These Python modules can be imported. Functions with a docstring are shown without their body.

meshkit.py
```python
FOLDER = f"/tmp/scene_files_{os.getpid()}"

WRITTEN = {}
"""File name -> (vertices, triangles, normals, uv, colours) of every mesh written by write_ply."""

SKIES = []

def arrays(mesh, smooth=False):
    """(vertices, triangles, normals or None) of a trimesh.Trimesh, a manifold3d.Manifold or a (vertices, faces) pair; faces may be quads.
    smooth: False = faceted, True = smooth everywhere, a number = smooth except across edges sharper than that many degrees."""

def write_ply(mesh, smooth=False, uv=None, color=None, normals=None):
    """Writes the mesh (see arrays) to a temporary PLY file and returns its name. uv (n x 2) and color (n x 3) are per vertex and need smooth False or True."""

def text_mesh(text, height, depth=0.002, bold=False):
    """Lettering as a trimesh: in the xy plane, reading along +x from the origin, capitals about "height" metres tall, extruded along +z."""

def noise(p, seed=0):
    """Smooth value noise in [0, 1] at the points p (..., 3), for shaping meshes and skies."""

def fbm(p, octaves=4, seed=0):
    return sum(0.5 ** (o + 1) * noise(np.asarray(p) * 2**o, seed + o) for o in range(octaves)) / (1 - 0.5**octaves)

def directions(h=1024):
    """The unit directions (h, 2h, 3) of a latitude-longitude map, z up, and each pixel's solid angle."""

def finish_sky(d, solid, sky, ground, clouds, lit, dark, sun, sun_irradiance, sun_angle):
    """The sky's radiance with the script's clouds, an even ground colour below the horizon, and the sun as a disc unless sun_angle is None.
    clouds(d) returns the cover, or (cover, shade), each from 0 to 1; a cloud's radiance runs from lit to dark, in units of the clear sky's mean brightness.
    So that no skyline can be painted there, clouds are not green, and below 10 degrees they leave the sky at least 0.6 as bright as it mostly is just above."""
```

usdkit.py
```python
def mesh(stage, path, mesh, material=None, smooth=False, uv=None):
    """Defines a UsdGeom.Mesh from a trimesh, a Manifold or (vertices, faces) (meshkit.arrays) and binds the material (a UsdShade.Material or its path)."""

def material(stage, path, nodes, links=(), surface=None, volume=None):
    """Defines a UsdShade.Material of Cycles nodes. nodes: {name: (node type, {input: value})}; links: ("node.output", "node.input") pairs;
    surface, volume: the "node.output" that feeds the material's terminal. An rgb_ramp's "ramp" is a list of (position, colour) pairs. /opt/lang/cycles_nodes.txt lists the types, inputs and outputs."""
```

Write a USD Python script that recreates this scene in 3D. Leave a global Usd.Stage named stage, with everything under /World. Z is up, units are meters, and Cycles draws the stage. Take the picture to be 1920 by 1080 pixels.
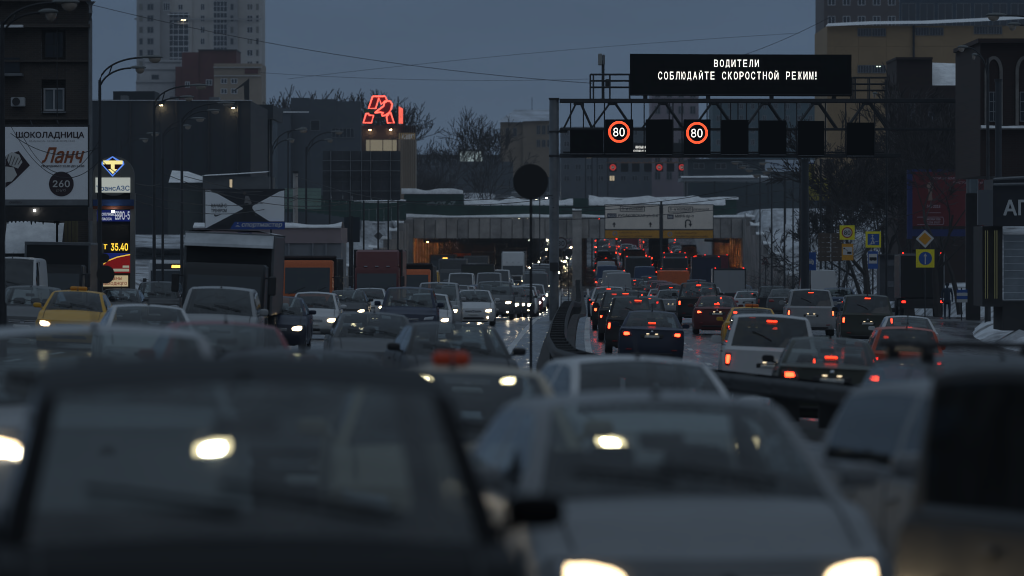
import math, random
import numpy as np, trimesh, usdkit, meshkit
from scipy.interpolate import PchipInterpolator
from shapely import Polygon, Point, union_all, box as sbox, affinity
from shapely.geometry import LineString
from pxr import Usd, UsdGeom, UsdLux, Gf, Sdf, UsdShade

stage = Usd.Stage.CreateInMemory()
UsdGeom.SetStageUpAxis(stage, 'Z'); UsdGeom.SetStageMetersPerUnit(stage, 1.0)
world = UsdGeom.Xform.Define(stage, '/World'); stage.SetDefaultPrim(world.GetPrim())
UsdGeom.Scope.Define(stage, '/World/Looks')
HAZE = 0.00011
F, ZC, HOR = 10667.0, 5.3, 443.0          # focal length in photo pixels, eye height, horizon row
# ---------------------------------------------------------------- camera, sky, light, exposure
cam = UsdGeom.Camera.Define(stage, '/World/camera')
cam.CreateFocalLengthAttr(200.0); cam.CreateHorizontalApertureAttr(36.0); cam.CreateVerticalApertureAttr(20.25)
cam.CreateVerticalApertureOffsetAttr(-(540 - HOR) / 1920 * 36.0)
cam.CreateFStopAttr(2.7); cam.CreateFocusDistanceAttr(225.0); cam.CreateExposureAttr(0.0)
cam.CreateClippingRangeAttr((0.5, 20000.0))
cam.AddTranslateOp().Set(Gf.Vec3d(0, 0, ZC)); cam.AddRotateXOp().Set(90.0)
SUN_EL, SUN_AZ = math.radians(2.0), math.radians(150.0)
dome = UsdLux.DomeLight.Define(stage, '/World/sky')
skym = usdkit.material(stage, '/World/Looks/sky_material', {
    'sky': ('sky_texture', {'sky_type': 'single_scattering', 'sun_disc': False, 'sun_elevation': SUN_EL, 'sun_rotation': SUN_AZ}),
    'tc': ('texture_coordinate', {}), 'sep': ('separate_xyz', {}),
    'up': ('map_range', {'from_min': 0.0, 'from_max': 1.0, 'to_min': 0.0, 'to_max': 1.0, 'clamp': True}),
    'deck': ('rgb_ramp', {'ramp': [(0.0, (0.68, 1.08, 1.68)), (0.05, (0.57, 0.98, 1.62)), (0.1, (0.66, 1.02, 1.55)), (0.4, (1.3, 1.76, 2.33)), (1.0, (2.0, 2.5, 3.1))]}),
    'map': ('mapping', {'scale': (1.0, 1.0, 5.0)}),
    'n': ('noise_texture', {'scale': 7.0, 'detail': 6.0, 'roughness': 0.6}),
    'nr': ('map_range', {'from_min': 0.3, 'from_max': 0.7, 'to_min': 0.86, 'to_max': 1.14, 'clamp': True}),
    'mul': ('vector_math', {'math_type': 'scale'}),
    'mix': ('mix', {'fac': 0.96}),
    'bg': ('background_shader', {'strength': 0.1})},
    [('tc.generated', 'sep.vector'), ('sep.z', 'up.value'), ('up.result', 'deck.fac'), ('tc.generated', 'map.vector'), ('map.vector', 'n.vector'),
     ('n.fac', 'nr.value'), ('deck.color', 'mul.vector1'), ('nr.result', 'mul.scale'), ('sky.color', 'mix.color1'), ('mul.vector', 'mix.color2'), ('mix.color', 'bg.color')],
    surface='bg.background')
UsdShade.MaterialBindingAPI.Apply(dome.GetPrim()).Bind(skym)
dome.GetPrim().SetCustomDataByKey('kind', 'structure')
dome.GetPrim().SetCustomDataByKey('label', 'overcast blue grey dusk sky')
sun = UsdLux.DistantLight.Define(stage, '/World/sunlight')
sun.CreateNormalizeAttr(True); sun.CreateIntensityAttr(0.012); sun.CreateAngleAttr(40.0); sun.CreateColorAttr(Gf.Vec3f(1, 0.93, 0.85))
_d = Gf.Vec3d(math.sin(SUN_AZ) * math.cos(0.6), math.cos(SUN_AZ) * math.cos(0.6), math.sin(0.6))
sun.AddTransformOp().Set(Gf.Matrix4d().SetRotate(Gf.Rotation(Gf.Vec3d(0, 0, 1), _d)))

# ---------------------------------------------------------------- helpers
rng = np.random.default_rng(11)
used = {}
def numbered(parent, name):
    k = (parent, name); n = used.get(k, 0); used[k] = n + 1
    return f'{parent}/{name}' if n == 0 else f'{parent}/{name}_{n:03d}'
def path_of(p): return '/World' if p is None else str(p.GetPath())
def tag(o, label=None, cat=None, group=None, kind=None):
    p = o.GetPrim() if hasattr(o, 'GetPrim') else o
    for k, v in (('label', label), ('category', cat), ('group', group), ('kind', kind)):
        if v: p.SetCustomDataByKey(k, v)
    return p
def thing(name, label, cat, loc=(0, 0, 0), rotz=0.0, group=None, pitch=0.0):
    x = UsdGeom.Xform.Define(stage, numbered('/World', name)); x.AddTranslateOp().Set(Gf.Vec3d(*map(float, loc)))
    if rotz: x.AddRotateZOp().Set(float(rotz))
    if pitch: x.AddRotateYOp().Set(float(pitch))
    return tag(x, label, cat, group)
def obj(name, mesh, m, parent=None, smooth=False, label=None, kind=None):
    p = usdkit.mesh(stage, numbered(path_of(parent), name), mesh, m, smooth).GetPrim()
    return tag(p, label=label, kind=kind)
def struct(name, mesh, m, smooth=False, kind='structure', label=None): return obj(name, mesh, m, None, smooth, label, kind)

class MB:
    """Collects shapes into one mesh; 'o' is subtracted from every point (the thing's base)."""
    def __init__(s, o=(0, 0, 0)): s.v, s.f, s.n, s.o = [], [], 0, np.array(o, float)
    def add(s, v, f):
        v = np.asarray(v, float); f = np.asarray(f, int)
        if f.shape[1] == 4: f = np.vstack([f[:, [0, 1, 2]], f[:, [0, 2, 3]]])
        s.v.append(v - s.o); s.f.append(f + s.n); s.n += len(v); return s
    def tm(s, t): return s.add(t.vertices, t.faces)
    def box(s, x0, x1, y0, y1, z0, z1):
        x0, x1 = min(x0, x1), max(x0, x1); y0, y1 = min(y0, y1), max(y0, y1); z0, z1 = min(z0, z1), max(z0, z1)
        v = [(x, y, z) for z in (z0, z1) for y in (y0, y1) for x in (x0, x1)]
        return s.add(v, [(0, 2, 3, 1), (4, 5, 7, 6), (0, 1, 5, 4), (2, 6, 7, 3), (0, 4, 6, 2), (1, 3, 7, 5)])
    def rbox(s, x0, x1, y0, y1, z0, z1, b=0.05):
        """a box with chamfered edges"""
        pts = []
        for x, sx in ((x0, 1), (x1, -1)):
            for y, sy in ((y0, 1), (y1, -1)):
                for z, sz in ((z0, 1), (z1, -1)):
                    pts += [(x, y + sy * b, z + sz * b), (x + sx * b, y, z + sz * b), (x + sx * b, y + sy * b, z)]
        return s.tm(trimesh.convex.convex_hull(np.array(pts)))
    def tube(s, pts, r, n=6, cap=True):
        pts = np.asarray(pts, float); k = len(pts); r = np.broadcast_to(np.asarray(r, float), (k,))
        t = np.gradient(pts, axis=0); t /= np.maximum(np.linalg.norm(t, axis=1, keepdims=True), 1e-9)
        a = np.where(np.abs(t[:, 2:3]) < 0.9, [[0, 0, 1.0]], [[1.0, 0, 0]])
        u = np.cross(t, a); u /= np.linalg.norm(u, axis=1, keepdims=True); w = np.cross(t, u)
        ang = np.arange(n) * 2 * np.pi / n
        v = (pts[:, None] + r[:, None, None] * (np.cos(ang)[None, :, None] * u[:, None] + np.sin(ang)[None, :, None] * w[:, None])).reshape(-1, 3)
        i, j = np.meshgrid(np.arange(k - 1), np.arange(n), indexing='ij'); j2 = (j + 1) % n
        f = np.stack([i * n + j, (i + 1) * n + j, (i + 1) * n + j2, i * n + j2], -1).reshape(-1, 4)
        f = np.vstack([f[:, [0, 2, 1]], f[:, [0, 3, 2]]])
        if cap:
            e = (k - 1) * n
            f = np.vstack([f, [(0, q, q + 1) for q in range(1, n - 1)], [(e, e + q + 1, e + q) for q in range(1, n - 1)]])
        return s.add(v, f)
    def plate(s, poly, y, t=0.02):
        """shapely polygon in (x, z), front face at y - t"""
        for g in getattr(poly, 'geoms', [poly]):
            if g.is_empty or g.area < 1e-9: continue
            m = trimesh.creation.extrude_polygon(g, t, engine='earcut'); v = np.array(m.vertices)
            s.add(np.stack([v[:, 0], y - v[:, 2], v[:, 1]], 1), m.faces)
        return s
    def text(s, txt, x0, x1, z0, z1, y, t=0.01, bold=False, slant=0.0):
        v, f = text_arrays(txt, bold)
        lo, hi = v.min(0), v.max(0); q = (v - lo) / np.maximum(hi - lo, 1e-9)
        s.add(np.stack([x0 + q[:, 0] * (x1 - x0) + slant * q[:, 1] * (z1 - z0), y - q[:, 2] * t, z0 + q[:, 1] * (z1 - z0)], 1), f); return s
    def grid(s, P):
        P = np.asarray(P, float); a, b = P.shape[:2]
        i, j = np.meshgrid(np.arange(a - 1), np.arange(b - 1), indexing='ij')
        q = i * b + j
        return s.add(P.reshape(-1, 3), np.stack([q, q + 1, q + b + 1, q + b], -1).reshape(-1, 4))
    @property
    def mesh(s): return np.vstack(s.v), np.vstack(s.f)
    def put(s, name, m, parent=None, smooth=False, label=None, kind=None): return obj(name, s.mesh, m, parent, smooth, label, kind)
_txt = {}
def text_arrays(t, bold):
    if (t, bold) not in _txt:
        m = meshkit.text_mesh(t, 1.0, 0.1, bold); _txt[t, bold] = (np.array(m.vertices), np.array(m.faces))
    return _txt[t, bold]
def W(px, py, D): return np.array([(px - 960) / F * D, D, ZC - (py - HOR) / F * D])
def X(px, D): return (px - 960) / F * D
def Z(py, D): return ZC - (py - HOR) / F * D
def prect(mb, px0, px1, py0, py1, D, depth=0.2):
    """box whose front face fills a rectangle measured in the photo at distance D"""
    return mb.box(X(px0, D), X(px1, D), D, D + depth, Z(py1, D), Z(py0, D))
def ptext(mb, txt, px0, px1, py0, py1, D, t=0.02, bold=False, slant=0.0): return mb.text(txt, X(px0, D), X(px1, D), Z(py1, D), Z(py0, D), D, t, bold, slant)

# ---------------------------------------------------------------- materials
_M = {}
def mat(name, base, rough=0.6, metal=0.0, var=0.0, vscale=1.5, bump=0.0, bscale=20.0, spec=0.5, coat=0.0):
    if name in _M: return _M[name]
    nodes = {'p': ('principled_bsdf', {'base_color': base, 'roughness': rough, 'metallic': metal, 'specular_ior_level': spec, 'coat_weight': coat})}; links = []
    if var or bump: nodes['g'] = ('texture_coordinate', {})
    if var:
        nodes['n'] = ('noise_texture', {'scale': vscale, 'detail': 5.0, 'roughness': 0.65})
        lo = tuple(c * (1 - var) for c in base); hi = tuple(min(c * (1 + var), 0.95) for c in base)
        nodes['r'] = ('rgb_ramp', {'ramp': [(0.3, lo), (0.7, hi)]})
        links += [('g.object', 'n.vector'), ('n.fac', 'r.fac'), ('r.color', 'p.base_color')]
    if bump:
        nodes['b'] = ('noise_texture', {'scale': bscale, 'detail': 3.0}); nodes['bm'] = ('bump', {'strength': bump, 'distance': 0.03})
        links += [('g.object', 'b.vector'), ('b.fac', 'bm.height'), ('bm.normal', 'p.normal')]
    _M[name] = usdkit.material(stage, '/World/Looks/' + name, nodes, links, surface='p.BSDF'); return _M[name]
def emat(name, col, strength):
    if name not in _M:
        _M[name] = usdkit.material(stage, '/World/Looks/' + name, {'e': ('emission', {'color': col, 'strength': strength})}, [], surface='e.emission')
    return _M[name]
def paint(name, base, rough=0.4, dirt=0.5, spec=0.35):
    """car paint under a film of winter road dirt that thickens towards the sills"""
    name = 'paint_' + name
    if name in _M: return _M[name]
    _M[name] = usdkit.material(stage, '/World/Looks/' + name, {
        'tc': ('texture_coordinate', {}), 'sep': ('separate_xyz', {}),
        'z': ('map_range', {'from_min': 0.25, 'from_max': 1.05, 'to_min': 0.95, 'to_max': 0.12, 'clamp': True}),
        'n': ('noise_texture', {'scale': 3.0, 'detail': 6.0, 'roughness': 0.7}),
        'nr': ('map_range', {'from_min': 0.3, 'from_max': 0.75, 'to_min': 0.35, 'to_max': 1.3, 'clamp': True}),
        'm': ('math', {'math_type': 'multiply'}), 'd': ('math', {'math_type': 'multiply', 'value2': dirt, 'use_clamp': True}),
        'c': ('mix', {'color1': base, 'color2': tuple(min(.06, .028 + .25 * max(base)) * q for q in (1, .94, .88))}),
        'r': ('map_range', {'from_min': 0.0, 'from_max': 0.7, 'to_min': rough, 'to_max': 0.75, 'clamp': True}),
        'p': ('principled_bsdf', {'coat_weight': 0.12 if spec > .2 else 0.0, 'coat_roughness': 0.2, 'specular_ior_level': spec})},
        [('tc.object', 'sep.vector'), ('sep.z', 'z.value'), ('tc.object', 'n.vector'), ('n.fac', 'nr.value'), ('z.result', 'm.value1'), ('nr.result', 'm.value2'),
         ('m.value', 'd.value1'), ('d.value', 'c.fac'), ('d.value', 'r.value'), ('c.color', 'p.base_color'), ('r.result', 'p.roughness')], surface='p.BSDF')
    return _M[name]
def pane(name, tint, rough=0.03, film=(0.02, 0.14)):
    if name not in _M:
        _M[name] = usdkit.material(stage, '/World/Looks/' + name, {
            't': ('transparent_bsdf', {'color': tint}), 'g': ('glossy_bsdf', {'color': (0.9, 0.95, 1.0), 'roughness': rough}), 'lw': ('layer_weight', {'blend': 0.5}), 'pw': ('math', {'math_type': 'power', 'value2': 5.0}), 'f': ('math', {'math_type': 'multiply_add', 'value2': 0.88, 'value3': 0.065, 'use_clamp': True}),
            'd': ('diffuse_bsdf', {'color': (0.10, 0.10, 0.095)}), 'tc': ('texture_coordinate', {}),
            'n': ('noise_texture', {'scale': 4.0, 'detail': 4.0}), 'nr': ('map_range', {'from_min': 0.3, 'from_max': 0.8, 'to_min': film[0], 'to_max': film[1], 'clamp': True}),
            'md': ('mix_closure', {}), 'm': ('mix_closure', {})},
            [('tc.object', 'n.vector'), ('n.fac', 'nr.value'), ('nr.result', 'md.fac'), ('t.BSDF', 'md.closure1'), ('d.BSDF', 'md.closure2'),
             ('lw.facing', 'pw.value1'), ('pw.value', 'f.value1'), ('f.value', 'm.fac'), ('md.closure', 'm.closure1'), ('g.BSDF', 'm.closure2')], surface='m.closure')
    return _M[name]
GLASS = pane('car_glass', (0.62, 0.68, 0.68)); TINT = pane('tinted_glass', (0.07, 0.08, 0.085)); DUSTY = pane('dusty_glass', (0.5, 0.55, 0.56), 0.05, (0.03, 0.16))
FARGLASS = mat('far_glass', (0.012, 0.016, 0.02), 0.08, spec=0.7)
RUBBER = mat('tyre_rubber', (0.018, 0.018, 0.02), 0.8); BLACK = mat('black_plastic', (0.02, 0.02, 0.022), 0.55, var=0.3, vscale=6)
RIM = mat('wheel_rim', (0.3, 0.3, 0.31), 0.4, 0.8); CHROME = mat('chrome_trim', (0.6, 0.6, 0.62), 0.15, 1.0)
CABIN = mat('cabin_cloth', (0.03, 0.03, 0.033), 0.9); LENS = mat('lamp_lens', (0.35, 0.37, 0.4), 0.1, coat=1.0); LENSRED = mat('red_lens', (0.25, 0.012, 0.01), 0.15, coat=1.0)
PLATE = mat('licence_plate', (0.5, 0.5, 0.48), 0.5, var=0.25, vscale=14); INK = mat('black_ink', (0.012, 0.012, 0.014), 0.6)
HEAD = emat('headlamp_glow', (1.0, 0.78, 0.46), 60.0); HEADW = emat('headlamp_white_glow', (1.0, 0.88, 0.66), 70.0); HEADRIM = emat('headlamp_rim_glow', (1.0, 0.74, 0.42), 5.0); HEADDIM = emat('headlamp_low_glow', (1.0, 0.76, 0.44), 18.0)
FARHEAD = emat('far_headlamp_glow', (1.0, 0.88, 0.66), 110.0); FARTAIL = emat('far_tail_lamp_glow', (1.0, 0.03, 0.015), 22.0)
BRAKE = emat('brake_lamp_glow', (1.0, 0.042, 0.014), 11.0); HIGHBRAKE = emat('high_brake_glow', (1.0, 0.042, 0.014), 4.5); TAIL = emat('tail_lamp_glow', (1.0, 0.022, 0.012), 4.5); PLATEGLOW = emat('plate_lamp_glow', (1.0, 0.8, 0.5), 2.0)
AMBER = emat('amber_display', (1.0, 0.5, 0.08), 3.0)
STEEL = mat('galvanised_steel', (0.17, 0.18, 0.19), 0.5, 0.4, var=0.2, vscale=2); DARKSTEEL = mat('dark_steel', (0.03, 0.032, 0.036), 0.55, 0.3, var=0.3, vscale=3)
CONCRETE = mat('concrete', (0.37, 0.345, 0.325), 0.85, var=0.35, vscale=0.6, bump=0.3, bscale=8); WALLCON = mat('dirty_concrete', (0.23, 0.215, 0.205), 0.85, var=0.45, vscale=0.45, bump=0.3)
SNOW = mat('snow', (0.78, 0.79, 0.81), 0.75, var=0.2, vscale=1.6, bump=0.8, bscale=5); GREEN = mat('green_metal', (0.012, 0.05, 0.04), 0.6, var=0.3, vscale=0.5)
BARK = mat('bark', (0.03, 0.027, 0.026), 0.9, var=0.3, vscale=4); TWIG = mat('twigs', (0.035, 0.03, 0.03), 0.9)
# ---------------------------------------------------------------- the lie of the land
_dz = PchipInterpolator([-80, 0, 15, 25, 42, 65, 90, 115, 155, 200, 266, 350, 450, 560, 640, 730, 820, 900, 1000, 1150, 1500, 4500],
                        [2.1, 2.15, 2.22, 2.29, 2.43, 2.62, 2.9, 3.15, 3.4, 3.62, 3.9, 4.85, 5.25, 4.95, 4.1, 3.2, 2.2, -1.5, -7.4, -10, -13, -18])
_cf = PchipInterpolator([-80, 0, 30, 60, 100, 150, 200, 260, 5000], [0, 0, 0, .03, .045, .04, .02, 0, 0])   # crossfall of the bend
def gz(D, x=0.0): return ZC - _dz(D) - _cf(D) * np.clip(x, -32, 26)
def gslope(D): return float((gz(D + 2) - gz(D - 2)) / 4)
_bar = PchipInterpolator([-80, 0, 15, 30, 45, 60, 72, 83, 92, 100, 107, 115, 125, 140, 167, 266, 355, 560, 700, 820, 1000, 1500],
                         [60, 26, 19, 14, 10.5, 8.2, 6.6, 5.2, 4.1, 3.1, 2.2, 1.5, 1.15, 1.15, 1.35, 2.6, 4.1, 6.5, 8.7, 10.6, 13.5, 21])
def bar(D): return float(_bar(D))
_xl = PchipInterpolator([-80, 0, 60, 200, 330, 450, 540, 560, 820, 1500], [-40, -36, -32, -30, -26, -17, -10.6, -10.0, -5.6, 5])
_xr = PchipInterpolator([-80, 0, 60, 130, 205, 300, 400, 540, 560, 820, 1500], [90, 70, 36, 22, 18, 25, 25, 22.4, 22.6, 27, 37])
_surf = PchipInterpolator([-80, 300, 380, 480, 560, 730, 900, 1000, 1150, 1500, 4500], [3.2, 1.3, 2.2, 5.0, 7.9, 7.9, 8.6, 12.9, 15.4, 18.4, 26])
def terrain(x, y):
    """height of the ground beside the road: banks climb from the sunken carriageways to the level of the bridge"""
    g = gz(y, x); d = np.maximum(np.maximum(_xl(y) - x, x - _xr(y)), 0.0)
    lvl = np.maximum(_surf(y), g + 0.12)
    steep = np.where(y > 545, 6.0, 0.55)
    return np.where(d <= 0, g - 0.25, np.minimum(g + 0.12 + steep * d, lvl))
ASPHALT = usdkit.material(stage, '/World/Looks/wet_asphalt', {
    'tc': ('texture_coordinate', {}), 'map': ('mapping', {'scale': (1.0, 0.12, 1.0)}), 'n': ('noise_texture', {'scale': 0.55, 'detail': 6.0, 'roughness': 0.65}),
    'n2': ('noise_texture', {'scale': 9.0, 'detail': 4.0}), 'r': ('rgb_ramp', {'ramp': [(0.32, (0.03, 0.029, 0.03)), (0.62, (0.065, 0.063, 0.064)), (0.8, (0.14, 0.138, 0.14))]}),
    'ro': ('map_range', {'from_min': 0.35, 'from_max': 0.7, 'to_min': 0.08, 'to_max': 0.42, 'clamp': True}), 'b': ('bump', {'strength': 0.25, 'distance': 0.02}),
    'p': ('principled_bsdf', {'specular_ior_level': 0.5})},
    [('tc.object', 'map.vector'), ('map.vector', 'n.vector'), ('tc.object', 'n2.vector'), ('n.fac', 'r.fac'), ('n.fac', 'ro.value'), ('n2.fac', 'b.height'),
     ('r.color', 'p.base_color'), ('ro.result', 'p.roughness'), ('b.normal', 'p.normal')], surface='p.BSDF')
SNOWBANK = usdkit.material(stage, '/World/Looks/dirty_snow', {
    'tc': ('texture_coordinate', {}), 'n': ('noise_texture', {'scale': 0.35, 'detail': 7.0, 'roughness': 0.7}), 'n2': ('noise_texture', {'scale': 3.0, 'detail': 5.0}),
    'r': ('rgb_ramp', {'ramp': [(0.36, (0.06, 0.055, 0.05)), (0.46, (0.36, 0.37, 0.39)), (0.6, (0.66, 0.69, 0.73))]}), 'b': ('bump', {'strength': 0.7, 'distance': 0.15}),
    'p': ('principled_bsdf', {'roughness': 0.8})},
    [('tc.object', 'n.vector'), ('tc.object', 'n2.vector'), ('n.fac', 'r.fac'), ('n2.fac', 'b.height'), ('r.color', 'p.base_color'), ('b.normal', 'p.normal')], surface='p.BSDF')
ys = np.unique(np.concatenate([np.arange(-80, 320, 10.0), np.arange(320, 545, 5.0), [548, 552, 556, 560], np.arange(570, 1200, 12.0), np.geomspace(1200, 4500, 14)]))
rows = []
for y in ys:
    l, r = float(_xl(y)), float(_xr(y))
    xs = np.concatenate([l - np.geomspace(1500, 30, 8), l - np.linspace(26, 0, 30), np.linspace(l + 0.05, r - 0.05, 8), r + np.linspace(0, 26, 30), r + np.geomspace(30, 1500, 8)])
    z = terrain(xs, np.full_like(xs, y)); off = (xs < l - 1) | (xs > r + 1)
    z = z + np.where(off, 0.5 * (meshkit.fbm(np.stack([xs * 0.25, np.full_like(xs, y) * 0.1, xs * 0], 1), 3, 4) - 0.3) * np.clip(np.maximum(l - xs, xs - r) / 4, 0, 1), 0)
    rows.append(np.stack([xs, np.full_like(xs, y), z], 1))
mb = MB(); mb.grid(np.array(rows)); v, f = mb.mesh
struct('ground', (v, f[:, ::-1] if np.cross(v[f[0, 1]] - v[f[0, 0]], v[f[0, 2]] - v[f[0, 0]])[2] < 0 else f), SNOWBANK, True)
yr = np.concatenate([np.arange(-80, 545, 6.0), np.arange(546, 1500, 12.0)])
P = np.array([[(x, y, gz(y, x)) for x in np.linspace(float(_xl(y)) - 0.02, float(_xr(y)) + 0.02, 10)] for y in yr])
mb = MB(); mb.grid(P); struct('road', mb.mesh, ASPHALT, True)
PAINTW = mat('road_paint', (0.5, 0.5, 0.5), 0.5, var=0.5, vscale=2)
mk = MB()
def strip(off, y0, y1, w=0.15):
    yy = np.linspace(y0, y1, max(2, int((y1 - y0) / 6) + 1))
    mk.grid(np.array([[(bar(q) + off - w / 2, q, gz(q, bar(q) + off - w / 2) + 0.006), (bar(q) + off + w / 2, q, gz(q, bar(q) + off + w / 2) + 0.006)] for q in yy]))
strip(0.95, 118, 545, 0.2); strip(-1.5, 120, 545, 0.2)
for k in range(3):
    for y in np.arange(112, 540, 12.0):
        strip(4.3 + 3.4 * k, y, y + 4); strip(-5.4 - 3.4 * k, y, y + 4)
struct('lane_markings', mk.mesh, PAINTW)
# ---- median guard rail: each beam length and each post is a part
BEAM = mat('guard_rail_steel', (0.022, 0.022, 0.023), 0.6, 0.2, var=0.5, vscale=1.2); KERBC = mat('kerb_concrete', (0.05, 0.049, 0.048), 0.85, var=0.5, vscale=1.5)
rail = thing('guard_rail', 'dark steel median guard rail curving between the two directions of traffic', 'guard rail')
yk = list(np.arange(26, 130, 4.0)) + list(np.arange(130, 556, 6.0))
prof = np.array([(-0.05, 0.40), (0.0, 0.44), (0.05, 0.50), (0.0, 0.56), (0.05, 0.62), (0.0, 0.68), (-0.03, 0.72)])
for k in range(len(yk) - 1):
    a, b = yk[k], yk[k + 1] - 0.012
    for s in (-1, 1):
        m = MB(); qs = np.linspace(a, b, 5); rowsP = []
        for q in qs:
            t = np.array([bar(q + 0.5) - bar(q - 0.5), 1.0]); nrm = np.array([t[1], -t[0]]) / np.hypot(*t)
            rowsP.append([(bar(q) + s * nrm[0] * (0.22 + dx), q + s * nrm[1] * (0.22 + dx), gz(q, bar(q)) + zz + 0.12) for dx, zz in prof])
        m.grid(np.array(rowsP)); m.put('beam', BEAM, rail, True)
    m = MB(); m.rbox(bar(a) - 0.2, bar(a) + 0.2, a - 0.06, a + 0.06, gz(a, bar(a)), gz(a, bar(a)) + 0.84, 0.02); m.put('post', BEAM, rail)
    m = MB(); yv = np.linspace(a, b, 4)
    for q0, q1 in zip(yv[:-1], yv[1:]):
        for xx in (1,):
            p = np.array([[(bar(q) - 0.55, q, gz(q, bar(q)) + 0.0), (bar(q) - 0.5, q, gz(q, bar(q)) + 0.16), (bar(q) + 0.5, q, gz(q, bar(q)) + 0.16), (bar(q) + 0.55, q, gz(q, bar(q)) - .03)] for q in (q0, q1)])
            m.grid(p)
    m.put('kerb_stone', KERBC, rail)
# ---- dirty snow heaped along the median and the right kerb
def heap(name, label, pts, w, h, seed, kind='stuff', m=SNOWBANK):
    P = []
    for k, (x, y) in enumerate(pts):
        hh = h * (0.35 + 1.1 * meshkit.noise(np.array([[k * 0.7, seed, 0.0]]), seed)[0]); r = []
        for a in np.linspace(-1, 1, 9): r.append((x + a * w, y, gz(y, x + a * w) - 0.02 + hh * (1 - a * a) * (0.7 + 0.6 * meshkit.noise(np.array([[k * 1.9, a * 3, seed]]), seed + 3)[0])))
        P.append(r)
    mb = MB(); mb.grid(np.array(P)); struct(name, mb.mesh, m, True, kind, label)
heap('kerb_snow', 'heap of dirty ploughed snow on the right kerb', [(float(_xr(y)) + 0.6, y) for y in np.arange(190, 300, 0.9)], 1.2, 0.42, 8)
# ---------------------------------------------------------------- road bridge with its underpass
DB = 560.0
br = thing('road_bridge', 'concrete road bridge with panelled beam and green parapet over the sunken road', 'bridge', (0, DB, 0))
O = (0, DB, 0)
xa, xb = X(775, DB), X(1392, DB)
def bm(): return MB(O)
m = bm(); m.box(xa - 2, xb + 2, DB + 0.5, DB + 150, Z(447, DB) + 0.05, Z(412, DB)); m.put('deck_slab', WALLCON, br)
edges = np.linspace(xa, xb, 31)
for k in range(30):
    for r, (p0, p1) in enumerate(((410, 447),)):
        m = bm(); j = float(rng.uniform(-0.02, 0.03)); m.rbox(edges[k] + 0.03, edges[k + 1] - 0.03, DB + j, DB + 0.48, Z(p1, DB), Z(p0, DB), 0.03)
        m.put('panel', (CONCRETE, mat('concrete_grey', (0.31, 0.295, 0.285), 0.85, var=0.4, vscale=0.7), mat('concrete_pale', (0.40, 0.375, 0.355), 0.85, var=0.3, vscale=0.5))[k * 7 % 3], br)
m = bm(); m.box(xa - 1, xb + 1, DB + 0.02, DB + 1.3, Z(410, DB) + 0.01, Z(407.5, DB)); m.put('ledge', CONCRETE, br)
def snowcap(x0, x1, y0, y1, z, h, seed, parent, o, n=24):
    t = np.linspace(0, 1, n); a = np.linspace(0, 1, 5); P = []
    for q in t:
        hh = h * (0.55 + 0.8 * meshkit.noise(np.array([[q * n * 0.35, seed, 0]]), seed)[0])
        P.append([(x0 + (x1 - x0) * q, y0 + (y1 - y0) * c, z + hh * min(1, 2.6 * math.sin(math.pi * c) + 0.25 * (c < 0.1))) for c in a] )
    m = MB(o); P = np.array(P); front = P[:, :1].copy(); front[..., 2] = z - 0.02; m.grid(np.concatenate([front, P], 1)); m.put('snow_cap', SNOW, parent, 60)
snowcap(xa - 1, xb + 1, DB - 0.05, DB + 1.3, Z(407.5, DB), 0.28, 5, br, O, 40)
m = bm(); m.box(X(757, DB), X(1382, DB), DB + 1.5, DB + 1.8, Z(407, DB), Z(385, DB)); m.put('parapet', GREEN, br)
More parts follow.
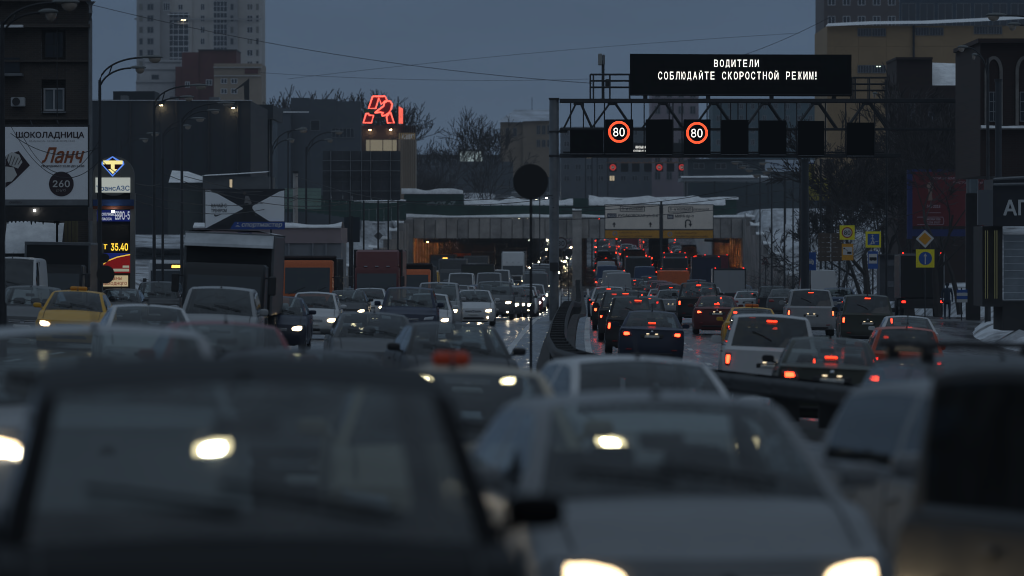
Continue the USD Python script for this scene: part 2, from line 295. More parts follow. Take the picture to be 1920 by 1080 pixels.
for px in np.arange(780, 1380, 20):
    m = bm(); m.box(X(px, DB) - 0.05, X(px, DB) + 0.05, DB + 1.38, DB + 1.49, Z(407, DB), Z(384, DB)); m.put('parapet_post', GREEN, br)
m = bm(); m.box(X(757, DB), X(869, DB), DB + 1.9, DB + 2.3, Z(407, DB), Z(363, DB)); m.put('noise_screen', GREEN, br)
snowcap(X(752, DB), X(868, DB), DB + 1.7, DB + 2.6, Z(363, DB), 0.42, 9, br, O, 14)
snowcap(X(870, DB), X(1075, DB), DB + 2.3, DB + 6, Z(386, DB), 0.85, 12, br, O, 26)
snowcap(X(1105, DB), X(1362, DB), DB + 2.3, DB + 6, Z(387, DB), 0.85, 15, br, O, 26)
m = bm(); m.box(X(1105, DB), X(1386, DB), DB + 7, DB + 7.3, Z(400, DB), Z(373, DB)); m.box(X(1056, DB), X(1104, DB), DB + 7, DB + 7.3, Z(400, DB), Z(371, DB)); m.put('far_parapet', GREEN, br)
snowcap(X(1105, DB), X(1390, DB), DB + 6.9, DB + 7.6, Z(373, DB), 0.22, 17, br, O, 26)
m = bm(); m.rbox(X(1073, DB), X(1090.5, DB), DB - 1.0, DB - 0.1, gz(DB) - 0.3, Z(394, DB), 0.04); m.put('pier', CONCRETE, br)
snowcap(X(1073, DB), X(1090.5, DB), DB - 1.0, DB - 0.1, Z(394, DB), 0.12, 21, br, O, 6)
for k, y in enumerate(np.arange(DB + 14, DB + 150, 14)):
    m = bm(); x = bar(y); m.rbox(x - 0.5, x + 0.5, y - 0.6, y + 0.6, gz(y) - 0.2, Z(447, DB) + 0.06, 0.04); m.put('column', CONCRETE, br)
RIB = mat('ribbed_wall', (0.42, 0.33, 0.24), 0.5, var=0.5, vscale=0.5)
for s, xf in ((-1, _xl), (1, _xr)):
    for k, y in enumerate(np.arange(DB, DB + 148, 4.0)):
        m = bm(); x = float(xf(y)); x2 = float(xf(y + 4)); e = 0.12 * (k % 2)
        pts = [(x - s * e, y + 0.05), (x2 - s * e, y + 3.95), (x2 + s * 0.5, y + 3.95), (x + s * 0.5, y + 0.05)]
        q = trimesh.creation.extrude_polygon(Polygon(pts), 6.2, engine='earcut'); q.apply_translation((0, 0, gz(y) - 0.3)); v = np.array(q.vertices); v[:, 2] = np.minimum(v[:, 2], Z(447, DB) + 0.06)
        m.add(v, q.faces); m.put('wall_panel', RIB, br)
for s, xf in ((-1, _xl), (1, _xr)):   # stepped wing walls, a cap of snow on each step
    for k in range(7):
        y0 = DB - 3 - 11 * k; y1 = y0 - 10.6; w = 0.5
        x0, x1 = float(xf(y0)), float(xf(y1)); top = (Z(412, DB) - 0.35) - 0.78 * k if s < 0 else (Z(404, DB) - 0.2) - 0.86 * k
        m = bm(); q = trimesh.creation.extrude_polygon(Polygon([(x0 + s * 0.05, y0), (x1 + s * 0.05, y1), (x1 + s * w, y1), (x0 + s * w, y0)]), 1.0, engine='earcut')
        v = np.array(q.vertices); zb = gz(y1) - 0.4; v[:, 2] = zb + v[:, 2] * (top - zb); m.add(v, q.faces); m.put('wing_wall', WALLCON, br)
        snowcap(min(x1 + s * 0.02, x1 + s * 0.9), max(x1 + s * 0.02, x1 + s * 0.9), y1 - 0.05, y1 + 3, top, 0.3, 30 + k, br, O, 5)
for s in (-1, 1):
    m = bm(); x = xa if s < 0 else xb; m.box(x - 0.75 if s < 0 else x + 0.02, x - 0.02 if s < 0 else x + 0.75, DB - 2.6, DB + 1.2, gz(DB) - 0.4, Z(411, DB)); m.put('abutment', WALLCON, br)
TLAMP = emat('sodium_lamp', (1.0, 0.36, 0.08), 110.0)
for s, xf in ((-1, _xl), (1, _xr)):
    for k, y in enumerate((DB + 4, DB + 10, DB + 17, DB + 24, DB + 31, DB + 39, DB + 47, DB + 56, DB + 66, DB + 77, DB + 90, DB + 105, DB + 122)):
        m = bm(); x = float(xf(y)) - s * 1.3; m.rbox(x - 0.16, x + 0.16, y - 0.3, y + 0.3, Z(447, DB) - 0.35, Z(447, DB) - 0.12, 0.03); h = m.put('tunnel_lamp', DARKSTEEL, br)
        m = bm(); m.box(x - .16, x + .16, y - .33, y - .302, Z(447, DB) - (.36 if k == 1 and s < 0 else .43), Z(447, DB) - .12); m.put('lamp_shade', DARKSTEEL, h)
        m = bm(); m.box(x - 0.11, x + 0.11, y - (.345 if k == 1 and s < 0 else .27), y + 0.2, Z(447, DB) - (0.40 if k == 1 and s < 0 else .358), Z(447, DB) - 0.352); m.put('lamp_glow', TLAMP, h)
GRAF = mat('graffiti_paint', (0.25, 0.3, 0.3), 0.7)
m = bm(); rg = random.Random(4)
for k in range(26):
    x, z = rg.uniform(X(800, DB), X(845, DB)), rg.uniform(Z(405, DB), Z(380, DB)); p = [(x, z)]
    for q in range(5): p.append((p[-1][0] + rg.uniform(-.5, .5), min(max(p[-1][1] + rg.uniform(-.4, .4), Z(406, DB)), Z(378, DB))))
    m.plate(LineString(p).buffer(0.06), DB + 1.895, 0.015)
m.put('graffiti', GRAF, br)
# retained cutting beyond the bridge, seen through the openings
m = MB((0, 720, 0))
cut = thing('cutting_wall', 'pale concrete retaining walls of the cutting beyond the underpass', 'wall', (0, 720, 0))
PALE = mat('pale_concrete', (0.42, 0.42, 0.42), 0.8, var=0.2, vscale=0.3)
for s, xf in ((-1, _xl), (1, _xr)):
    for y in np.arange(712, 900, 8.0):
        m = MB((0, 720, 0)); x0, x1 = float(xf(y)), float(xf(y + 8))
        q = trimesh.creation.extrude_polygon(Polygon([(x0, y), (x1, y + 7.94), (x1 + s * 0.4, y + 7.94), (x0 + s * 0.4, y)]), 1.0, engine='earcut'); v = np.array(q.vertices); v[:, 2] = gz(y) - 0.3 + v[:, 2] * (max(8.7, gz(y) + 1.2) - gz(y)); m.add(v, q.faces); m.put('wall_panel', PALE, cut)
m = MB((0, 720, 0))
# ---------------------------------------------------------------- vehicles
KINDS = {  # length, width, height, sill, cowl x/z, screen top x, roof rear x, rear base x/z, tail z, nose z, roof half width, wheel radius, wheel x front/rear, B pillar, side glass rear end
    'sedan': dict(L=4.6, W=1.77, H=1.46, sill=.20, xc=.98, zc=.97, x1=.22, x2=-1.02, x3=-1.68, z3=1.04, zt=1.0, zn=.74, wr=.70, R=.315, xf=1.38, xr=-1.28, xb=-.28, xe=-1.12),
    'lowsedan': dict(L=4.5, W=1.70, H=1.39, sill=.18, xc=.98, zc=.92, x1=.22, x2=-1.02, x3=-1.66, z3=.99, zt=.95, zn=.79, wr=.72, R=.30, xf=1.35, xr=-1.25, xb=-.28, xe=-1.12),
    'hatch': dict(L=4.1, W=1.74, H=1.51, sill=.20, xc=1.05, zc=.99, x1=.35, x2=-1.5, x3=-1.93, z3=1.0, zt=.92, zn=.74, wr=.72, R=.315, xf=1.28, xr=-1.25, xb=-.2, xe=-1.45),
    'estate': dict(L=4.6, W=1.78, H=1.5, sill=.20, xc=1.0, zc=.98, x1=.25, x2=-1.75, x3=-2.15, z3=1.02, zt=.95, zn=.74, wr=.72, R=.315, xf=1.38, xr=-1.3, xb=-.25, xe=-1.8),
    'suv': dict(L=4.7, W=1.88, H=1.76, sill=.27, xc=1.05, zc=1.14, x1=.42, x2=-1.85, x3=-2.24, z3=1.16, zt=1.08, zn=.9, wr=.77, R=.365, xf=1.42, xr=-1.34, xb=-.25, xe=-1.95),
    'minivan': dict(L=4.6, W=1.84, H=1.82, sill=.22, xc=1.4, zc=1.1, x1=.6, x2=-1.98, x3=-2.22, z3=1.08, zt=1.0, zn=.82, wr=.80, R=.325, xf=1.42, xr=-1.38, xb=.0, xe=-1.95),
    'offroad': dict(L=4.7, W=1.88, H=1.74, sill=.3, xc=1.0, zc=1.24, x1=.5, x2=-1.95, x3=-2.26, z3=1.2, zt=1.12, zn=1.10, wr=.78, R=.37, xf=1.42, xr=-1.34, xb=-.25, xe=-1.95),
    'leisure': dict(L=4.4, W=1.82, H=1.73, sill=.22, xc=1.3, zc=1.06, x1=.5, x2=-1.98, x3=-2.14, z3=1.04, zt=1.0, zn=.82, wr=.84, R=.325, xf=1.36, xr=-1.3, xb=-.05, xe=-1.9),
    'bigsuv': dict(L=4.8, W=1.88, H=1.76, sill=.27, xc=1.05, zc=1.16, x1=.40, x2=-1.9, x3=-2.29, z3=1.16, zt=1.08, zn=.9, wr=.77, R=.365, xf=1.42, xr=-1.34, xb=-.25, xe=-1.95, drop=.15),
    'van': dict(L=5.6, W=2.0, H=2.5, sill=.28, xc=2.05, zc=1.38, x1=1.2, x2=-2.62, x3=-2.74, z3=1.42, zt=1.36, zn=1.02, wr=.84, R=.35, xf=1.75, xr=-1.75, xb=.55, xe=.4)}
NAMES = {'sedan': 'sedan_car', 'lowsedan': 'sedan_car', 'hatch': 'hatchback_car', 'estate': 'estate_car', 'suv': 'off_road_car', 'minivan': 'minivan', 'van': 'cargo_van', 'leisure': 'leisure_van', 'bigsuv': 'off_road_car', 'offroad': 'off_road_car'}
def sm(t): t = np.clip(t, 0, 1); return t * t * (3 - 2 * t)
class CarShape:
    def __init__(s, kind, lod):
        s.k = k = KINDS[kind]; s.kind = kind; s.lod = lod; h = k['L'] / 2; s.h = h; s.hw = k['W'] / 2
        s.deck = PchipInterpolator([-h, min(k['x3'], -h + .2) if k['x3'] > -h + .1 else -h + .02, k['x3'] + .03, k['xc'], k['xc'] + .35, h - .3, h], [k['zt'], k['z3'] - .01, k['z3'], k['zc'], k['zc'] - .03, k['zn'] + .07, k['zn']])
        tall = kind in ('suv', 'minivan', 'van', 'hatch', 'estate', 'leisure', 'bigsuv', 'offroad')
        s.pf = PchipInterpolator([.1, .2, .33, .48, .62, .8, 1.05, 1.5], [.10, .07, .01, 0, .05, .15, .26, .3])
        s.pr = PchipInterpolator([.1, .2, .35, .5, .62, .8, 1.05, 3], [.10, .08, .01, 0, .05, .06, .07, .08] if tall else [.10, .08, .01, 0, .03, .04, .09, .1])
        s.af, s.ar = (.30, .14 if tall else .22)
    def top(s, x):
        k = s.k
        if x >= k['xc'] or x <= k['x3']: return float(s.deck(x))
        zr = k['H'] - k.get('drop', .075) * ((x - (k['x1'] + k['x2']) / 2) / ((k['x1'] - k['x2']) / 2 + .3)) ** 2
        zr1 = k['H'] - k.get('drop', .075) * (((k['x1'] - k['x2']) / 2) / ((k['x1'] - k['x2']) / 2 + .3)) ** 2
        if x > k['x1']: t = (k['xc'] - x) / (k['xc'] - k['x1']); d = float(s.deck(x)); return d + (zr1 - d) * (t * (1.22 - .22 * t))
        if x < k['x2']: t = (x - k['x3']) / (k['x2'] - k['x3']); d = float(s.deck(x)); return d + (zr1 - d) * (t * (1.2 - .2 * t))
        return zr
    def bend(s, x, y, z):
        h = s.h
        rf, rr = sm((x - (h - 1.0)) / 1.0), sm((-x - (h - .75)) / .75); q = np.abs(y / s.hw)
        return x - rf * (s.af * q ** 3.2 + s.pf(z)) + rr * (s.ar * q ** 3.6 + s.pr(z))
    def front(s, y, z): return s.h - (s.af * np.abs(y / s.hw) ** 3.2 + s.pf(z))
    def rear(s, y, z): return -s.h + (s.ar * np.abs(y / s.hw) ** 3.6 + s.pr(z))
    def section(s, x):
        k = s.k; zb = float(s.deck(x)); zt = s.top(x); hw = s.hw; R = k['R'] + .055
        zl = k['sill']
        for xw in (k['xf'], k['xr']):
            if abs(x - xw) < R: zl = max(zl, k['R'] - .02 + math.sqrt(R * R - (x - xw) ** 2))
        zz = [zl, max(zl + .10, .36), max(zl + .05, .54), max(zl + .09, .70), zb - .055, zb]
        for q in range(1, 5): zz[q] = min(max(zz[q], zz[q - 1] + .008), zb - .06 + .005 * q)
        yy = [hw * c for c in (.945, .985, 1.0, .998, .982, .95)]
        hf = (zt - zb) / max(k['H'] - zb, .1); ye = yy[5] - .015 + (k['wr'] * hw - yy[5] + .015) * hf
        pts = list(zip(yy, zz))
        for g in (.06, .5, .9, .97): pts.append((yy[5] - .015 + (ye - yy[5] + .015) * g + .02 * hf * math.sin(math.pi * g), zb + (zt - zb) * g))
        cr = (.045 if zt > zb + .02 else .035 * (1 - sm((abs(x) - (s.h - .5)) / .5)))
        for c in (.975, .90, .6, .3, 0): pts.append((ye * c, zt + cr * (1 - c * c)))
        return pts + [(-a, b) for a, b in pts[-2::-1]]
def car_parts(kind, lod):
    s = CarShape(kind, lod); k = s.k; h = s.h
    xs = list(np.arange(-h, h + .01, .115 if lod else .22)) + [k['xc'], k['xc'] + .085, k['x1'] - .05, k['x1'], k['x2'], k['x3'], k['xb'] - .05, k['xb'] + .05, k['xe'], k['xc'] - .3]
    R = k['R'] + .055
    for xw in (k['xf'], k['xr']): xs += [xw + R * c for c in np.cos(np.linspace(0, np.pi, 11 if lod else 7))] + [xw + R + .004, xw - R - .004]
    for a, b in ((k['xc'], k['x1']), (k['x2'], k['x3'])): xs += list(np.linspace(a, b, 6 if lod else 4))
    key = {k['xc'], k['xc'] + .085, k['x1'], k['x2'], k['x3'], k['xb'] - .05, k['xb'] + .05, k['xe'], k['xc'] - .3, -h, h}
    xs = sorted(set(round(float(np.clip(x, -h, h)), 4) for x in xs)); key = {round(x, 4) for x in key}
    out = [xs[0]]
    for x in xs[1:]:
        if x - out[-1] < .012:
            if x in key: out[-1] = x
        else: out.append(x)
    xs = out
    S = np.array([s.section(x) for x in xs]); n = S.shape[1]; G = np.zeros((len(xs), n, 3))
    for i, x in enumerate(xs): G[i, :, 0] = s.bend(x, S[i, :, 0], S[i, :, 1]); G[i, :, 1:] = S[i]
    groups = {}
    half = (n - 1) // 2; van = kind == 'van'
    for i in range(len(xs) - 1):
        xm = (xs[i] + xs[i + 1]) / 2
        for j in range(n - 1):
            jj = j if j < half else n - 2 - j
            g = 'body'
            if 6 <= jj <= 7:
                if k['xb'] + .05 <= xm <= k['xc'] - .3: g = 'side_window.0.%d' % (j < half)
                elif k['xe'] <= xm <= k['xb'] - .05 and not van: g = 'side_window.1.%d' % (j < half)
            elif jj >= 11:
                if k['x1'] < xm < k['xc']: g = 'windscreen'
                elif k['xc'] < xm < k['xc'] + .085: g = 'cowl_panel'
                elif k['x3'] < xm < k['x2'] and not van: g = 'rear_window'
            groups.setdefault(g, []).append((i * n + j, i * n + j + 1, (i + 1) * n + j + 1, (i + 1) * n + j))
    V = G.reshape(-1, 3); parts = {}
    for end in (0, 1):   # fascias
        r = len(xs) - 1 if end else 0
        nk = 13; rowsV = []
        for j in range(6):
            y = S[r, j, 0] * np.linspace(1, -1, nk); z = np.full(nk, S[r, j, 1]); rowsV.append(np.stack([(s.front if end else s.rear)(y, z), y, z], 1))
        A = np.array(rowsV); base = len(V); V = np.vstack([V, A.reshape(-1, 3)])
        for a in range(5):
            for b in range(nk - 1):
                q = (base + a * nk + b, base + a * nk + b + 1, base + (a + 1) * nk + b + 1, base + (a + 1) * nk + b)
                groups['body'].append(q[::-1] if end else q)
    for g, q in groups.items():
        q = np.array(q); f = np.vstack([q[:, [0, 1, 2]], q[:, [0, 2, 3]]])
        ar = np.linalg.norm(np.cross(V[f[:, 1]] - V[f[:, 0]], V[f[:, 2]] - V[f[:, 0]]), axis=1); f = f[ar > 1e-7]
        if not len(f): continue
        u, inv = np.unique(f, return_inverse=True); parts[g] = (V[u], inv.reshape(-1, 3))
    return s, parts
def patch(s, end, c, off, nu=7, nv=4, skirt=.02, rnd=0.0):
    """a lens or plate lying on the front (end 1) or rear fascia: c = four (y, z) corners, anticlockwise from the lower +y one"""
    u, v = np.meshgrid(np.linspace(0, 1, nu), np.linspace(0, 1, nv)); c = np.array(c, float)
    yz = (1 - v)[..., None] * ((1 - u)[..., None] * c[0] + u[..., None] * c[1]) + v[..., None] * ((1 - u)[..., None] * c[3] + u[..., None] * c[2])
    if rnd:
        a, b_ = 2 * u - 1, 2 * v - 1; uu, vv = a * np.sqrt(1 - b_ * b_ / 2), b_ * np.sqrt(1 - a * a / 2); uu, vv = (uu * rnd + a * (1 - rnd)) * .5 + .5, (vv * rnd + b_ * (1 - rnd)) * .5 + .5
        yz = (1 - vv)[..., None] * ((1 - uu)[..., None] * c[0] + uu[..., None] * c[1]) + vv[..., None] * ((1 - uu)[..., None] * c[3] + uu[..., None] * c[2])
    d = off * np.ones(u.shape); edge = (u == 0) | (u == 1) | (v == 0) | (v == 1)
    F_ = (s.front if end else s.rear)(yz[..., 0], yz[..., 1]); d = np.where(edge, -skirt, off)
    # an outer ring slightly inside the border keeps the lens proud with a closed rim
    sgn = 1 if end else -1
    P = np.stack([F_ + sgn * d, yz[..., 0], yz[..., 1]], -1)
    m = MB(); m.grid(P if False else P); v_, f_ = m.mesh
    nrm = np.cross(v_[f_[len(f_)//2, 1]] - v_[f_[len(f_)//2, 0]], v_[f_[len(f_)//2, 2]] - v_[f_[len(f_)//2, 0]])
    return (v_, f_[:, ::-1]) if nrm[0] * sgn < 0 else (v_, f_)
def rect(y0, y1, z0, z1): return [(y1, z0), (y0, z0), (y0, z1), (y1, z1)]
_wheel = {}
def wheel_meshes(R, lod):
    if (R, lod) not in _wheel:
        n = 22 if lod else 12; w = .105
        pr = np.array([(R * .6, -w), (R * .9, -w), (R * .985, -w * .7), (R, -w * .3), (R, w * .3), (R * .985, w * .7), (R * .9, w), (R * .6, w), (R * .6, -w)])
        ty = trimesh.creation.revolve(pr[::-1], sections=n); T = trimesh.transformations.rotation_matrix(np.pi / 2, [1, 0, 0]); ty.apply_transform(T)
        m = MB(); d = trimesh.creation.cylinder(R * .62, .12, sections=n); d.apply_transform(T); m.tm(d)
        hub = trimesh.creation.cylinder(R * .16, .2, sections=10); hub.apply_transform(T); m.tm(hub)
        if lod:
            for a in np.arange(5) * 2 * np.pi / 5:
                b = trimesh.creation.box((R * .14, .19, R * .5)); b.apply_translation((0, 0, R * .36)); b.apply_transform(trimesh.transformations.rotation_matrix(a, [0, 1, 0])); m.tm(b)
        _wheel[R, lod] = ((np.array(ty.vertices), np.array(ty.faces)), m.mesh)
    return _wheel[R, lod]
PAINTS = {'white': (.55, .56, .57), 'silver': (.30, .31, .32), 'grey': (.085, .09, .095), 'dark_grey': (.022, .023, .025), 'black': (.01, .01, .011), 'blue': (.03, .055, .12), 'dark_blue': (.014, .022, .05),
          'maroon': (.16, .02, .03), 'dark_red': (.10, .012, .012), 'red': (.45, .07, .03), 'orange': (.6, .13, .03), 'yellow': (.6, .33, .03), 'beige': (.42, .36, .27), 'dark_green': (.035, .04, .03), 'brown': (.10, .06, .035), 'dark_silver': (.19, .20, .21), 'soot': (.006, .006, .007)}
def pm(c):
    if c == 'soot': return paint(c, PAINTS[c], 0.5, 0.08, 0.08)
    return paint(c, PAINTS[c], 0.42, 0.32 if c in ('white', 'yellow', 'orange', 'red', 'beige', 'silver') else 0.3)
def shift(mesh, d): return mesh[0] + np.array(d, float), mesh[1]
def build_car(kind, color, lod, rear=False, lights=1, tint=False, taxi=None, rack=False, antenna=True, t=None, plate=None, plain=False):
    s, parts = car_parts(kind, lod); k = s.k; h, hw = s.h, s.hw; P = pm(color); gl = GLASS if lod else FARGLASS
    for g, me in parts.items():
        nm = g.split('.')[0]
        if nm == 'body': obj('body', me, P, t, 32)
        elif nm == 'cowl_panel': obj('cowl_panel', me, BLACK, t, 40)
        elif nm == 'windscreen': obj('windscreen', me, DUSTY if kind == 'bigsuv' else gl, t, 40)
        elif nm == 'rear_window': obj('rear_window', me, TINT if (tint and lod) else gl, t, 40)
        else: obj('side_window', me, TINT if (tint and lod) else gl, t, 40)
    m = MB(); m.rbox(-h + .25, h - .25, -hw + .27, hw - .27, k['sill'] - .04, .62, .04); m.put('underbody', BLACK, t)
    ty, rm = wheel_meshes(k['R'], lod)
    for x in (k['xf'], k['xr']):
        for sy in (-1, 1):
            w = obj('wheel', shift(ty, (x, sy * (hw - .12), k['R'])), RUBBER, t, 35); obj('rim', shift(rm, (x, sy * (hw - .105), k['R'])), RIM, w)
    big = kind in ('suv', 'van', 'minivan'); zn = k['zn']
    # front end
    zl0, zl1 = (zn - .19, zn - .03); on = lights if not rear else (3 if lights and lod else 0)
    for sy in (-1, 1):
        c = [(sy * hw * .52, zl0 + .02), (sy * hw * .90, zl0 + .035), (sy * hw * .93, zl1 + .03), (sy * hw * .56, zl1 - .02)]
        H = obj('headlight', patch(s, 1, c, .014, 8, 5), LENS, t, 50)
        if True:
            c2 = [(sy * hw * .52, zl0 + .012), (sy * hw * .89, zl0 + .02), (sy * hw * .92, zl1 + .03), (sy * hw * .56, zl1 - .005)]
            if on and not lod: obj('lit_bulb', patch(s, 1, c2, .022, 7, 6, .02, .9), (HEAD, HEADW, HEADDIM, FARHEAD)[on - 1], H)
            elif on:
                obj('lit_reflector', patch(s, 1, c2, .022, 8, 6, .02, .85), HEADRIM, H); a_ = np.array(c2); mid = a_.mean(0) + (0, -.008); a_ = mid + (a_ - mid) * (.62, .66)
                obj('lit_bulb', patch(s, 1, [tuple(q) for q in a_], .030, 8, 7, .005, 1.0), (HEAD, HEADW, HEADDIM, FARHEAD)[on - 1], H)
    if on and lights == 2 and not rear:
        for sy in (-1, 1): fl = obj('fog_lamp', patch(s, 1, rect(sy * hw * .68 - .09, sy * hw * .68 + .09, .31, .40), .012, 6, 4), LENS, t); obj('lit_bulb', patch(s, 1, rect(sy * hw * .68 - .06, sy * hw * .68 + .06, .32, .39), .02, 7, 6, .01, 1.0), HEADDIM, fl)
    obj('grille', patch(s, 1, rect(-hw * .46, hw * .46, zl0, zl1 - .03), .008, 9, 4), BLACK, t)
    obj('lower_grille', patch(s, 1, rect(-hw * .55, hw * .55, .26, .40), .008, 9, 4), BLACK, t)
    if lod and not rear:
        for q in (.3, .65):
            z = zl0 + (zl1 - .03 - zl0) * q; obj('grille_bar', patch(s, 1, rect(-hw * .45, hw * .45, z - .009, z + .009), .016, 9, 4), CHROME, t)
        m = MB(); d = trimesh.creation.cylinder(.055, .02, sections=16); d.apply_transform(trimesh.transformations.rotation_matrix(np.pi / 2, [0, 1, 0])); d.apply_translation((float(s.front(0, zl0 + .08)) + .02, 0, zl0 + .06)); m.tm(d); m.put('badge', CHROME, t)
    if not rear: obj('licence_plate', patch(s, 1, rect(-.26, .26, .43, .54), .014, 7, 4), PLATE, t)
    # rear end
    zt = float(s.section(-h)[5][1]); tall = kind in ('suv', 'minivan', 'hatch', 'estate', 'van', 'leisure', 'bigsuv', 'offroad')
    if kind == 'van': b0, b1, z0, z1 = .84, .96, .75, 1.15
    elif kind in ('suv', 'bigsuv', 'offroad', 'minivan', 'leisure'): b0, b1, z0, z1 = .80, .965, zt - .32, zt - .02
    elif tall: b0, b1, z0, z1 = .70, .95, zt - .22, zt - .03
    else: b0, b1, z0, z1 = .60, .94, zt - .23, zt - .06
    for sy in (-1, 1):
        if kind == 'sedan': c = [(sy * hw * b0, z0 + .03), (sy * hw * b1, z0), (sy * hw * b1, z1 + .01), (sy * hw * (b0 + .05), z1)]
        else: c = [(sy * hw * (b0 + .06), z0 - .05), (sy * hw * b1, z0 - .03), (sy * hw * b1, z1), (sy * hw * b0, z1)]
        T = obj('taillight', patch(s, 0, c, .014, 7, 5), LENSRED, t, 50)
        if rear and lights:
            a = np.array(c); mid = a.mean(0); a2 = mid + (a - mid) * np.array([.74, .74])
            obj('lit_lamp', patch(s, 0, [tuple(q) for q in a2], .022, 7, 6, .02, .75), FARTAIL if lights == 4 else BRAKE if lights == 2 else TAIL, T)
    obj('rear_bumper_strip', patch(s, 0, rect(-hw * .8, hw * .8, .27, .38), .012, 9, 4), BLACK, t)
    if rear:
        pz = zt - .2 if kind == 'sedan' else (zt - .3 if kind != 'van' else .62)
        pl = obj('licence_plate', patch(s, 0, rect(-.26, .26, pz - .06, pz + .06), .016, 7, 4), PLATE, t)
        if lod:
            obj('plate_recess', patch(s, 0, rect(-.36, .36, pz - .085, pz + .10), .006, 8, 4), BLACK, t)
            if lights:
                for sy in (-1, 1): obj('plate_lamp', patch(s, 0, rect(sy * .12 - .045, sy * .12 + .045, pz + .065, pz + .085), .03, 5, 4), PLATEGLOW, t)
            obj('badge', patch(s, 0, [(.05, pz + .11), (-.05, pz + .11), (-.05, pz + .19), (.05, pz + .19)], .016, 5, 5), CHROME, t, 50)
            if not tall: obj('boot_lip', patch(s, 0, rect(-hw * .7, hw * .7, zt - .025, zt - .008), .02, 9, 4), P, t)
            for sy in (-1, 1): obj('reflector', patch(s, 0, rect(sy * hw * .7 - .1, sy * hw * .7 + .1, .42, .46), .014, 5, 4), LENSRED, t)
        if plate:
            m = MB(); x = float(s.rear(0, pz)) - .019; m.text(plate, -.235, .235, pz - .035, pz + .035, 0, .004, True); v, f = m.mesh
            m2 = MB(); m2.add(np.stack([x + v[:, 1], -v[:, 0], v[:, 2]], 1), f); m2.put('plate_lettering', INK, pl)
        if lights == 2 and kind != 'van':
            x = k['x2'] - .03 if tall else k['x3'] + .12; z = (s.top(k['x2'] - .06) + .02) if tall else s.top(k['x3'] + .14) + .03
            m = MB(); m.rbox(x - .05 - (.02 if tall else 0), x + .03, -.10, .10, z - .005, z + .02, .006); m.put('high_brake_light', HIGHBRAKE, t)
    # mirrors, wipers, aerial, handles, cabin
    for sy in (-1, 1):
        x = k['xc'] - .38; z = float(s.deck(x)) + .10; y = sy * (hw + .09); r = .10 if not big else .13
        hull = trimesh.creation.icosphere(2 if lod else 1, 1.0); v = np.array(hull.vertices); v = np.sign(v) * np.abs(v) ** .62 * (.06, .105, r * .62); v[:, 0] = np.where(v[:, 0] < -.03, -.03, v[:, 0])
        m = MB(); m.add(v + (x, y, z), hull.faces); m.tube([(x + .02, sy * (hw - .06), z - .07), (x + .01, y - sy * .05, z - .04)], .02, 5); M_ = m.put('mirror', BLACK if color in ('dark_green', 'black') else P, t, 60)
    m = MB()
    if lod:
        for y0, y1 in ((.55, -.12), (-.05, -.62)):
            pts = []
            for q in np.linspace(0, 1, 5):
                y = hw * (y0 + (y1 - y0) * q); x = k['xc'] + .02 - .09 - .10 * q; pts.append((x + .02, y, s.top(x) + .045 * (1 - (y / hw) ** 2) + .018))
            m = MB(); m.tube(pts, .011, 4); m.put('wiper', BLACK, t)
        if kind in ('hatch', 'suv', 'minivan', 'estate') and rear:
            pts = [(s.bend(x, 0, s.top(x)) - .03, y, s.top(x) + .03) for x, y in ((k['x3'] + .06, 0), (k['x3'] + .12, .18), (k['x3'] + .17, .38))]; m = MB(); m.tube(pts, .011, 4); m.put('rear_wiper', BLACK, t)
        if antenna:
            x = k['x2'] + .15 if rear or kind == 'hatch' else k['x1'] - .15; z = s.top(x) + .04; m = MB(); m.tube([(x, 0, z), (x - .05, 0, z + .05), (x - .22, 0, z + .22)], [.03, .008, .004], 5); m.put('aerial', BLACK, t)
        for sy in (-1, 1):
            for x in (k['xb'] + .16, k['xb'] - .72):
                if kind == 'van' and x < 0: continue
                z = float(s.deck(x)) - .13; m = MB(); m.rbox(x - .09, x + .09, sy * hw * .985 - .025, sy * hw * .985 + .025, z - .015, z + .015, .008); m.put('door_handle', P if color != 'white' else BLACK, t)
            for x in (k['xb'], k['xb'] + .95):
                pts = [s.section(x)[q] for q in range(6)]; m = MB(); m.tube([(x, sy * (a + .001), b) for a, b in pts[1:]], .006, 4); m.put('door_seam', BLACK, t)
            m = MB(); m.tube([(x, sy * (s.section(x)[5][0] + .004), s.section(x)[5][1] + .003) for x in np.linspace(k['xe'], k['xc'] - .3, 7)], .011, 4); m.put('window_trim', BLACK, t)
        for sy in (-1, 1):
            m = MB(); m.tube([(s.bend(x, sy * hw * .80, float(s.deck(x))), sy * hw * .80, float(s.deck(x)) + .012 + .03 * (1 - sm((abs(x) - (s.h - .5)) / .5)) * .3) for x in np.linspace(k['xc'] + .12, h - .12, 7)], .006, 4); m.put('bonnet_seam', BLACK, t)
        zc = k['zc']
        m = MB(); m.rbox(k['xc'] - .55, k['xc'] - .12, -hw + .16, hw - .16, .62, zc - .06, .06); m.put('dashboard', CABIN, t)
        m = MB(); tr = trimesh.creation.torus(.18, .017, 20, 6); tr.apply_transform(trimesh.transformations.rotation_matrix(1.25, [0, 1, 0])); tr.apply_translation((k['xc'] - .68, .38, zc - .05)); m.tm(tr); m.put('steering_wheel', BLACK, t)
        zs = zc - (.95 if kind == 'bigsuv' else .60)
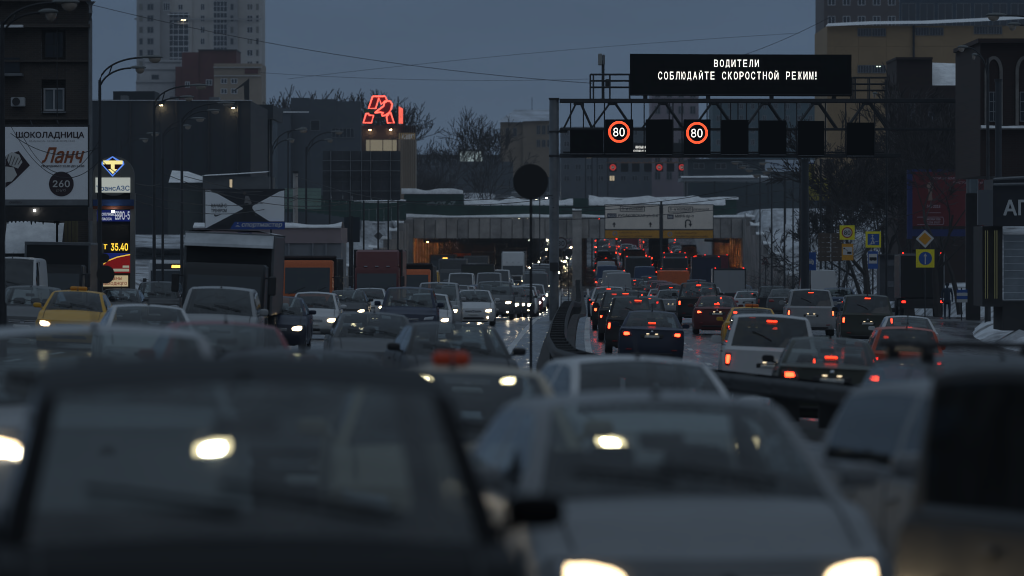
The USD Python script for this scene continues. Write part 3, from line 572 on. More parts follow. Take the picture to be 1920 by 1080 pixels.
        for x, ysq in ((k['xb'] - .06, (.38, -.38)), (k['xb'] - 1.0, (.42, 0, -.42))):
            if kind == 'van' and x < 0: continue
            for y in ysq:
                m = MB(); b = MB(); b.rbox(-.07, .07, -.24, .24, 0, .62, .05); b.rbox(-.05, .05, -.13, .13, .65, .84, .04); b.tube([(0, .06, .55), (0, .06, .7)], .01, 4); b.tube([(0, -.06, .55), (0, -.06, .7)], .01, 4)
                v, f = b.mesh; a = -.22; R_ = np.array([[math.cos(a), 0, math.sin(a)], [0, 1, 0], [-math.sin(a), 0, math.cos(a)]]); m.add(v @ R_.T + (x, y, zs), f); m.rbox(x, x + .5, y - .24, y + .24, zs - .06, zs + .08, .05); m.put('seat', CABIN, t)
        m = MB(); m.rbox(k['x1'] + .02, k['x1'] + .06, -.12, .12, k['H'] - .24, k['H'] - .16, .012); m.put('rear_view_mirror', BLACK, t)
        if kind == 'van': m = MB(); m.box(.3, .34, -hw + .12, hw - .12, .6, k['H'] - .12); m.put('bulkhead', CABIN, t)
    if taxi:
        x = (k['x1'] + k['x2']) / 2 + (.15 if not rear else -.1); z = s.top(x) + .04; m = MB(); ws = .13 if taxi == 'red' else .22; m.rbox(x - .07, x + .07, -ws, ws, z, z + .10, .03); m.put('taxi_sign', mat('taxi_lamp_' + taxi, {'orange': (.5, .12, .02), 'yellow': (.6, .25, .02), 'red': (.55, .06, .02)}[taxi], .4), t)
    if rack:
        for sy in (-1, 1):
            m = MB(); m.tube([(x, sy * (k['wr'] * hw - .06), s.top(x) + .09) for x in np.linspace(k['x1'] - .15, k['x2'] + .1, 7)], .022, 6); m.put('roof_rail', BLACK, t)
        for x in (k['x1'] - .35, k['x2'] + .4):
            m = MB(); z = s.top(x); m.rbox(x - .04, x + .04, -hw * .8, hw * .8, z + .12, z + .16, .01)
            for sy in (-1, 1): m.rbox(x - .05, x + .05, sy * (k['wr'] * hw - .06) - .05, sy * (k['wr'] * hw - .06) + .05, z - .02, z + .15, .01)
            m.put('roof_bar', BLACK, t)
    return k
def build_truck(kind, color, lod, rear=False, lights=1, t=None, box='dark_grey', H=3.3, W_=2.4, **kw):
    """box truck / tipper / tall cab / bus; the origin is below the middle of the vehicle"""
    bus = kind == 'bus'; L = 11.0 if bus else 7.6; h = L / 2; hw = W_ / 2; P = pm(color); B = pm(box)
    hc = {'box_truck': 2.35, 'tipper_truck': 2.75, 'tall_truck': 2.5, 'bus': H}[kind]; hcab = min(hc, H)
    bonnet = 1.9
    side = [(h - bonnet, .55), (h - .06, .55), (h, .75), (h - .02, 1.35), (h - .28, hcab - .18), (h - .42, hcab), (h - bonnet, hcab)] if not bus else [(-h, .4), (h - .05, .4), (h, .7), (h - .05, 1.2), (h - .2, H - .15), (h - .35, H), (-h + .1, H), (-h, H - .1)]
    def prism(poly, w, name, m_, parent=t, sm_=30, bevel=.07):
        q = trimesh.creation.extrude_polygon(Polygon(poly), 2 * w - 2 * bevel, engine='earcut'); v = np.array(q.vertices)
        inner = affinity.scale(Polygon(poly), 1, 1); a = Polygon(poly).buffer(-bevel, join_style=2)
        mm = []
        for yy, pol in ((-w, a), (-w + bevel, Polygon(poly)), (w - bevel, Polygon(poly)), (w, a)):
            mm += [(x, yy, z) for x, z in list(pol.exterior.coords)[:-1]]
        c = trimesh.convex.convex_hull(np.array(mm)); return obj(name, (np.array(c.vertices), np.array(c.faces)), m_, parent, sm_)
    cab = prism(side, hw - (.0 if bus else .12), 'body' if bus else 'cab', P)
    wc = hw - (.0 if bus else .12)
    zs0, zs1 = (1.3, hcab - .32) if not bus else (1.25, H - .55)
    def fx(z): return np.interp(z, [.75, 1.35, hcab - .18], [h, h - .02, h - .28]) if not bus else np.interp(z, [.7, 1.2, H - .15], [h, h - .05, h - .2])
    def fpatch(y0, y1, z0, z1, off, name, m_, parent=t):
        m = MB(); zz = np.linspace(z0, z1, 4); Pq = np.array([[(fx(z) + off, y, z) for y in (y1, y0)] for z in zz]); m.grid(Pq[:, ::-1])
        Pe = np.array([[(fx(z) - .02, y, z) for y in (y1, y0)] for z in zz]); m.grid(np.array([Pq[0], Pe[0]])); m.grid(np.array([Pe[-1], Pq[-1]])); m.grid(np.stack([Pq[:, 0], Pe[:, 0]], 1)); m.grid(np.stack([Pe[:, 1], Pq[:, 1]], 1))
        return m.put(name, m_, parent)
    if not rear or bus:
        fpatch(-wc * .9, wc * .9, zs0, zs1, .012, 'windscreen', FARGLASS)
        fpatch(-wc * .72, wc * .72, .78, 1.18, .012, 'grille', BLACK); fpatch(-wc * .98, wc * .98, .52, .74, .05, 'bumper', BLACK if kind != 'bus' else P)
        for sy in (-1, 1):
            hl = fpatch(sy * wc * .82 - .14, sy * wc * .82 + .14, .58, .72, .06, 'headlight', LENS)
            if lights: fpatch(sy * wc * .82 - .07, sy * wc * .82 + .07, .59, .71, .068, 'lit_bulb', HEADDIM if lights == 3 else HEAD, hl)
            m = MB(); m.tube([(h - .35, sy * wc, 2.0), (h - .1, sy * (wc + .18), 2.0)], .02, 5); m.rbox(h - .14, h - .06, sy * (wc + .2) - .1, sy * (wc + .2) + .1, 1.55, 2.05, .03); m.put('mirror', BLACK, t)
        for y0, y1 in ((.1, .75), (-.75, -.1)):
            m = MB(); m.tube([(fx(zs0) + .03, wc * y0, zs0 - .02), (fx(zs0 + .3) + .03, wc * y1, zs0 + .28)], .014, 4); m.put('wiper', BLACK, t)
    if bus:
        fpatch(-wc * .7, wc * .7, H - .48, H - .2, .014, 'display_panel', BLACK)
        if lights: fpatch(wc * .02, wc * .42, H - .41, H - .26, .022, 'destination_display', AMBER)
        for sy in (-1, 1):
            for q in range(6):
                m = MB(); x = h - .9 - q * 1.6; m.rbox(x - 1.48, x, sy * hw - .02, sy * hw + .02, 1.2, H - .5, .015); m.put('side_window', FARGLASS, t)
        if rear: m = MB(); m.rbox(-h - .015, -h + .05, -hw * .85, hw * .85, 1.5, H - .5, .01); m.put('rear_window', FARGLASS, t)
    else:
        if kw.get('fairing'):
            x0 = h - bonnet - .12; m = MB(); m.tm(trimesh.convex.convex_hull(np.array([(x0 + a, sy * (hw - .02), z) for sy in (-1, 1) for a, z in ((.03, H - .02), (.03, H - .36), (.55, H - .36), (.5, H - .28))]))); m.put('roof_deflector', mat('pale_deflector', (.42, .44, .46), .6, var=.2), t)
        if kind == 'tall_truck':
            sd = [(h - bonnet, hcab - .02), (h - .45, hcab + .0), (h - .62, hcab + .30), (h - .95, H - .1), (h - 1.25, H), (h - bonnet, H)]; prism(sd, wc * .97, 'roof_fairing', P)
            for sy in (-.55, 0, .55): m = MB(); m.rbox(h - .47, h - .36, sy - .08, sy + .08, hcab - .0, hcab + .05, .01); m.put('marker_lamp', LENS, t)
        x1 = h - bonnet - .12
        if kind == 'tipper_truck':
            m = MB(); m.rbox(-h + .1, x1, -hw, hw, 1.15, H - .12, .05); m.put('tipper_body', B, t)
            m = MB(); m.rbox(x1 - .05, x1 + .9, -hw, hw, H - .12, H, .03); m.rbox(x1 + .02, x1 + .12, -hw, hw, 1.1, H - .121, .03); m.put('headboard', BLACK, t)
            for q in range(6): m = MB(); x = -h + .5 + q * .9; m.rbox(x - .06, x + .06, -hw - .05, hw + .05, 1.2, H - .15, .02); m.put('body_rib', B, t)
        else:
            m = MB(); m.rbox(-h, x1, -hw, hw, 1.0, H, .05); m.put('cargo_box', B, t)
            E = STEEL if box in ('dark_grey', 'black', 'grey') else CABIN
            for (ax0, ax1, ay0, ay1, az0, az1) in [(x1 - .06, x1 + .02, -hw - .01, hw + .01, H - .10, H + .02), (x1 - .06, x1 + .02, -hw - .01, -hw + .07, 1.0, H - .101), (x1 - .06, x1 + .02, hw - .07, hw + .01, 1.0, H - .101),
                                                   (-h - .02, -h + .06, -hw - .01, hw + .01, H - .10, H + .02), (-h - .02, -h + .06, -hw - .01, -hw + .07, 1.0, H - .101), (-h - .02, -h + .06, hw - .07, hw + .01, 1.0, H - .101)]:
                m = MB(); m.rbox(ax0, ax1, ay0, ay1, az0, az1, .012); m.put('box_frame', E, t)
            for sy in (-1, 1): m = MB(); m.rbox(-h - .015, -h + .03, min(sy * .02, sy * (hw - .09)), max(sy * .02, sy * (hw - .09)), 1.03, H - .12, .01); m.put('rear_door', B, t)
            if kw.get('snow'):
                P_ = []
                for q in np.linspace(-h + .05, x1 - .05, 12):
                    P_.append([(q, y, H + .02 + .07 * (1 - (y / hw) ** 4) * (.5 + meshkit.noise(np.array([[q * .9, y, 3.]]), 5)[0])) for y in np.linspace(-hw, hw, 7)])
                m = MB(); m.grid(np.array(P_)); m.put('roof_snow', SNOW, t, True)
    for sy in (-1, 1):
        m = MB(); m.rbox(-h - .03, -h + .02, sy * hw * .82 - .16, sy * hw * .82 + .16, .72, .88, .01); T = m.put('taillight', LENSRED, t)
        if rear and lights:
            m = MB(); m.rbox(-h - .045, -h - .02, sy * hw * .82 - .1, sy * hw * .82 + .1, .75, .86, .005); m.put('lit_lamp', BRAKE if lights == 2 else TAIL, T)
            m = MB(); m.rbox(-h - .05, -h, sy * hw * .85 - .04, sy * hw * .85 + .04, H + .03, H + .08, .01); m.put('marker_lamp', TAIL, t)
    m = MB(); m.rbox(-h, h - 1.0, -hw + .25, hw - .25, .55, .98 if not bus else .7, .03); m.put('chassis', BLACK, t)
    m = MB(); m.rbox(-h, -h + .1, -hw + .1, hw - .1, .45, .65, .02); m.put('rear_bumper', BLACK, t)
    ty, rm = wheel_meshes(.48, 0)
    for x in (h - 1.25, -h + 2.3, -h + 1.15):
        if x == -h + 1.15 and bus: continue
        for sy in (-1, 1): w = obj('wheel', shift(ty, (x, sy * (hw - .16), .48)), RUBBER, t, 35); obj('rim', shift(rm, (x, sy * (hw - .15), .48)), STEEL, w)
    return dict(L=L)
TRUCKS = ('box_truck', 'tipper_truck', 'tall_truck', 'bus')
_proto = {}
def vehicle(kind, color, px, D, rear, label, lights=1, rot=0.0, lod=1, name=None, group=None, x=None, **kw):
    L = KINDS[kind]['L'] if kind in KINDS else (11.0 if kind == 'bus' else 7.6)
    cat = {'van': 'van', 'minivan': 'minivan', 'leisure': 'van', 'bus': 'bus', 'box_truck': 'truck', 'tipper_truck': 'truck', 'tall_truck': 'truck'}.get(kind, 'taxi' if kw.get('taxi') else 'car')
    Dc = D + L / 2; xx = X(px, D) + (bar(Dc) - bar(D)) * .6 if x is None else x
    tang = math.degrees(math.atan((bar(Dc + 6) - bar(Dc - 6)) / 12))
    if rear: a = 90 - (tang if D > 125 else 0.9) + rot; pitch = -math.degrees(math.atan(gslope(Dc)))
    else: a = -90 - max(tang, -9) + rot; pitch = math.degrees(math.atan(gslope(Dc)))
    nm = name or (('taxi' if kw.get('taxi') else NAMES.get(kind, kind)))
    roll = math.degrees(math.atan(float(_cf(Dc)))) * (1 if rear else -1)
    t = thing(nm, label, cat, (xx, Dc, float(gz(Dc, xx)) + .008), a, group, pitch)
    if roll: UsdGeom.Xformable(t).AddRotateXOp().Set(roll)
    key = (kind, color, lod, rear, lights, str(sorted(kw.items())))
    if key in _proto:
        t.GetReferences().AddInternalReference(_proto[key]); t.SetInstanceable(True)
    else:
        _proto[key] = t.GetPath()
        (build_car if kind in KINDS else build_truck)(kind, color, lod, rear=rear, lights=lights, t=t, **kw)
    return t
# ---------------------------------------------------------------- buildings
def building(name, label, cat='building', D=0.0, px=960): return thing(name, label, cat, (X(px, D), D, gz(D) if D < 900 else float(_surf(D))))
def wbox(parent, o, name, m, px0, px1, py0, py1, D, depth, oblique=0.0, **k):
    b = MB(o); prect(b, px0, px1, py0, py1, D, depth)
    if oblique: b.v[-1][:, 0] += np.where(b.v[-1][:, 1] + o[1] > D + depth * .5, oblique, 0)   # a house set at a slant to the road
    return b.put(name, m, parent, **k)
def opening(parent, o, px0, px1, py0, py1, D, frame, glass, bars=1, rows=1, fw=1.2, proud=0.06):
    """window: a frame of four bars with mullions standing proud of the wall, and a pane behind them"""
    b = MB(o)
    def r(a0, a1, b0, b1): b.box(X(a0, D), X(a1, D), D - proud, D + 0.02, Z(b1, D), Z(b0, D))
    r(px0, px1, py0, py0 + fw); r(px0, px1, py1 - fw, py1); r(px0, px0 + fw, py0 + fw, py1 - fw); r(px1 - fw, px1, py0 + fw, py1 - fw)
    for q in range(1, bars): x = px0 + (px1 - px0) * q / bars; r(x - fw / 2, x + fw / 2, py0 + fw, py1 - fw)
    fr = b.put('window', frame, parent); b = MB(o)
    for q in range(1, rows): y = py0 + (py1 - py0) * q / rows; b.box(X(px0 + fw, D), X(px1 - fw, D), D - proud + .01, D + .01, Z(y + fw / 2, D), Z(y - fw / 2, D))
    if rows > 1: b.put('glazing_bar', frame, fr)
    b = MB(o); b.box(X(px0 + fw, D), X(px1 - fw, D), D - 0.035, D + 0.015, Z(py1 - fw, D), Z(py0 + fw, D)); b.put('pane', glass, fr)
WIN = mat('dark_window_glass', (0.02, 0.026, 0.034), 0.12, spec=0.8); WFRAME = mat('white_window_frame', (0.45, 0.46, 0.48), 0.5); GFRAME = mat('grey_window_frame', (0.16, 0.17, 0.18), 0.5)
CURT = mat('curtain_window', (.10, .10, .095), .25, spec=.7); CURT2 = mat('blind_window', (.17, .165, .15), .35); LITW = emat('lit_window', (1.0, 0.82, 0.55), 0.42); SPOT = emat('wall_spot', (1.0, 0.72, 0.38), 55.0)
# tall apartment tower
D = 1000.0; o = W(370, 400, D); T = thing('apartment_tower', 'tall pale apartment tower with glazed balcony bays rising behind the dark shop hall', 'building', o)
TW = mat('tower_render', (0.38, 0.365, 0.35), 0.8, var=0.15, vscale=0.1); TW2 = mat('tower_render_grey', (0.27, 0.27, 0.275), 0.8, var=0.15, vscale=0.1)
for (a, b, c, m_) in ((256, 300, 36, TW2), (300, 318, 20, TW2), (318, 360, 8, TW), (360, 392, 0, TW), (392, 426, 4, TW), (426, 446, 10, TW2), (446, 487, 0, TW)):
    wbox(T, o, 'wall', m_, a + .05, b - .05, -70, 440, D - c * 0.05, 22)
for y in (34, -40): wbox(T, o, 'cornice', TW2, 252, 490, y, y + 3, D - .8, .3)
for fl in range(-2, 6):
    y0 = -36 + fl * 21.5 + 43
    for (a, b, n, r, fr, c, f_) in ((261, 268, 1, 1, GFRAME, 36, 1), (276, 288, 2, 1, GFRAME, 36, 1), (376, 384, 2, 1, WFRAME, 0, .7), (432, 438, 1, 1, GFRAME, 10, .8), (463, 474, 2, 1, WFRAME, 0, .8), (480, 485, 1, 1, GFRAME, 0, .8)):
        opening(T, o, a, b, y0, y0 + 12, D - c * .05, fr, (WIN, WIN, CURT, WIN, CURT2)[int(rng.integers(5))], n, r, f_)
    opening(T, o, 400, 426, y0 - 5, y0 + 15, D - .25, WFRAME, WIN, 4, 2, .8)
    if y0 > 28: opening(T, o, 315, 354, y0 - 6, y0 + 15.2, D - .45, WFRAME, WIN, 4, 2, 1.0)
    else: opening(T, o, 306, 319, y0 - 2, y0 + 13, D - 1.05, WFRAME, WIN, 3, 1, 1.0); opening(T, o, 334, 343, y0 + 1, y0 + 12, D - .45, WFRAME, WIN, 2, 1, .8)
for px in (342, 347):
    b = MB(o); b.rbox(X(px, D) - .16, X(px, D) + .16, D - .75, D - .5, Z(38, D), Z(36, D), .03); b.put('lit_lamp', emat('tower_lamp', (1, .75, .45), 12.0), T)
wbox(T, o, 'bay_roof', SNOW, 314, 355, 26.3, 27.5, D - 1.2, 1)
# lower blocks in front of the tower
RED = mat('dark_red_brick', (0.10, 0.035, 0.035), 0.85, var=0.2, vscale=0.3)
D = 860.0; o = W(385, 300, D); T = thing('red_brick_block', 'plain dark red brick block standing before the apartment tower', 'building', o)
wbox(T, o, 'wall', RED, 341, 372, 98, 330, D, 14); wbox(T, o, 'wall', RED, 372.1, 443, 93.5, 330, D + .4, 14); wbox(T, o, 'wall', RED, 329, 340.9, 125, 330, D + .2, 10); wbox(T, o, 'parapet', DARKSTEEL, 371, 444, 92.5, 94.5, D + .1, 14)
opening(T, o, 386, 398, 149, 160, D, WFRAME, WIN, 2, 1, 1.2); opening(T, o, 347, 356, 153, 164, D, WFRAME, WIN, 2, 1, 1.2)
D = 840.0; o = W(445, 300, D); T = thing('beige_office_block', 'low beige office block with a flat roof at the right foot of the tower', 'building', o)
BEI = mat('beige_render', (0.27, 0.22, 0.17), 0.8, var=0.12, vscale=0.2)
wbox(T, o, 'wall', BEI, 401, 490, 119, 330, D, 16); wbox(T, o, 'cornice', TW, 400, 491, 125, 127, D - .4, .39); wbox(T, o, 'cornice', TW, 401, 489, 141, 143, D - .3, .29); wbox(T, o, 'sign_panel', RED, 459, 484, 129, 138, D - .12, .1)
for a in (414, 433): opening(T, o, a, a + 12, 147, 157, D, WFRAME, WIN, 2, 1, 1.2); opening(T, o, a, a + 12, 166, 176, D, WFRAME, WIN, 2, 1, 1.2)
D = 870.0; o = W(300, 300, D); T = thing('white_terrace_block', 'white stepped low block with dark window at the left foot of the tower', 'building', o)
WH = mat('white_render', (0.38, 0.38, 0.39), 0.8, var=0.15, vscale=0.3)
for a, b, y, d in ((272, 340, 112, 6), (262, 336, 126, 3), (255, 328, 150, 0)): wbox(T, o, 'wall', WH, a, b, y, 330, D + d, 8); wbox(T, o, 'cornice', GFRAME, a - 1, b + 1, y + 4, y + 5, D + d - .2, .19)
opening(T, o, 284, 298, 140, 149, D + 3, GFRAME, WIN, 1, 1, .8)
# dark shop hall with wall spots
D = 430.0; o = W(360, 430, D); T = thing('dark_shop_hall', 'long windowless dark blue shop hall lit by two wall spots', 'building', o)
HALL = mat('dark_blue_cladding', (0.022, 0.028, 0.036), 0.7, var=0.12, vscale=0.2)
for k, (a, b) in enumerate(((168, 218), (218, 300), (300, 360), (360, 420), (420, 470))): wbox(T, o, 'cladding_panel', HALL, a + .15, b - .15, 189 + (k == 0) * -2, 440, D, 30)
wbox(T, o, 'parapet_cap', mat('snowy_cap', (.45, .47, .5), .8, var=.4, vscale=.8), 168, 471, 187.4, 189, D - .1, 1.2); wbox(T, o, 'plant_room', HALL, 212, 290, 171, 187.3, D + 8, 6)
for a, b_, y in ((226, 238, 179), (318, 331, 181), (349, 356, 178), (392, 410, 182)): wbox(T, o, 'roof_unit', STEEL, a, b_, y, 187.2, D + 4, 2.5)
for a in (244, 331, 391, 446): b = MB(o); b.tube([(X(a, D), D - .12, Z(189, D)), (X(a, D), D - .12, Z(420, D))], .07, 6); b.put('downpipe', DARKSTEEL, T)
for px, py in ((303, 197), (437.5, 202)):
    b = MB(o); x, z = X(px, D), Z(py, D); b.rbox(x - .12, x + .12, D - .5, D - .02, z - .02, z + .1, .02); h = b.put('wall_spot', DARKSTEEL, T); b = MB(o); b.box(x - .09, x + .09, D - .42, D - .25, z - .06, z - .021); b.put('lamp_glow', SPOT, h)
b = MB(o); x0 = X(432, D); b.plate(Polygon([(X(430, D), Z(172, D)), (X(464, D), Z(145, D)), (X(464, D), Z(188, D)), (X(455, D), Z(188, D)), (X(454, D), Z(158, D))]), D + 3, .3); b.put('roof_fin', DARKSTEEL, T)
D = 470.0; o = W(505, 430, D); T = thing('glass_entrance_block', 'glazed entrance block with vertical fins beside the dark shop hall', 'building', o)
wbox(T, o, 'wall', HALL, 471, 512, 196, 222, D - 4, 20); wbox(T, o, 'glass_wall', mat('entrance_glass', (0.05, 0.065, 0.075), .15, spec=.8), 474, 511, 222.1, 430, D, 10)
for px in np.arange(475, 512, 5): wbox(T, o, 'fin', GFRAME, px - .5, px + .5, 222.1, 430, D - .35, .34)
for px, py in ((495.5, 290), (489, 308)): b = MB(o); b.rbox(X(px, D) - .1, X(px, D) + .1, D - .55, D - .36, Z(py + 6, D), Z(py, D), .02); b.put('lamp_glow', emat('entrance_lamp', (1, .8, .55), 5.0), T)
D = 540.0; o = W(600, 430, D); T = thing('grey_store_wall', 'broad blank grey store wall behind the glazed entrance block', 'building', o)
GST = mat('grey_cladding', (0.075, 0.088, 0.105), 0.75, var=0.12, vscale=0.15)
for a, b, y in ((512, 545, 203), (545, 580, 183.5), (580, 630, 186), (630, 676, 190)): wbox(T, o, 'cladding_panel', GST, a + .1, b - .1, y, 430, D + (a > 540) * 2, 4 if b == 676 else 30)
wbox(T, o, 'snow_ledge', SNOW, 531, 579, 209, 211, D - .2, .19); opening(T, o, 622, 664, 240, 258, D + 2, GFRAME, WIN, 6, 1, .8); opening(T, o, 582, 600, 225, 245, D + 2, GFRAME, HALL, 1, 1, 1)
# store corner with the neon emblem
D = 600.0; o = W(728, 430, D); T = thing('store_corner', 'dark brown store corner with a lit glazed storey under the red neon emblem', 'building', o)
BR = mat('dark_brown_cladding', (0.05, 0.03, 0.028), 0.7, var=0.15, vscale=0.3)
wbox(T, o, 'wall', BR, 678, 747, 235, 262, D, 10); wbox(T, o, 'wall', BR, 678, 686, 262.1, 430, D, 10); wbox(T, o, 'wall', BR, 744, 747, 262.1, 430, D, 10); wbox(T, o, 'wall', BR, 686.1, 743.9, 283, 430, D, 10)
GLOWIN = emat('lit_shop_interior', (1.0, 0.9, 0.66), 0.17)
for a, b in ((686.3, 693.5), (694.2, 717), (718.4, 735), (735.6, 743.8)): wbox(T, o, 'lit_window', GLOWIN, a, b, 262.3, 282.8, D + .3, .1)
for px in (693.8, 717.7, 735.3): wbox(T, o, 'mullion', BR, px - .5, px + .5, 262.2, 282.9, D - .05, .3)
for px, py in ((694, 243), (733, 242.5)):
    b = MB(o); x, z = X(px, D), Z(py, D); b.rbox(x - .14, x + .14, D - .6, D - .02, z - .02, z + .12, .02); h = b.put('wall_spot', DARKSTEEL, T); b = MB(o); b.box(x - .1, x + .1, D - .5, D - .3, z - .06, z - .021); b.put('lamp_glow', SPOT, h)
for k in range(8): # the curved side
    a, b_ = 747 + 4 * k, 747 + 4 * (k + 1); wbox(T, o, 'wall', BR, a, b_ - .1, 234 + .25 * k, 249, D + .6 * k * k * .3, 8); wbox(T, o, 'lit_window', emat('lit_side_window', (1, .78, .45), .09), a + .8, b_ - .9, 249.1, 261, D + .6 * k * k * .3 + .25, .2); wbox(T, o, 'wall', BEI, a, b_ - .1, 261.1, 430, D + .6 * k * k * .3, 8)
NEON = emat('red_neon', (1.0, 0.11, 0.075), 2.6); NEONF = mat('red_sign_face', (0.22, 0.008, 0.012), 0.4); NEONG = mat('green_sign_face', (0.01, 0.09, 0.03), .4)
S = thing('neon_emblem', 'red neon letter A with a bird across it on the store roof', 'sign', W(718, 235, D)); so = W(718, 235, D)
def PP(l): return [(X(660 + a * 140 / 1080, D), Z(160 + b * 140 / 1080, D)) for a, b in l]
up = PP([(300, 160), (480, 160), (505, 210), (470, 235), (425, 275), (390, 180), (345, 335), (240, 335)]); lo = PP([(205, 410), (245, 410), (245, 432), (315, 436), (283, 542), (165, 542)]); rt = PP([(500, 455), (560, 395), (610, 545), (515, 545)])
bird = PP([(330, 398), (400, 345), (460, 300), (470, 255), (510, 228), (555, 232), (575, 262), (585, 275), (575, 300), (570, 340), (540, 395), (490, 432), (435, 445), (430, 420), (460, 400), (410, 390)])
for l, nm in ((up, 'letter_top'), (lo, 'letter_left_foot'), (rt, 'letter_right_foot'), (bird, 'bird')):
    b = MB(so); b.plate(Polygon(l).buffer(0), D - .2 - (.15 if nm == 'bird' else 0), .12); fa = b.put(nm, NEONF, S); b = MB(so); y = D - .38 - (.15 if nm == 'bird' else 0); b.tube([(x, y, z) for x, z in l + l[:1]], .085, 6); b.put('neon_tube', NEON, fa)
b = MB(so); b.plate(Polygon(PP([(175, 350), (320, 352), (300, 400), (170, 395)])), D - .15, .1); b.put('green_bar', NEONG, S)
b = MB(so); b.tube([(X(px, D), D + .3, Z(py, D)) for px, py in ((684, 236), (720, 184))], .06, 5); b.tube([(X(px, D), D + .3, Z(py, D)) for px, py in ((736, 236), (720, 184))], .06, 5); b.tube([(X(px, D), D + .3, Z(py, D)) for px, py in ((682, 222), (740, 222))], .06, 5); b.put('frame', DARKSTEEL, S)
S = thing('side_neon_sign', 'narrow red neon sign seen edge-on at the roof corner', 'sign', W(751, 235, D)); so = W(751, 235, D)
b = MB(so); b.rbox(X(745.5, D), X(747.5, D), D - .5, D - .2, Z(233, D), Z(181, D), .02); b.put('mast', DARKSTEEL, S)
for k in range(4): b = MB(so); b.rbox(X(747.8 + k * 2, D), X(749.4 + k * 2, D), D - .45 + k * .1, D - .3 + k * .1, Z(232, D), Z(200 + k, D), .01); b.put('neon_tube', emat('red_neon_side', (1, .15, .1), 1.3), S)
# ---- left: brick block near the road, with its advertising board
D = 215.0; o = W(80, 520, D); T = thing('old_brick_block', 'old dark brick block with one white-framed window above the cafe poster', 'building', o)
BK = usdkit.material(stage, '/World/Looks/old_brick', {'tc': ('texture_coordinate', {}), 'map': ('mapping', {'rotation': (math.pi / 2, 0, 0)}), 'b': ('brick_texture', {'color1': (.06, .045, .035), 'color2': (.04, .032, .028), 'mortar': (.07, .065, .06), 'scale': 1.0, 'brick_width': .26, 'row_height': .075, 'mortar_size': .008}), 'p': ('principled_bsdf', {'roughness': .85})}, [('tc.object', 'map.vector'), ('map.vector', 'b.vector'), ('b.color', 'p.base_color')], surface='p.BSDF')
for (a, b, y0, y1) in ((-60, 78, -90, 480), (78.05, 123, 114, 149), (78.05, 123, 213, 480), (123.05, 168, -90, 480), (78.05, 123, -90, 55)): wbox(T, o, 'wall', BK, a, b, y0, y1, D, 14, -1.2)
wbox(T, o, 'recess', BK, 78.1, 122.9, 55.1, 113.9, D + .3, 12); wbox(T, o, 'recess', BK, 78.1, 122.9, 149.1, 212.9, D + .45, 12)
for y0, y1, p in ((45, 51, .5), (112, 116, .22), (219, 224, .3), (-5, 2, .6)): wbox(T, o, 'cornice', BK, -60, 168.3, y0, y1, D - p, p - .003)
opening(T, o, 82, 121, 165, 208, D + .4, WFRAME, mat('curtained_pane', (.12, .15, .17), .15, spec=.7), 2, 1, 3.2, .1); wbox(T, o, 'sill', STEEL, 80, 123, 209, 212, D - .15, .5); opening(T, o, 84, 119, 60, 108, D + .28, mat('dark_frame', (.03, .03, .03), .6), WIN, 2, 2, 1.5, .05)
wbox(T, o, 'ledge_snow', SNOW, -20, 42, 46.5, 51, D - .95, .44); wbox(T, o, 'canopy', STEEL, -10, 41, 137, 142, D - .9, .89); wbox(T, o, 'canopy_window', WIN, 2, 37, 108, 136.5, D - .1, .09)
b = MB(o); b.rbox(X(22, D), X(48, D), D - .42, D - .01, Z(200, D), Z(183, D), .03); ac = b.put('air_conditioner', mat('white_plastic', (.4, .41, .42), .5), T); b = MB(o); q = trimesh.creation.cylinder(.15, .03, sections=20); q.apply_transform(trimesh.transformations.rotation_matrix(math.pi / 2, [1, 0, 0])); q.apply_translation((X(32, D), D - .43, Z(191, D))); b.tm(q); b.put('fan', BLACK, ac)
b = MB(o); b.tube([(X(168, D) + .05, D - .3, Z(500, D)), (X(168, D) + .05, D - .3, Z(40, D)), (X(172, D), D - .6, Z(24, D)), (X(172, D), D - .6, Z(10, D))], .075, 8); b.put('downpipe', STEEL, T); b = MB(o); b.tube([(X(172, D), D - .6, Z(10, D)), (X(172, D), D - .6, Z(4, D))], [.09, .2], 8); b.put('rain_hopper', STEEL, T)
b = MB(o); b.tube([(X(108, D), D - .2, Z(220, D)), (X(108, D), D - .2, Z(0, D))], .02, 5); b.put('wall_cable', BLACK, T)
def backlit(name, col, s): return emat(name, col, s)
D = 205.0; o = W(88, 386, D); T = thing('cafe_poster', 'large white cafe poster with a price disc on the old brick block', 'billboard', o)
wbox(T, o, 'frame', DARKSTEEL, 7, 167, 234, 388, D + .06, .3); wbox(T, o, 'poster', mat('poster_paper', (.88, .9, .93), .5), 9.5, 164.5, 238, 374, D, .055); wbox(T, o, 'lower_strip', STEEL, 9.5, 164.5, 374.4, 385, D, .055)
def lab(nm, m, fn, par=None): b = MB(o); fn(b); b.put(nm, m, par or T)
DKB = mat('dark_brown_print', (.03, .015, .02), .5); RUST = mat('rust_print', (.30, .075, .02), .5); GREYP = mat('grey_print', (.3, .28, .27), .5)
lab('heading', DKB, lambda b: ptext(b, 'ШОКОЛАДНИЦА', 30, 158, 247, 260.5, D, .012, True)); lab('small_print', GREYP, lambda b: ptext(b, 'ВАША КОФЕЙНЯ', 55, 140, 263, 265, D, .01))
lab('big_word', RUST, lambda b: ptext(b, 'Ланч', 78, 152, 276, 306, D, .012, True, .28)); lab('hours', DKB, lambda b: ptext(b, 'ПО БУДНЯМ С 12.00 ДО 16.00', 78, 158, 309.5, 314, D, .01, True))
lab('price_disc', DKB, lambda b: b.plate(Point(X(115, D), Z(345, D)).buffer(23.2 / F * D), D, .012)); LTP = mat('pale_print', (.6, .6, .58), .5)
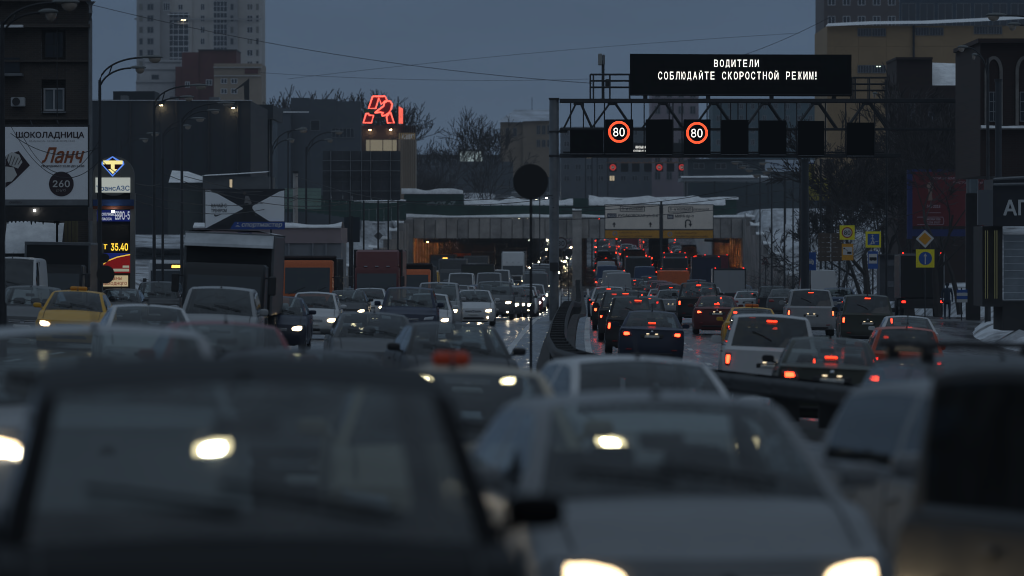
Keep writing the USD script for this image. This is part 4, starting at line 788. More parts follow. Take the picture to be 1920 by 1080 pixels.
lab('price', LTP, lambda b: ptext(b, '260', 99, 131, 338, 351, D - .012, .01, True)); lab('currency', GREYP, lambda b: ptext(b, 'руб', 106, 124, 354, 360, D - .012, .01))
lab('maker_name', DKB, lambda b: ptext(b, 'Gallery', 17, 41, 376.5, 382.5, D, .008, False, .3)); lab('pastry_shadow', DKB, lambda b: b.plate(Polygon([(X(a, D), Z(c, D)) for a, c in ((10, 292), (35, 283), (56, 310), (28, 338), (10, 352))]), D, .008))
lab('pastry', LTP, lambda b: [b.plate(Polygon([(X(a, D), Z(c, D)) for a, c in p]), D - .008, .008) for p in (((10, 292), (22, 285), (36, 290), (42, 304), (34, 316), (18, 310)), ((10, 312), (26, 314), (32, 328), (22, 340), (10, 342)))])
lab('pastry_stripe', DKB, lambda b: [b.plate(LineString([(X(10 + q * 6, D), Z(312 - q, D)), (X(16 + q * 6, D), Z(290 + q * 2, D))]).buffer(.012), D - .016, .006) for q in range(5)])
for x in (60, 110): lab('floodlight', DARKSTEEL, lambda b: b.tube([(X(x, D), D, Z(234, D)), (X(x, D), D - .7, Z(226, D))], .02, 5))
D = 212.0; o = W(60, 480, D); T = thing('kiosk_roof', 'low kiosk under the cafe poster, its sloping roof white with snow and hung with icicles', 'kiosk', o)
b = MB(o); b.grid(np.array([[(X(px, D), D, Z(475, D)), (X(px, D), D + 1.6, Z(416 + 2 * math.sin(px), D))] for px in np.arange(6, 116, 6.0)])); b.put('snowy_roof', SNOW, T); wbox(T, o, 'wall', DARKSTEEL, 4, 118, 475.5, 560, D + .1, 3); wbox(T, o, 'fascia', BLACK, 0, 165, 389, 414, D - 3, 2.5)
for px in np.arange(12, 116, 7.3): b = MB(o); L_ = float(rng.uniform(2, 9)); b.tube([(X(px, D), D - 1, Z(414, D)), (X(px, D), D - 1, Z(414 + L_, D))], [.05, .012], 5); b.put('icicle', DARKSTEEL, T)
wbox(T, o, 'post', DARKSTEEL, 105, 108.5, 414, 500, D - 1, .12); b = MB(o); b.rbox(X(76, D), X(80, D), D - 3.2, D - 3.01, Z(397.5, D), Z(393.5, D), .01); b.put('lamp_glow', emat('canopy_lamp', (1, .95, .85), 14.0), T)
for px in (121, 128, 135, 141): wbox(T, o, 'curtain_strip', mat('ochre_curtain', (.12, .10, .05), .8), px, px + 5, 400, 470, D + 1, .1)
# ---- petrol station pylon
D = 225.0; o = W(212, 545, D); T = thing('fuel_price_pylon', 'tall petrol station price pylon with a round top and lit panels', 'sign', o)
PYL = mat('pylon_grey', (.20, .21, .21), .5)
b = MB(o); arch = union_all([sbox(X(174, D), Z(362, D), X(252, D), Z(330, D)), affinity.scale(Point(X(213, D), Z(330, D)).buffer(39 / F * D, 32), 1, .95)]); b.plate(arch, D + .12, .1); b.put('arched_head', PYL, T)
wbox(T, o, 'column', PYL, 244, 253, 362.2, 545, D - .1, .3); wbox(T, o, 'column', PYL, 172, 181, 362.2, 545, D - .1, .3); wbox(T, o, 'back_board', BLACK, 181.1, 243.9, 362.2, 545, D + .12, .1)
wbox(T, o, 'lit_name_panel', emat('lit_panel_white', (.85, .92, .86), .42), 179, 244, 333, 361, D - .02, .03); BLUEP = emat('blue_lettering_glow', (.01, .07, .22), .5)
lab('name_lettering', BLUEP, lambda b: ptext(b, 'ТрансАЗС', 180, 243, 348, 360, D - .02, .012, True))
for z_, c_, e_ in ((0, (.10, .012, .02), .5), (1, (.03, .09, .30), .9)): pass
lab('emblem_outline', emat('emblem_blue', (.12, .28, .9), .9), lambda b: b.plate(Polygon([(X(a, D), Z(c, D)) for a, c in ((211, 294), (223, 301), (231, 303), (232, 308), (211, 330), (191, 308), (192, 303), (199, 301))]).buffer(.02), D + .02, .015))
lab('emblem_diamond', mat('emblem_red', (.12, .012, .015), .4), lambda b: b.plate(Polygon([(X(a, D), Z(c, D)) for a, c in ((211, 295.5), (229, 309), (211, 328), (193, 309))]), D + .005, .012))
lab('emblem_letter', emat('emblem_yellow', (1, .88, .35), .95), lambda b: b.plate(union_all([sbox(X(194, D), Z(307, D), X(229, D), Z(302, D)).buffer(.02), Polygon([(X(a, D), Z(c, D)) for a, c in ((208, 306), (215, 306), (215, 317), (220, 317), (211.5, 326), (203, 317), (208, 317))])]), D - .008, .012))
wbox(T, o, 'blue_band', mat('blue_board', (.02, .06, .2), .5), 174, 251, 374, 386, D - .2, .15); wbox(T, o, 'red_band', mat('red_board', (.12, .03, .015), .5), 174, 251, 386.4, 392, D - .22, .15)
wbox(T, o, 'lit_grade_panel', emat('lit_panel_blue', (.01, .02, .16), .55), 182, 244, 394, 415, D, .03); PW = emat('white_lettering_glow', (.8, .85, .95), .55)
lab('grade_lettering', PW, lambda b: (ptext(b, 'ТОПЛИВО', 186, 216, 399, 404.5, D, .012, True, .2), ptext(b, 'КЛАССА', 186, 209, 408, 413, D, .012, True, .2), ptext(b, 'ЕВРО-5', 216, 243, 396, 412, D, .012, True)))
lab('price_digits', emat('led_yellow', (1, .66, .06), 1.3), lambda b: (ptext(b, 'ДТ', 183, 201, 458, 469, D - .03, .012, True), ptext(b, '35.40', 208, 240, 456, 470, D - .03, .012, True))); wbox(T, o, 'price_panel', BLACK, 182, 244, 452, 474, D - .005, .03)
wbox(T, o, 'lit_swoosh_panel', emat('lit_panel_red', (.35, .018, .02), .38), 182, 244, 474.3, 512, D, .03)
lab('blue_swoosh', emat('swoosh_blue', (.015, .03, .22), .5), lambda b: b.plate(Polygon([(X(a, D), Z(c, D)) for a, c in ((182, 474.3), (244, 474.3), (244, 476.5), (220, 481), (202, 488), (190, 497), (182, 500))]), D, .012))
lab('yellow_line', emat('swoosh_yellow', (1, .6, .08), .8), lambda b: b.plate(LineString([(X(a, D), Z(c, D)) for a, c in ((244, 477.2), (220, 482), (202, 489), (190, 498))]).buffer(.022), D - .012, .012))
lab('small_panel', emat('small_panel_glow', (.7, .75, .6), .35), lambda b: (prect(b, 230, 242, 498, 502, D - .02, .015), prect(b, 212, 242, 504, 509, D - .02, .015)))
wbox(T, o, 'lit_offer_panel', emat('lit_panel_cream', (1, .82, .5), .4), 190, 240, 516.5, 537, D, .03); lab('offer_lettering', emat('dark_red_glow', (.25, .02, .02), .5), lambda b: (ptext(b, 'ЦЕНЫ', 209, 228, 519, 526, D, .012, True), ptext(b, 'ВЫХОДНОГО', 192, 238, 528.5, 535.5, D, .012, True)))
b = MB(o); b.rbox(X(210, D), X(216, D), D - .5, D - .3, Z(398, D), Z(394.5, D), .02); b.put('lamp_glow', emat('canopy_lamp', (1, .95, .85), 14.0), T)
# ---- middle left: pink depot, sports billboard, back of the large billboard, embankment fences
D = 330.0; o = W(480, 540, D); T = thing('pink_depot', 'low pink depot wall with a dark gateway below the sports billboard', 'building', o)
PK = mat('pink_render', (.30, .24, .25), .8, var=.15, vscale=.3); GW = mat('grey_render', (.22, .23, .25), .8, var=.2, vscale=.3)
wbox(T, o, 'wall', PK, 365, 640, 427, 456, D, 12); wbox(T, o, 'wall', GW, 488, 640, 456.2, 560, D + .1, 10); wbox(T, o, 'wall', PK, 365, 374, 456.2, 560, D, 10); wbox(T, o, 'gateway', mat('dark_gate', (.03, .02, .02), .7), 374.2, 487.8, 457, 560, D + .6, 3); wbox(T, o, 'lintel_snow', SNOW, 368, 488, 455.3, 457, D - .25, .24)
for px in (486, 540, 585, 610): wbox(T, o, 'pilaster', GW, px, px + 3, 456.3, 560, D - .12, .2)
snowcap(X(362, D), X(640, D), D - .1, D + 6, Z(427, D), .3, 40, T, o, 22)
D = 322.0; o = W(458, 430, D); T = thing('sports_billboard', 'black and white sportswear billboard with an athlete above a blue shop sign', 'billboard', o)
wbox(T, o, 'panel', mat('black_print', (.012, .012, .018), .5), 384, 534, 354, 430, D, .3); WPR = mat('white_print', (.86, .88, .9), .5)
lab('white_triangle', WPR, lambda b: b.plate(Polygon([(X(a, D), Z(c, D)) for a, c in ((385, 355.5), (394, 355.5), (457, 391), (386, 428), (385, 428))]), D, .012)); lab('white_triangle', WPR, lambda b: b.plate(Polygon([(X(a, D), Z(c, D)) for a, c in ((533, 357), (524, 359), (474, 386), (472, 394), (505, 415), (533, 415))]), D, .012))
lab('slogan', INK, lambda b: (ptext(b, 'КАЧАЙ С', 396, 425, 380, 389, D - .012, .01, True), ptext(b, 'ТРЕНЕРОМ', 396, 425, 391.5, 398, D - .012, .01, True)))
lab('tick_mark', INK, lambda b: b.plate(Polygon([(X(a, D), Z(c, D)) for a, c in ((402, 402), (403.5, 401.6), (404, 403.5), (408, 403), (415.5, 401.6), (407, 405.6), (403, 406), (401.6, 404.5))]), D - .012, .01))
ATH = mat('athlete_print', (.18, .17, .17), .6); SKIN = mat('athlete_skin_print', (.10, .07, .055), .6)
lab('athlete_shirt', ATH, lambda b: b.plate(Polygon([(X(a, D), Z(c, D)) for a, c in ((460, 367), (466, 367.5), (470, 376), (472, 381), (468, 384), (458, 383), (459, 374))]), D - .002, .012)); lab('athlete_head', SKIN, lambda b: b.plate(affinity.scale(Point(X(458.5, D), Z(362, D)).buffer(.09), .85, 1.15), D - .002, .014))
lab('athlete_legs', INK, lambda b: b.plate(union_all([LineString([(X(463, D), Z(384, D)), (X(470, D), Z(392, D)), (X(476, D), Z(402, D))]).buffer(.11), LineString([(X(461, D), Z(384, D)), (X(457, D), Z(396, D)), (X(459, D), Z(410, D))]).buffer(.1)]), D - .012, .014)); lab('athlete_shoes', LTP, lambda b: (prect(b, 457, 461, 410.5, 412.5, D - .02, .015), prect(b, 475, 480, 401.5, 404, D - .02, .015)))
wbox(T, o, 'rail', DARKSTEEL, 400, 429, 421, 422, D - .1, .08)
S = thing('blue_shop_sign', 'slanted blue shop sign with white lettering under the sports billboard', 'sign', W(482, 424, D)); b = MB(W(482, 424, D)); b.plate(Polygon([(X(a, D), Z(c, D)) for a, c in ((440, 416), (534, 416), (534, 430), (431, 430))]), D - .05, .12); bb = b.put('panel', mat('shop_blue', (.012, .06, .30), .45), S)
b = MB(W(482, 424, D)); ptext(b, 'спортмастер', 452, 528, 418.5, 427.5, D - .17, .012, True, .2); b.put('lettering', LTP, S); b = MB(W(482, 424, D)); b.plate(Polygon([(X(a, D), Z(c, D)) for a, c in ((441, 424.5), (446, 422), (451, 425.5), (446, 424.5))]), D - .17, .012); b.plate(Point(X(446, D), Z(418.6, D)).buffer(.035), D - .17, .012); b.put('emblem', LTP, S)
D = 340.0; o = W(678, 500, D); T = thing('billboard_back', 'back of a big grey billboard with steel ribs on a row of posts', 'billboard', o)
GP = mat('billboard_sheet', (.045, .05, .058), .7, var=.25, vscale=.5)
cx = [605, 622, 643, 660, 678, 697, 715, 734, 751]; cy = [283, 302, 322, 340, 358, 375.5]
for a, b_ in zip(cx[:-1], cx[1:]):
    for c, d in zip(cy[:-1], cy[1:]): wbox(T, o, 'sheet_panel', GP, a + .2, b_ - .2, c + .2, d - .2, D + float(rng.uniform(0, .03)), .06)
for px in (620, 657, 678, 695, 732): wbox(T, o, 'rib', STEEL, px - .7, px + .7, 283, 375, D - .14, .13)
for py in (301, 320, 332, 358): wbox(T, o, 'cross_bar', STEEL if py != 332 else DARKSTEEL, 605, 751, py - .5, py + .5, D - .2, .055)
for px in (618, 656, 682, 709, 728, 746): wbox(T, o, 'post', DARKSTEEL, px - 1.6, px + 1.6, 375.8, 530, D + .1, .12)
D = 520.0; o = W(640, 400, D); T = thing('embankment_fence', 'green sheet fence running along the snowy embankment left of the bridge', 'fence', o)
for px in np.arange(300, 760, 14.0):
    yy = 372 + 9 * math.sin(px * .02); wbox(T, o, 'fence_sheet', GREEN, px, px + 13.6, yy, yy + 34, D + (px % 28) * .004, .12)
snowcap(X(300, D), X(760, D), D + .15, D + 5, Z(380, D), .5, 44, T, o, 40)
D = 500.0; o = W(560, 380, D); T = thing('pale_green_hoarding', 'pale green striped hoarding behind the sports billboard', 'hoarding', o)
for k in range(6): wbox(T, o, 'board', mat('pale_green_board', (.16, .24, .2), .7, var=.15), 533, 602, 353 + k * 6.5, 359 + k * 6.5, D, .1)
D = 415.0; o = W(350, 360, D); T = thing('long_low_store', 'long low grey store with a snowy roof edge in front of the dark hall', 'building', o)
wbox(T, o, 'wall', mat('store_grey', (.10, .105, .11), .8, var=.25, vscale=.3), 380, 505, 331, 440, D, 10); b = MB(o); b.grid(np.array([[(X(a, D), D - .4, Z(c, D)), (X(a, D), D + 6, Z(c - 4, D))] for a, c in ((378, 330), (430, 327.5), (500, 323))])); b.put('snowy_roof', SNOW, T); wbox(T, o, 'wall', mat('store_dark', (.05, .06, .06), .8), 315, 379, 343, 440, D + 1, 8); b = MB(o); b.grid(np.array([[(X(a, D), D + .6, Z(342, D)), (X(a, D), D + 5, Z(c, D))] for a, c in ((315, 318), (345, 320), (380, 332))])); b.put('snowy_roof', SNOW, T); opening(T, o, 430, 436, 336, 352, D, GFRAME, LITW, 1, 1, .6)
# ---------------------------------------------------------------- centre and right background
D = 800.0; o = W(985, 380, D); T = thing('snow_roofed_house', 'yellowish house with a hipped snowy roof behind the left gantry column', 'building', o)
HB = mat('ochre_render', (.22, .18, .14), .8, var=.15, vscale=.2)
for a, b_, y in ((938, 980, 229), (980, 1040, 226)): wbox(T, o, 'wall', HB, a, b_ - .1, y, 330, D + (a == 980) * -.4, 14)
b = MB(o); b.add([(X(933, D), D - 1, Z(229, D)), (X(1043, D), D - 1, Z(226, D)), (X(1030, D), D + 8, Z(203, D)), (X(965, D), D + 8, Z(203, D))], [(0, 1, 2), (0, 2, 3)]); b.put('snowy_roof', mat('thin_snow', (.4, .44, .5), .8, var=.45, vscale=.3), T); wbox(T, o, 'aerial_mast', DARKSTEEL, 997, 998, 183, 206, D + 5, .1)
for a in (1006, 1016, 1026): opening(T, o, a, a + 7, 235, 252, D - .4, GFRAME, WIN, 2, 1, .8); opening(T, o, a, a + 7, 262, 276, D - .4, GFRAME, WIN, 2, 1, .8)
for a in (948, 962): opening(T, o, a, a + 7, 240, 256, D, GFRAME, WIN, 2, 1, .8)
D = 760.0; o = W(885, 330, D); T = thing('lit_showroom', 'small showroom with a bright lit front behind the bare trees', 'building', o)
wbox(T, o, 'wall', GST, 858, 962, 303, 350, D, 8)
for a in (863, 877, 891): wbox(T, o, 'lit_window', emat('showroom_glow', (.75, .95, 1.0), .28), a, a + 13, 284, 302.5, D - .1, .09)
wbox(T, o, 'back_wall', GST, 860, 908, 280, 302.9, D + .1, .2); wbox(T, o, 'roof', SNOW, 858, 910, 278.5, 280, D - .3, 4)
D = 950.0
def block(name, label, px0, px1, py0, py1, D, m_, cols, rws, frame=GFRAME, lit=(), depth=18, fw=1.0, cap=None, wfrac=.5, hfrac=.5, glass=None):
    o = W((px0 + px1) / 2, py1, D); T = thing(name, label, 'building', o); wbox(T, o, 'wall', m_, px0, px1, py0, py1, D, depth)
    if cap: wbox(T, o, 'roof_edge', cap, px0 - 1, px1 + 1, py0 - 2, py0 - .2, D - .4, depth)
    cw, rh = (px1 - px0) / max(cols, 1), (min(py1, 345) - py0) / max(rws, 1)
    for r in range(rws):
        for c in range(cols):
            a = px0 + cw * (c + .5 - wfrac / 2); y = py0 + rh * (r + .5 - hfrac / 2); opening(T, o, a, a + cw * wfrac, y, y + rh * hfrac, D, frame, LITW if (r, c) in lit else (glass or WIN), 2 if cw * wfrac > 7 else 1, 1, fw)
    return T, o
MAU = mat('mauve_render', (.24, .20, .23), .8, var=.15, vscale=.1); TEAL = mat('teal_cladding', (.06, .10, .12), .7, var=.15, vscale=.1)
block('mauve_office_block', 'dull mauve office block seen through the gantry under the message board', 1222, 1310, 160, 420, 950, MAU, 4, 6, lit=((3, 1),))
block('teal_tower_block', 'tall dark teal block behind the gantry signs', 1336, 1552, 188, 420, 900, TEAL, 10, 7, wfrac=.35, cap=DARKSTEEL)
block('low_grey_offices', 'low grey offices between the house and the mauve block', 1052, 1222, 238, 420, 920, mat('offices_grey', (.10, .115, .135), .8, var=.15, vscale=.1), 8, 5, lit=((2, 2), (3, 6), (4, 4)))
block('far_shop_row', 'row of pale shop fronts along the far street under the distant gantry', 1050, 1276, 325, 380, 1130, mat('shop_render', (.22, .215, .21), .8, var=.3, vscale=.3), 11, 1, frame=WFRAME, lit=((0, 1), (0, 4), (0, 8)))
# yellow block, towers behind it
D = 480.0; YEL = mat('ochre_panel', (.29, .20, .11), .8, var=.12, vscale=.3); o = W(1740, 330, D); T = thing('ochre_block', 'ochre panel block with strip windows and a snow covered roof', 'building', o)
for k, (a, b_) in enumerate(((1551, 1610), (1610, 1662), (1662, 1712), (1712, 1770), (1770, 1822), (1822, 1880), (1880, 1950))): 
    for y0, y1 in ((48, 87), (87, 130), (130, 190), (190, 330)): wbox(T, o, 'wall_panel', YEL, a + .12, b_ - .12, y0 + .12, y1 - .12, D + float(rng.uniform(0, .03)), 20)
for a, y in ((1608, 53), (1716, 51.5), (1826, 49), (1608, 122)):
    opening(T, o, a, a + 26, y, y + 15, D - .02, GFRAME, WIN, 5, 1, .9); opening(T, o, a + 27, a + 53, y, y + 15, D - .02, GFRAME, WIN, 5, 1, .9)
b = MB(o); b.grid(np.array([[(X(a, D), D - .8, Z(c, D)), (X(a + 14 * (a < 1600), D), D + 7, Z(c - 12, D))] for a, c in ((1547, 50), (1640, 46), (1740, 45), (1850, 40), (1950, 34))])); b.put('snowy_roof', SNOW, T); b = MB(o); b.tube([(X(1713, D), D - .15, Z(48, D)), (X(1713, D), D - .15, Z(300, D))], .1, 6); b.put('downpipe', DARKSTEEL, T)
for k in range(2): b = MB(o); b.rbox(X(1643 + 5 * k, D) , X(1646 + 5 * k, D), D - .1, D - .04, Z(125.5, D), Z(124, D), .01); b.put('lit_lamp', emat('office_lamp', (.8, 1, .8), 2.0), T)
BRN = mat('brown_tower_render', (.10, .085, .085), .8, var=.15, vscale=.1)
block('brown_tower', 'brown apartment tower rising above the left end of the ochre block', 1545, 1686, -60, 60, 640, BRN, 5, 3, frame=WFRAME, cap=None)
block('blue_glass_tower', 'dark blue glass tower above the right end of the ochre block', 1687, 1960, -60, 60, 680, mat('blue_tower_cladding', (.03, .05, .075), .5, var=.15, vscale=.1), 8, 2, wfrac=.8, hfrac=.8)
D = 500.0; o = W(1573, 330, D); T = thing('blue_kiosk_hall', 'bright blue corrugated hall glimpsed between the gantry signs', 'building', o)
for k in range(7): wbox(T, o, 'corrugated_sheet', mat('blue_sheet', (.025, .085, .2), .55, var=.2), 1545 + k * 9, 1553.5 + k * 9, 216, 292, D - 12 + (k % 2) * .15, 6)
snowcap(X(1545, D), X(1590, D), D - 12.2, D - 6, Z(216, D), .3, 50, T, o, 8)
# dark red brick houses on the right
DRB = usdkit.material(stage, '/World/Looks/dark_red_brickwork', {'tc': ('texture_coordinate', {}), 'map': ('mapping', {'rotation': (math.pi / 2, 0, 0)}), 'b': ('brick_texture', {'color1': (.03, .012, .011), 'color2': (.02, .010, .009), 'mortar': (.028, .025, .024), 'scale': 1.0, 'brick_width': .26, 'row_height': .078, 'mortar_size': .01}), 'p': ('principled_bsdf', {'roughness': .9})}, [('tc.object', 'map.vector'), ('map.vector', 'b.vector'), ('b.color', 'p.base_color')], surface='p.BSDF')
D = 372.0; o = W(1760, 480, D); T = thing('dark_brick_house', 'dark red brick house with a snowy roof slope between the trees and the arched house', 'building', o)
wbox(T, o, 'wall', DRB, 1684, 1830, 160, 540, D + 3, 12); wbox(T, o, 'gable', DRB, 1681, 1748, 108, 159.9, D + 3, 10); wbox(T, o, 'cornice', DRB, 1680, 1749, 107, 111, D + 2.6, 10)
b = MB(o); b.add([(X(1749, D), D + 3, Z(160, D)), (X(1830, D), D + 3, Z(161, D)), (X(1829, D), D + 7, Z(120, D)), (X(1815, D), D + 8, Z(112, D)), (X(1750, D), D + 8, Z(110, D))], [(0, 1, 2), (0, 2, 3), (0, 3, 4)]); b.put('snowy_roof', SNOW, T)
for a in (1700, 1740, 1780): opening(T, o, a, a + 16, 190, 230, D + 3, GFRAME, WIN, 2, 2, 1.2); opening(T, o, a, a + 16, 255, 295, D + 3, GFRAME, WIN, 2, 2, 1.2)
D = 250.0; o = W(1900, 520, D); T = thing('arched_brick_house', 'dark brick house with arched window surrounds at the right edge', 'building', o)
wbox(T, o, 'wall', DRB, 1838, 2060, 78, 330, D, 14); wbox(T, o, 'cornice', DRB, 1834, 2062, 72, 80, D - .5, 14); wbox(T, o, 'string_course', mat('pale_stone', (.16, .15, .14), .8, var=.3), 1838, 2060, 240, 243, D - .15, .14)
for a in (1863, 1921):
    ring = LineString([(X(a - 14, D), Z(235, D)), (X(a - 14, D), Z(140, D))] + [(X(a + 14 * math.cos(t), D), Z(134 - 26 * math.sin(t), D)) for t in np.linspace(math.pi, 0, 12)] + [(X(a + 14, D), Z(140, D)), (X(a + 14, D), Z(235, D))]).buffer(.07, cap_style=2)
    b = MB(o); b.plate(ring, D, .12); sr = b.put('arch_surround', mat('pale_stone', (.16, .15, .14), .8, var=.3), T); opening(T, o, a - 9, a + 9, 172, 228, D, GFRAME, WIN, 2, 3, 1.4)
snowcap(X(1838, D), X(2060, D), D - .6, D - .1, Z(240, D), .12, 55, T, o, 16)
D = 205.0; o = W(1890, 560, D); T = thing('corner_shop', 'dark corner shop with pale letters on its fascia and a grey roller door', 'shop', o)
wbox(T, o, 'fascia', mat('shop_fascia', (.018, .02, .028), .6), 1862, 2020, 336, 424, D, 4); wbox(T, o, 'wall', mat('shop_wall', (.03, .03, .032), .8, var=.3), 1842, 1880, 424.3, 575, D + .3, 4); wbox(T, o, 'wall', mat('shop_wall', (.03, .03, .032), .8, var=.3), 1880.1, 2020, 565, 620, D + .3, 4)
lab('fascia_lettering', mat('pale_letters', (.55, .57, .58), .5), lambda b: ptext(b, 'АП', 1881, 1932, 374.5, 404, D, .06, True))
for k in range(9): wbox(T, o, 'roller_slat', mat('roller_door', (.20, .23, .26), .5, var=.2), 1882, 1990, 440 + k * 13.6, 453.2 + k * 13.6, D + .4 + .02 * (k % 2), .1)
for px in (1848.5, 1852.5, 1866, 1870): b = MB(o); b.rbox(X(px - .6, D), X(px + .6, D), D + .1, D + .25, Z(560, D), Z(432, D), .005); b.put('tube_light', emat('dim_tube', (.55, .6, .35), .07), T)
wbox(T, o, 'sign_box', mat('grey_sign_box', (.09, .10, .115), .6), 1834, 1861.5, 356, 422, D - .6, .5)
b = MB(o); b.tube([(X(1862, D), D - .2, Z(336, D)), (X(1960, D), D - .2, Z(330, D))], .05, 5); b.tube([(X(1862, D), D - .2, Z(346, D)), (X(1960, D), D - .2, Z(344, D))], .05, 5); b.put('awning_rail', STEEL, T)
D = 310.0; o = W(1790, 440, D); T = thing('red_ticket_billboard', 'dark red billboard with a trophy and white lettering', 'billboard', o)
wbox(T, o, 'panel', mat('red_print', (.13, .012, .018), .5), 1711, 1862, 322, 424, D, .25); wbox(T, o, 'blue_edge', mat('blue_print', (.015, .03, .13), .5), 1701, 1710.8, 318, 448, D, .25); wbox(T, o, 'blue_edge', mat('blue_print', (.015, .03, .13), .5), 1711, 1862, 317.5, 321.8, D, .25); wbox(T, o, 'lower_strip', mat('blue_print', (.015, .03, .13), .5), 1711, 1812, 430, 443, D, .25); wbox(T, o, 'post', DARKSTEEL, 1745, 1752, 443.3, 560, D + .05, .2)
PINKP = mat('pale_pink_print', (.42, .36, .4), .5)
lab('lettering', PINKP, lambda b: (ptext(b, 'СТОЛИЦЫ ЧЕМПИОНАТА МИРА ЖДУТ', 1744, 1856, 332, 337, D, .012), ptext(b, 'С НЕТЕРПЕНИЕМ', 1787, 1842, 340.5, 344.5, D, .012), ptext(b, '540 2018', 1738, 1763, 384, 390, D, .012, True), ptext(b, 'МОСКВА 2018', 1738, 1763, 409, 413, D, .012, True), ptext(b, '12:56 30.07', 1738, 1763, 415, 419, D, .012, True)))
lab('frame_line', PINKP, lambda b: (b.plate(LineString([(X(a, D), Z(c, D)) for a, c in ((1720, 421), (1768, 421), (1770, 415), (1768, 407), (1720, 407))]).buffer(.012), D, .01), b.plate(LineString([(X(1738, D), Z(399, D)), (X(1764, D), Z(399, D))]).buffer(.012), D, .01)))
lab('trophy', mat('gold_print', (.25, .17, .14), .5), lambda b: b.plate(union_all([affinity.scale(Point(X(1744.5, D), Z(349, D)).buffer(.2), .95, 1.15), Polygon([(X(a, D), Z(c, D)) for a, c in ((1740, 354), (1749, 354), (1747, 366), (1749, 376), (1740, 376), (1742, 366))])]), D, .012))
D = 520.0; o = W(1473, 330, D); T = thing('bank_billboard', 'long pale blue billboard with dark bank lettering under the gantry', 'billboard', o)
wbox(T, o, 'panel', mat('pale_blue_print', (.5, .57, .66), .5), 1435, 1590, 299.5, 322, D, .3); lab('lettering', mat('navy_print', (.03, .05, .12), .5), lambda b: (ptext(b, 'ВТБ', 1449, 1461, 306, 311, D, .012, True), ptext(b, 'Gорвок', 1468, 1491, 305, 312, D, .012), ptext(b, 'АГ', 1500, 1510, 304, 311, D, .012), b.plate(LineString([(X(1449, D), Z(316, D)), (X(1507, D), Z(316.5, D))]).buffer(.012), D, .01), b.plate(Polygon([(X(1443, D), Z(305, D)), (X(1448, D), Z(304, D)), (X(1447, D), Z(309, D))]), D, .012)))
wbox(T, o, 'post', DARKSTEEL, 1470, 1474, 322.2, 420, D + .1, .3)
D = 505.0; o = W(1556, 390, D); T = thing('yellow_billboard', 'yellow and green advertising billboard half hidden behind bare trees', 'billboard', o)
wbox(T, o, 'frame', mat('blue_print', (.015, .03, .13), .5), 1508, 1604, 305, 378, D + .05, .3); wbox(T, o, 'panel', mat('yellow_print', (.36, .3, .035), .5), 1512, 1600, 308, 376, D, .049); lab('lettering', mat('red_letter_print', (.3, .02, .02), .5), lambda b: ptext(b, 'МТС', 1513, 1525, 310, 314, D, .012, True)); lab('white_lettering', LTP, lambda b: ptext(b, 'НОВЫЙ', 1528, 1557, 311, 318, D, .012, True)); wbox(T, o, 'post', DARKSTEEL, 1550, 1558, 378.3, 440, D + .1, .3)
D = 650.0; o = W(1362, 370, D); T = thing('snowy_canopy', 'long flat filling station canopy covered in snow behind the direction signs', 'canopy', o)
wbox(T, o, 'roof', mat('canopy_edge', (.2, .22, .24), .6), 1278, 1448, 333, 340, D, 14); snowcap(X(1277, D), X(1449, D), D - .2, D + 10, Z(333, D), .35, 60, T, o, 20)
for px in (1286, 1340, 1400, 1440): wbox(T, o, 'post', DARKSTEEL, px - 1, px + 1, 340.2, 385, D + 3, .3)
# ---------------------------------------------------------------- sign gantry over the road
D = 266.0; o = W(1430, 560, D); G = thing('sign_gantry', 'dark steel lattice gantry spanning the road beyond the first queue of cars', 'gantry', o)
def gb(name, m_, px0, px1, py0, py1, y0=0.0, y1=0.25): b = MB(o); b.rbox(X(px0, D), X(px1, D), D + y0, D + y1, Z(py1, D), Z(py0, D), .012); b.put(name, m_, G)
def gd(name, pts, y=0.1, r=.05): b = MB(o); b.tube([(X(a, D), D + y, Z(c, D)) for a, c in pts], r, 5); b.put(name, DARKSTEEL, G)
b = MB(o); cyl = trimesh.creation.cylinder(.225, 1.0, sections=20); v = np.array(cyl.vertices); zt_, zb_ = Z(184, D), gz(D)
b.add(np.stack([v[:, 0] + X(1039, D), v[:, 1] + D + .3, zb_ + (v[:, 2] + .5) * (zt_ - zb_)], 1), cyl.faces); b.put('column', STEEL, G, 30)
v2 = np.array(cyl.vertices); b = MB(o); zt_ = Z(190, D); b.add(np.stack([v2[:, 0] * 1.25 + X(1824, D), v2[:, 1] * 1.25 + D + .3, zb_ + (v2[:, 2] + .5) * (zt_ - zb_)], 1), cyl.faces); b.put('column', STEEL, G, 30)
gb('column_cap', DARKSTEEL, 1029, 1049, 183.5, 186.5, .02, .6); gb('column_band', DARKSTEEL, 1029.3, 1048.7, 245, 248, .05, .56); gb('column_band', DARKSTEEL, 1029.3, 1048.7, 290, 294, .05, .56); gb('control_box', BLACK, 1031, 1047, 492, 508, -.4, .05)
for y in (.0, 1.2):
    gb('top_chord', DARKSTEEL, 1049.5, 1836, 185, 192, y, y + .22); gb('middle_rail', DARKSTEEL, 1049.5, 1814, 240, 244, y, y + .14); gb('bottom_chord', DARKSTEEL, 1049.5, 1690, 288, 295, y, y + .2)
    for a in (1085, 1149, 1244, 1340, 1437, 1532, 1628):
        gd('diagonal', [(a - 3, 190), (a - 28 - (a > 1100) * 12, 241)], y + .1); gd('diagonal', [(a + 3, 190), (a + 26 + (a > 1100) * 12, 241)], y + .1); gb('gusset', DARKSTEEL, a - 9, a + 9, 190, 196, y + .08, y + .12)
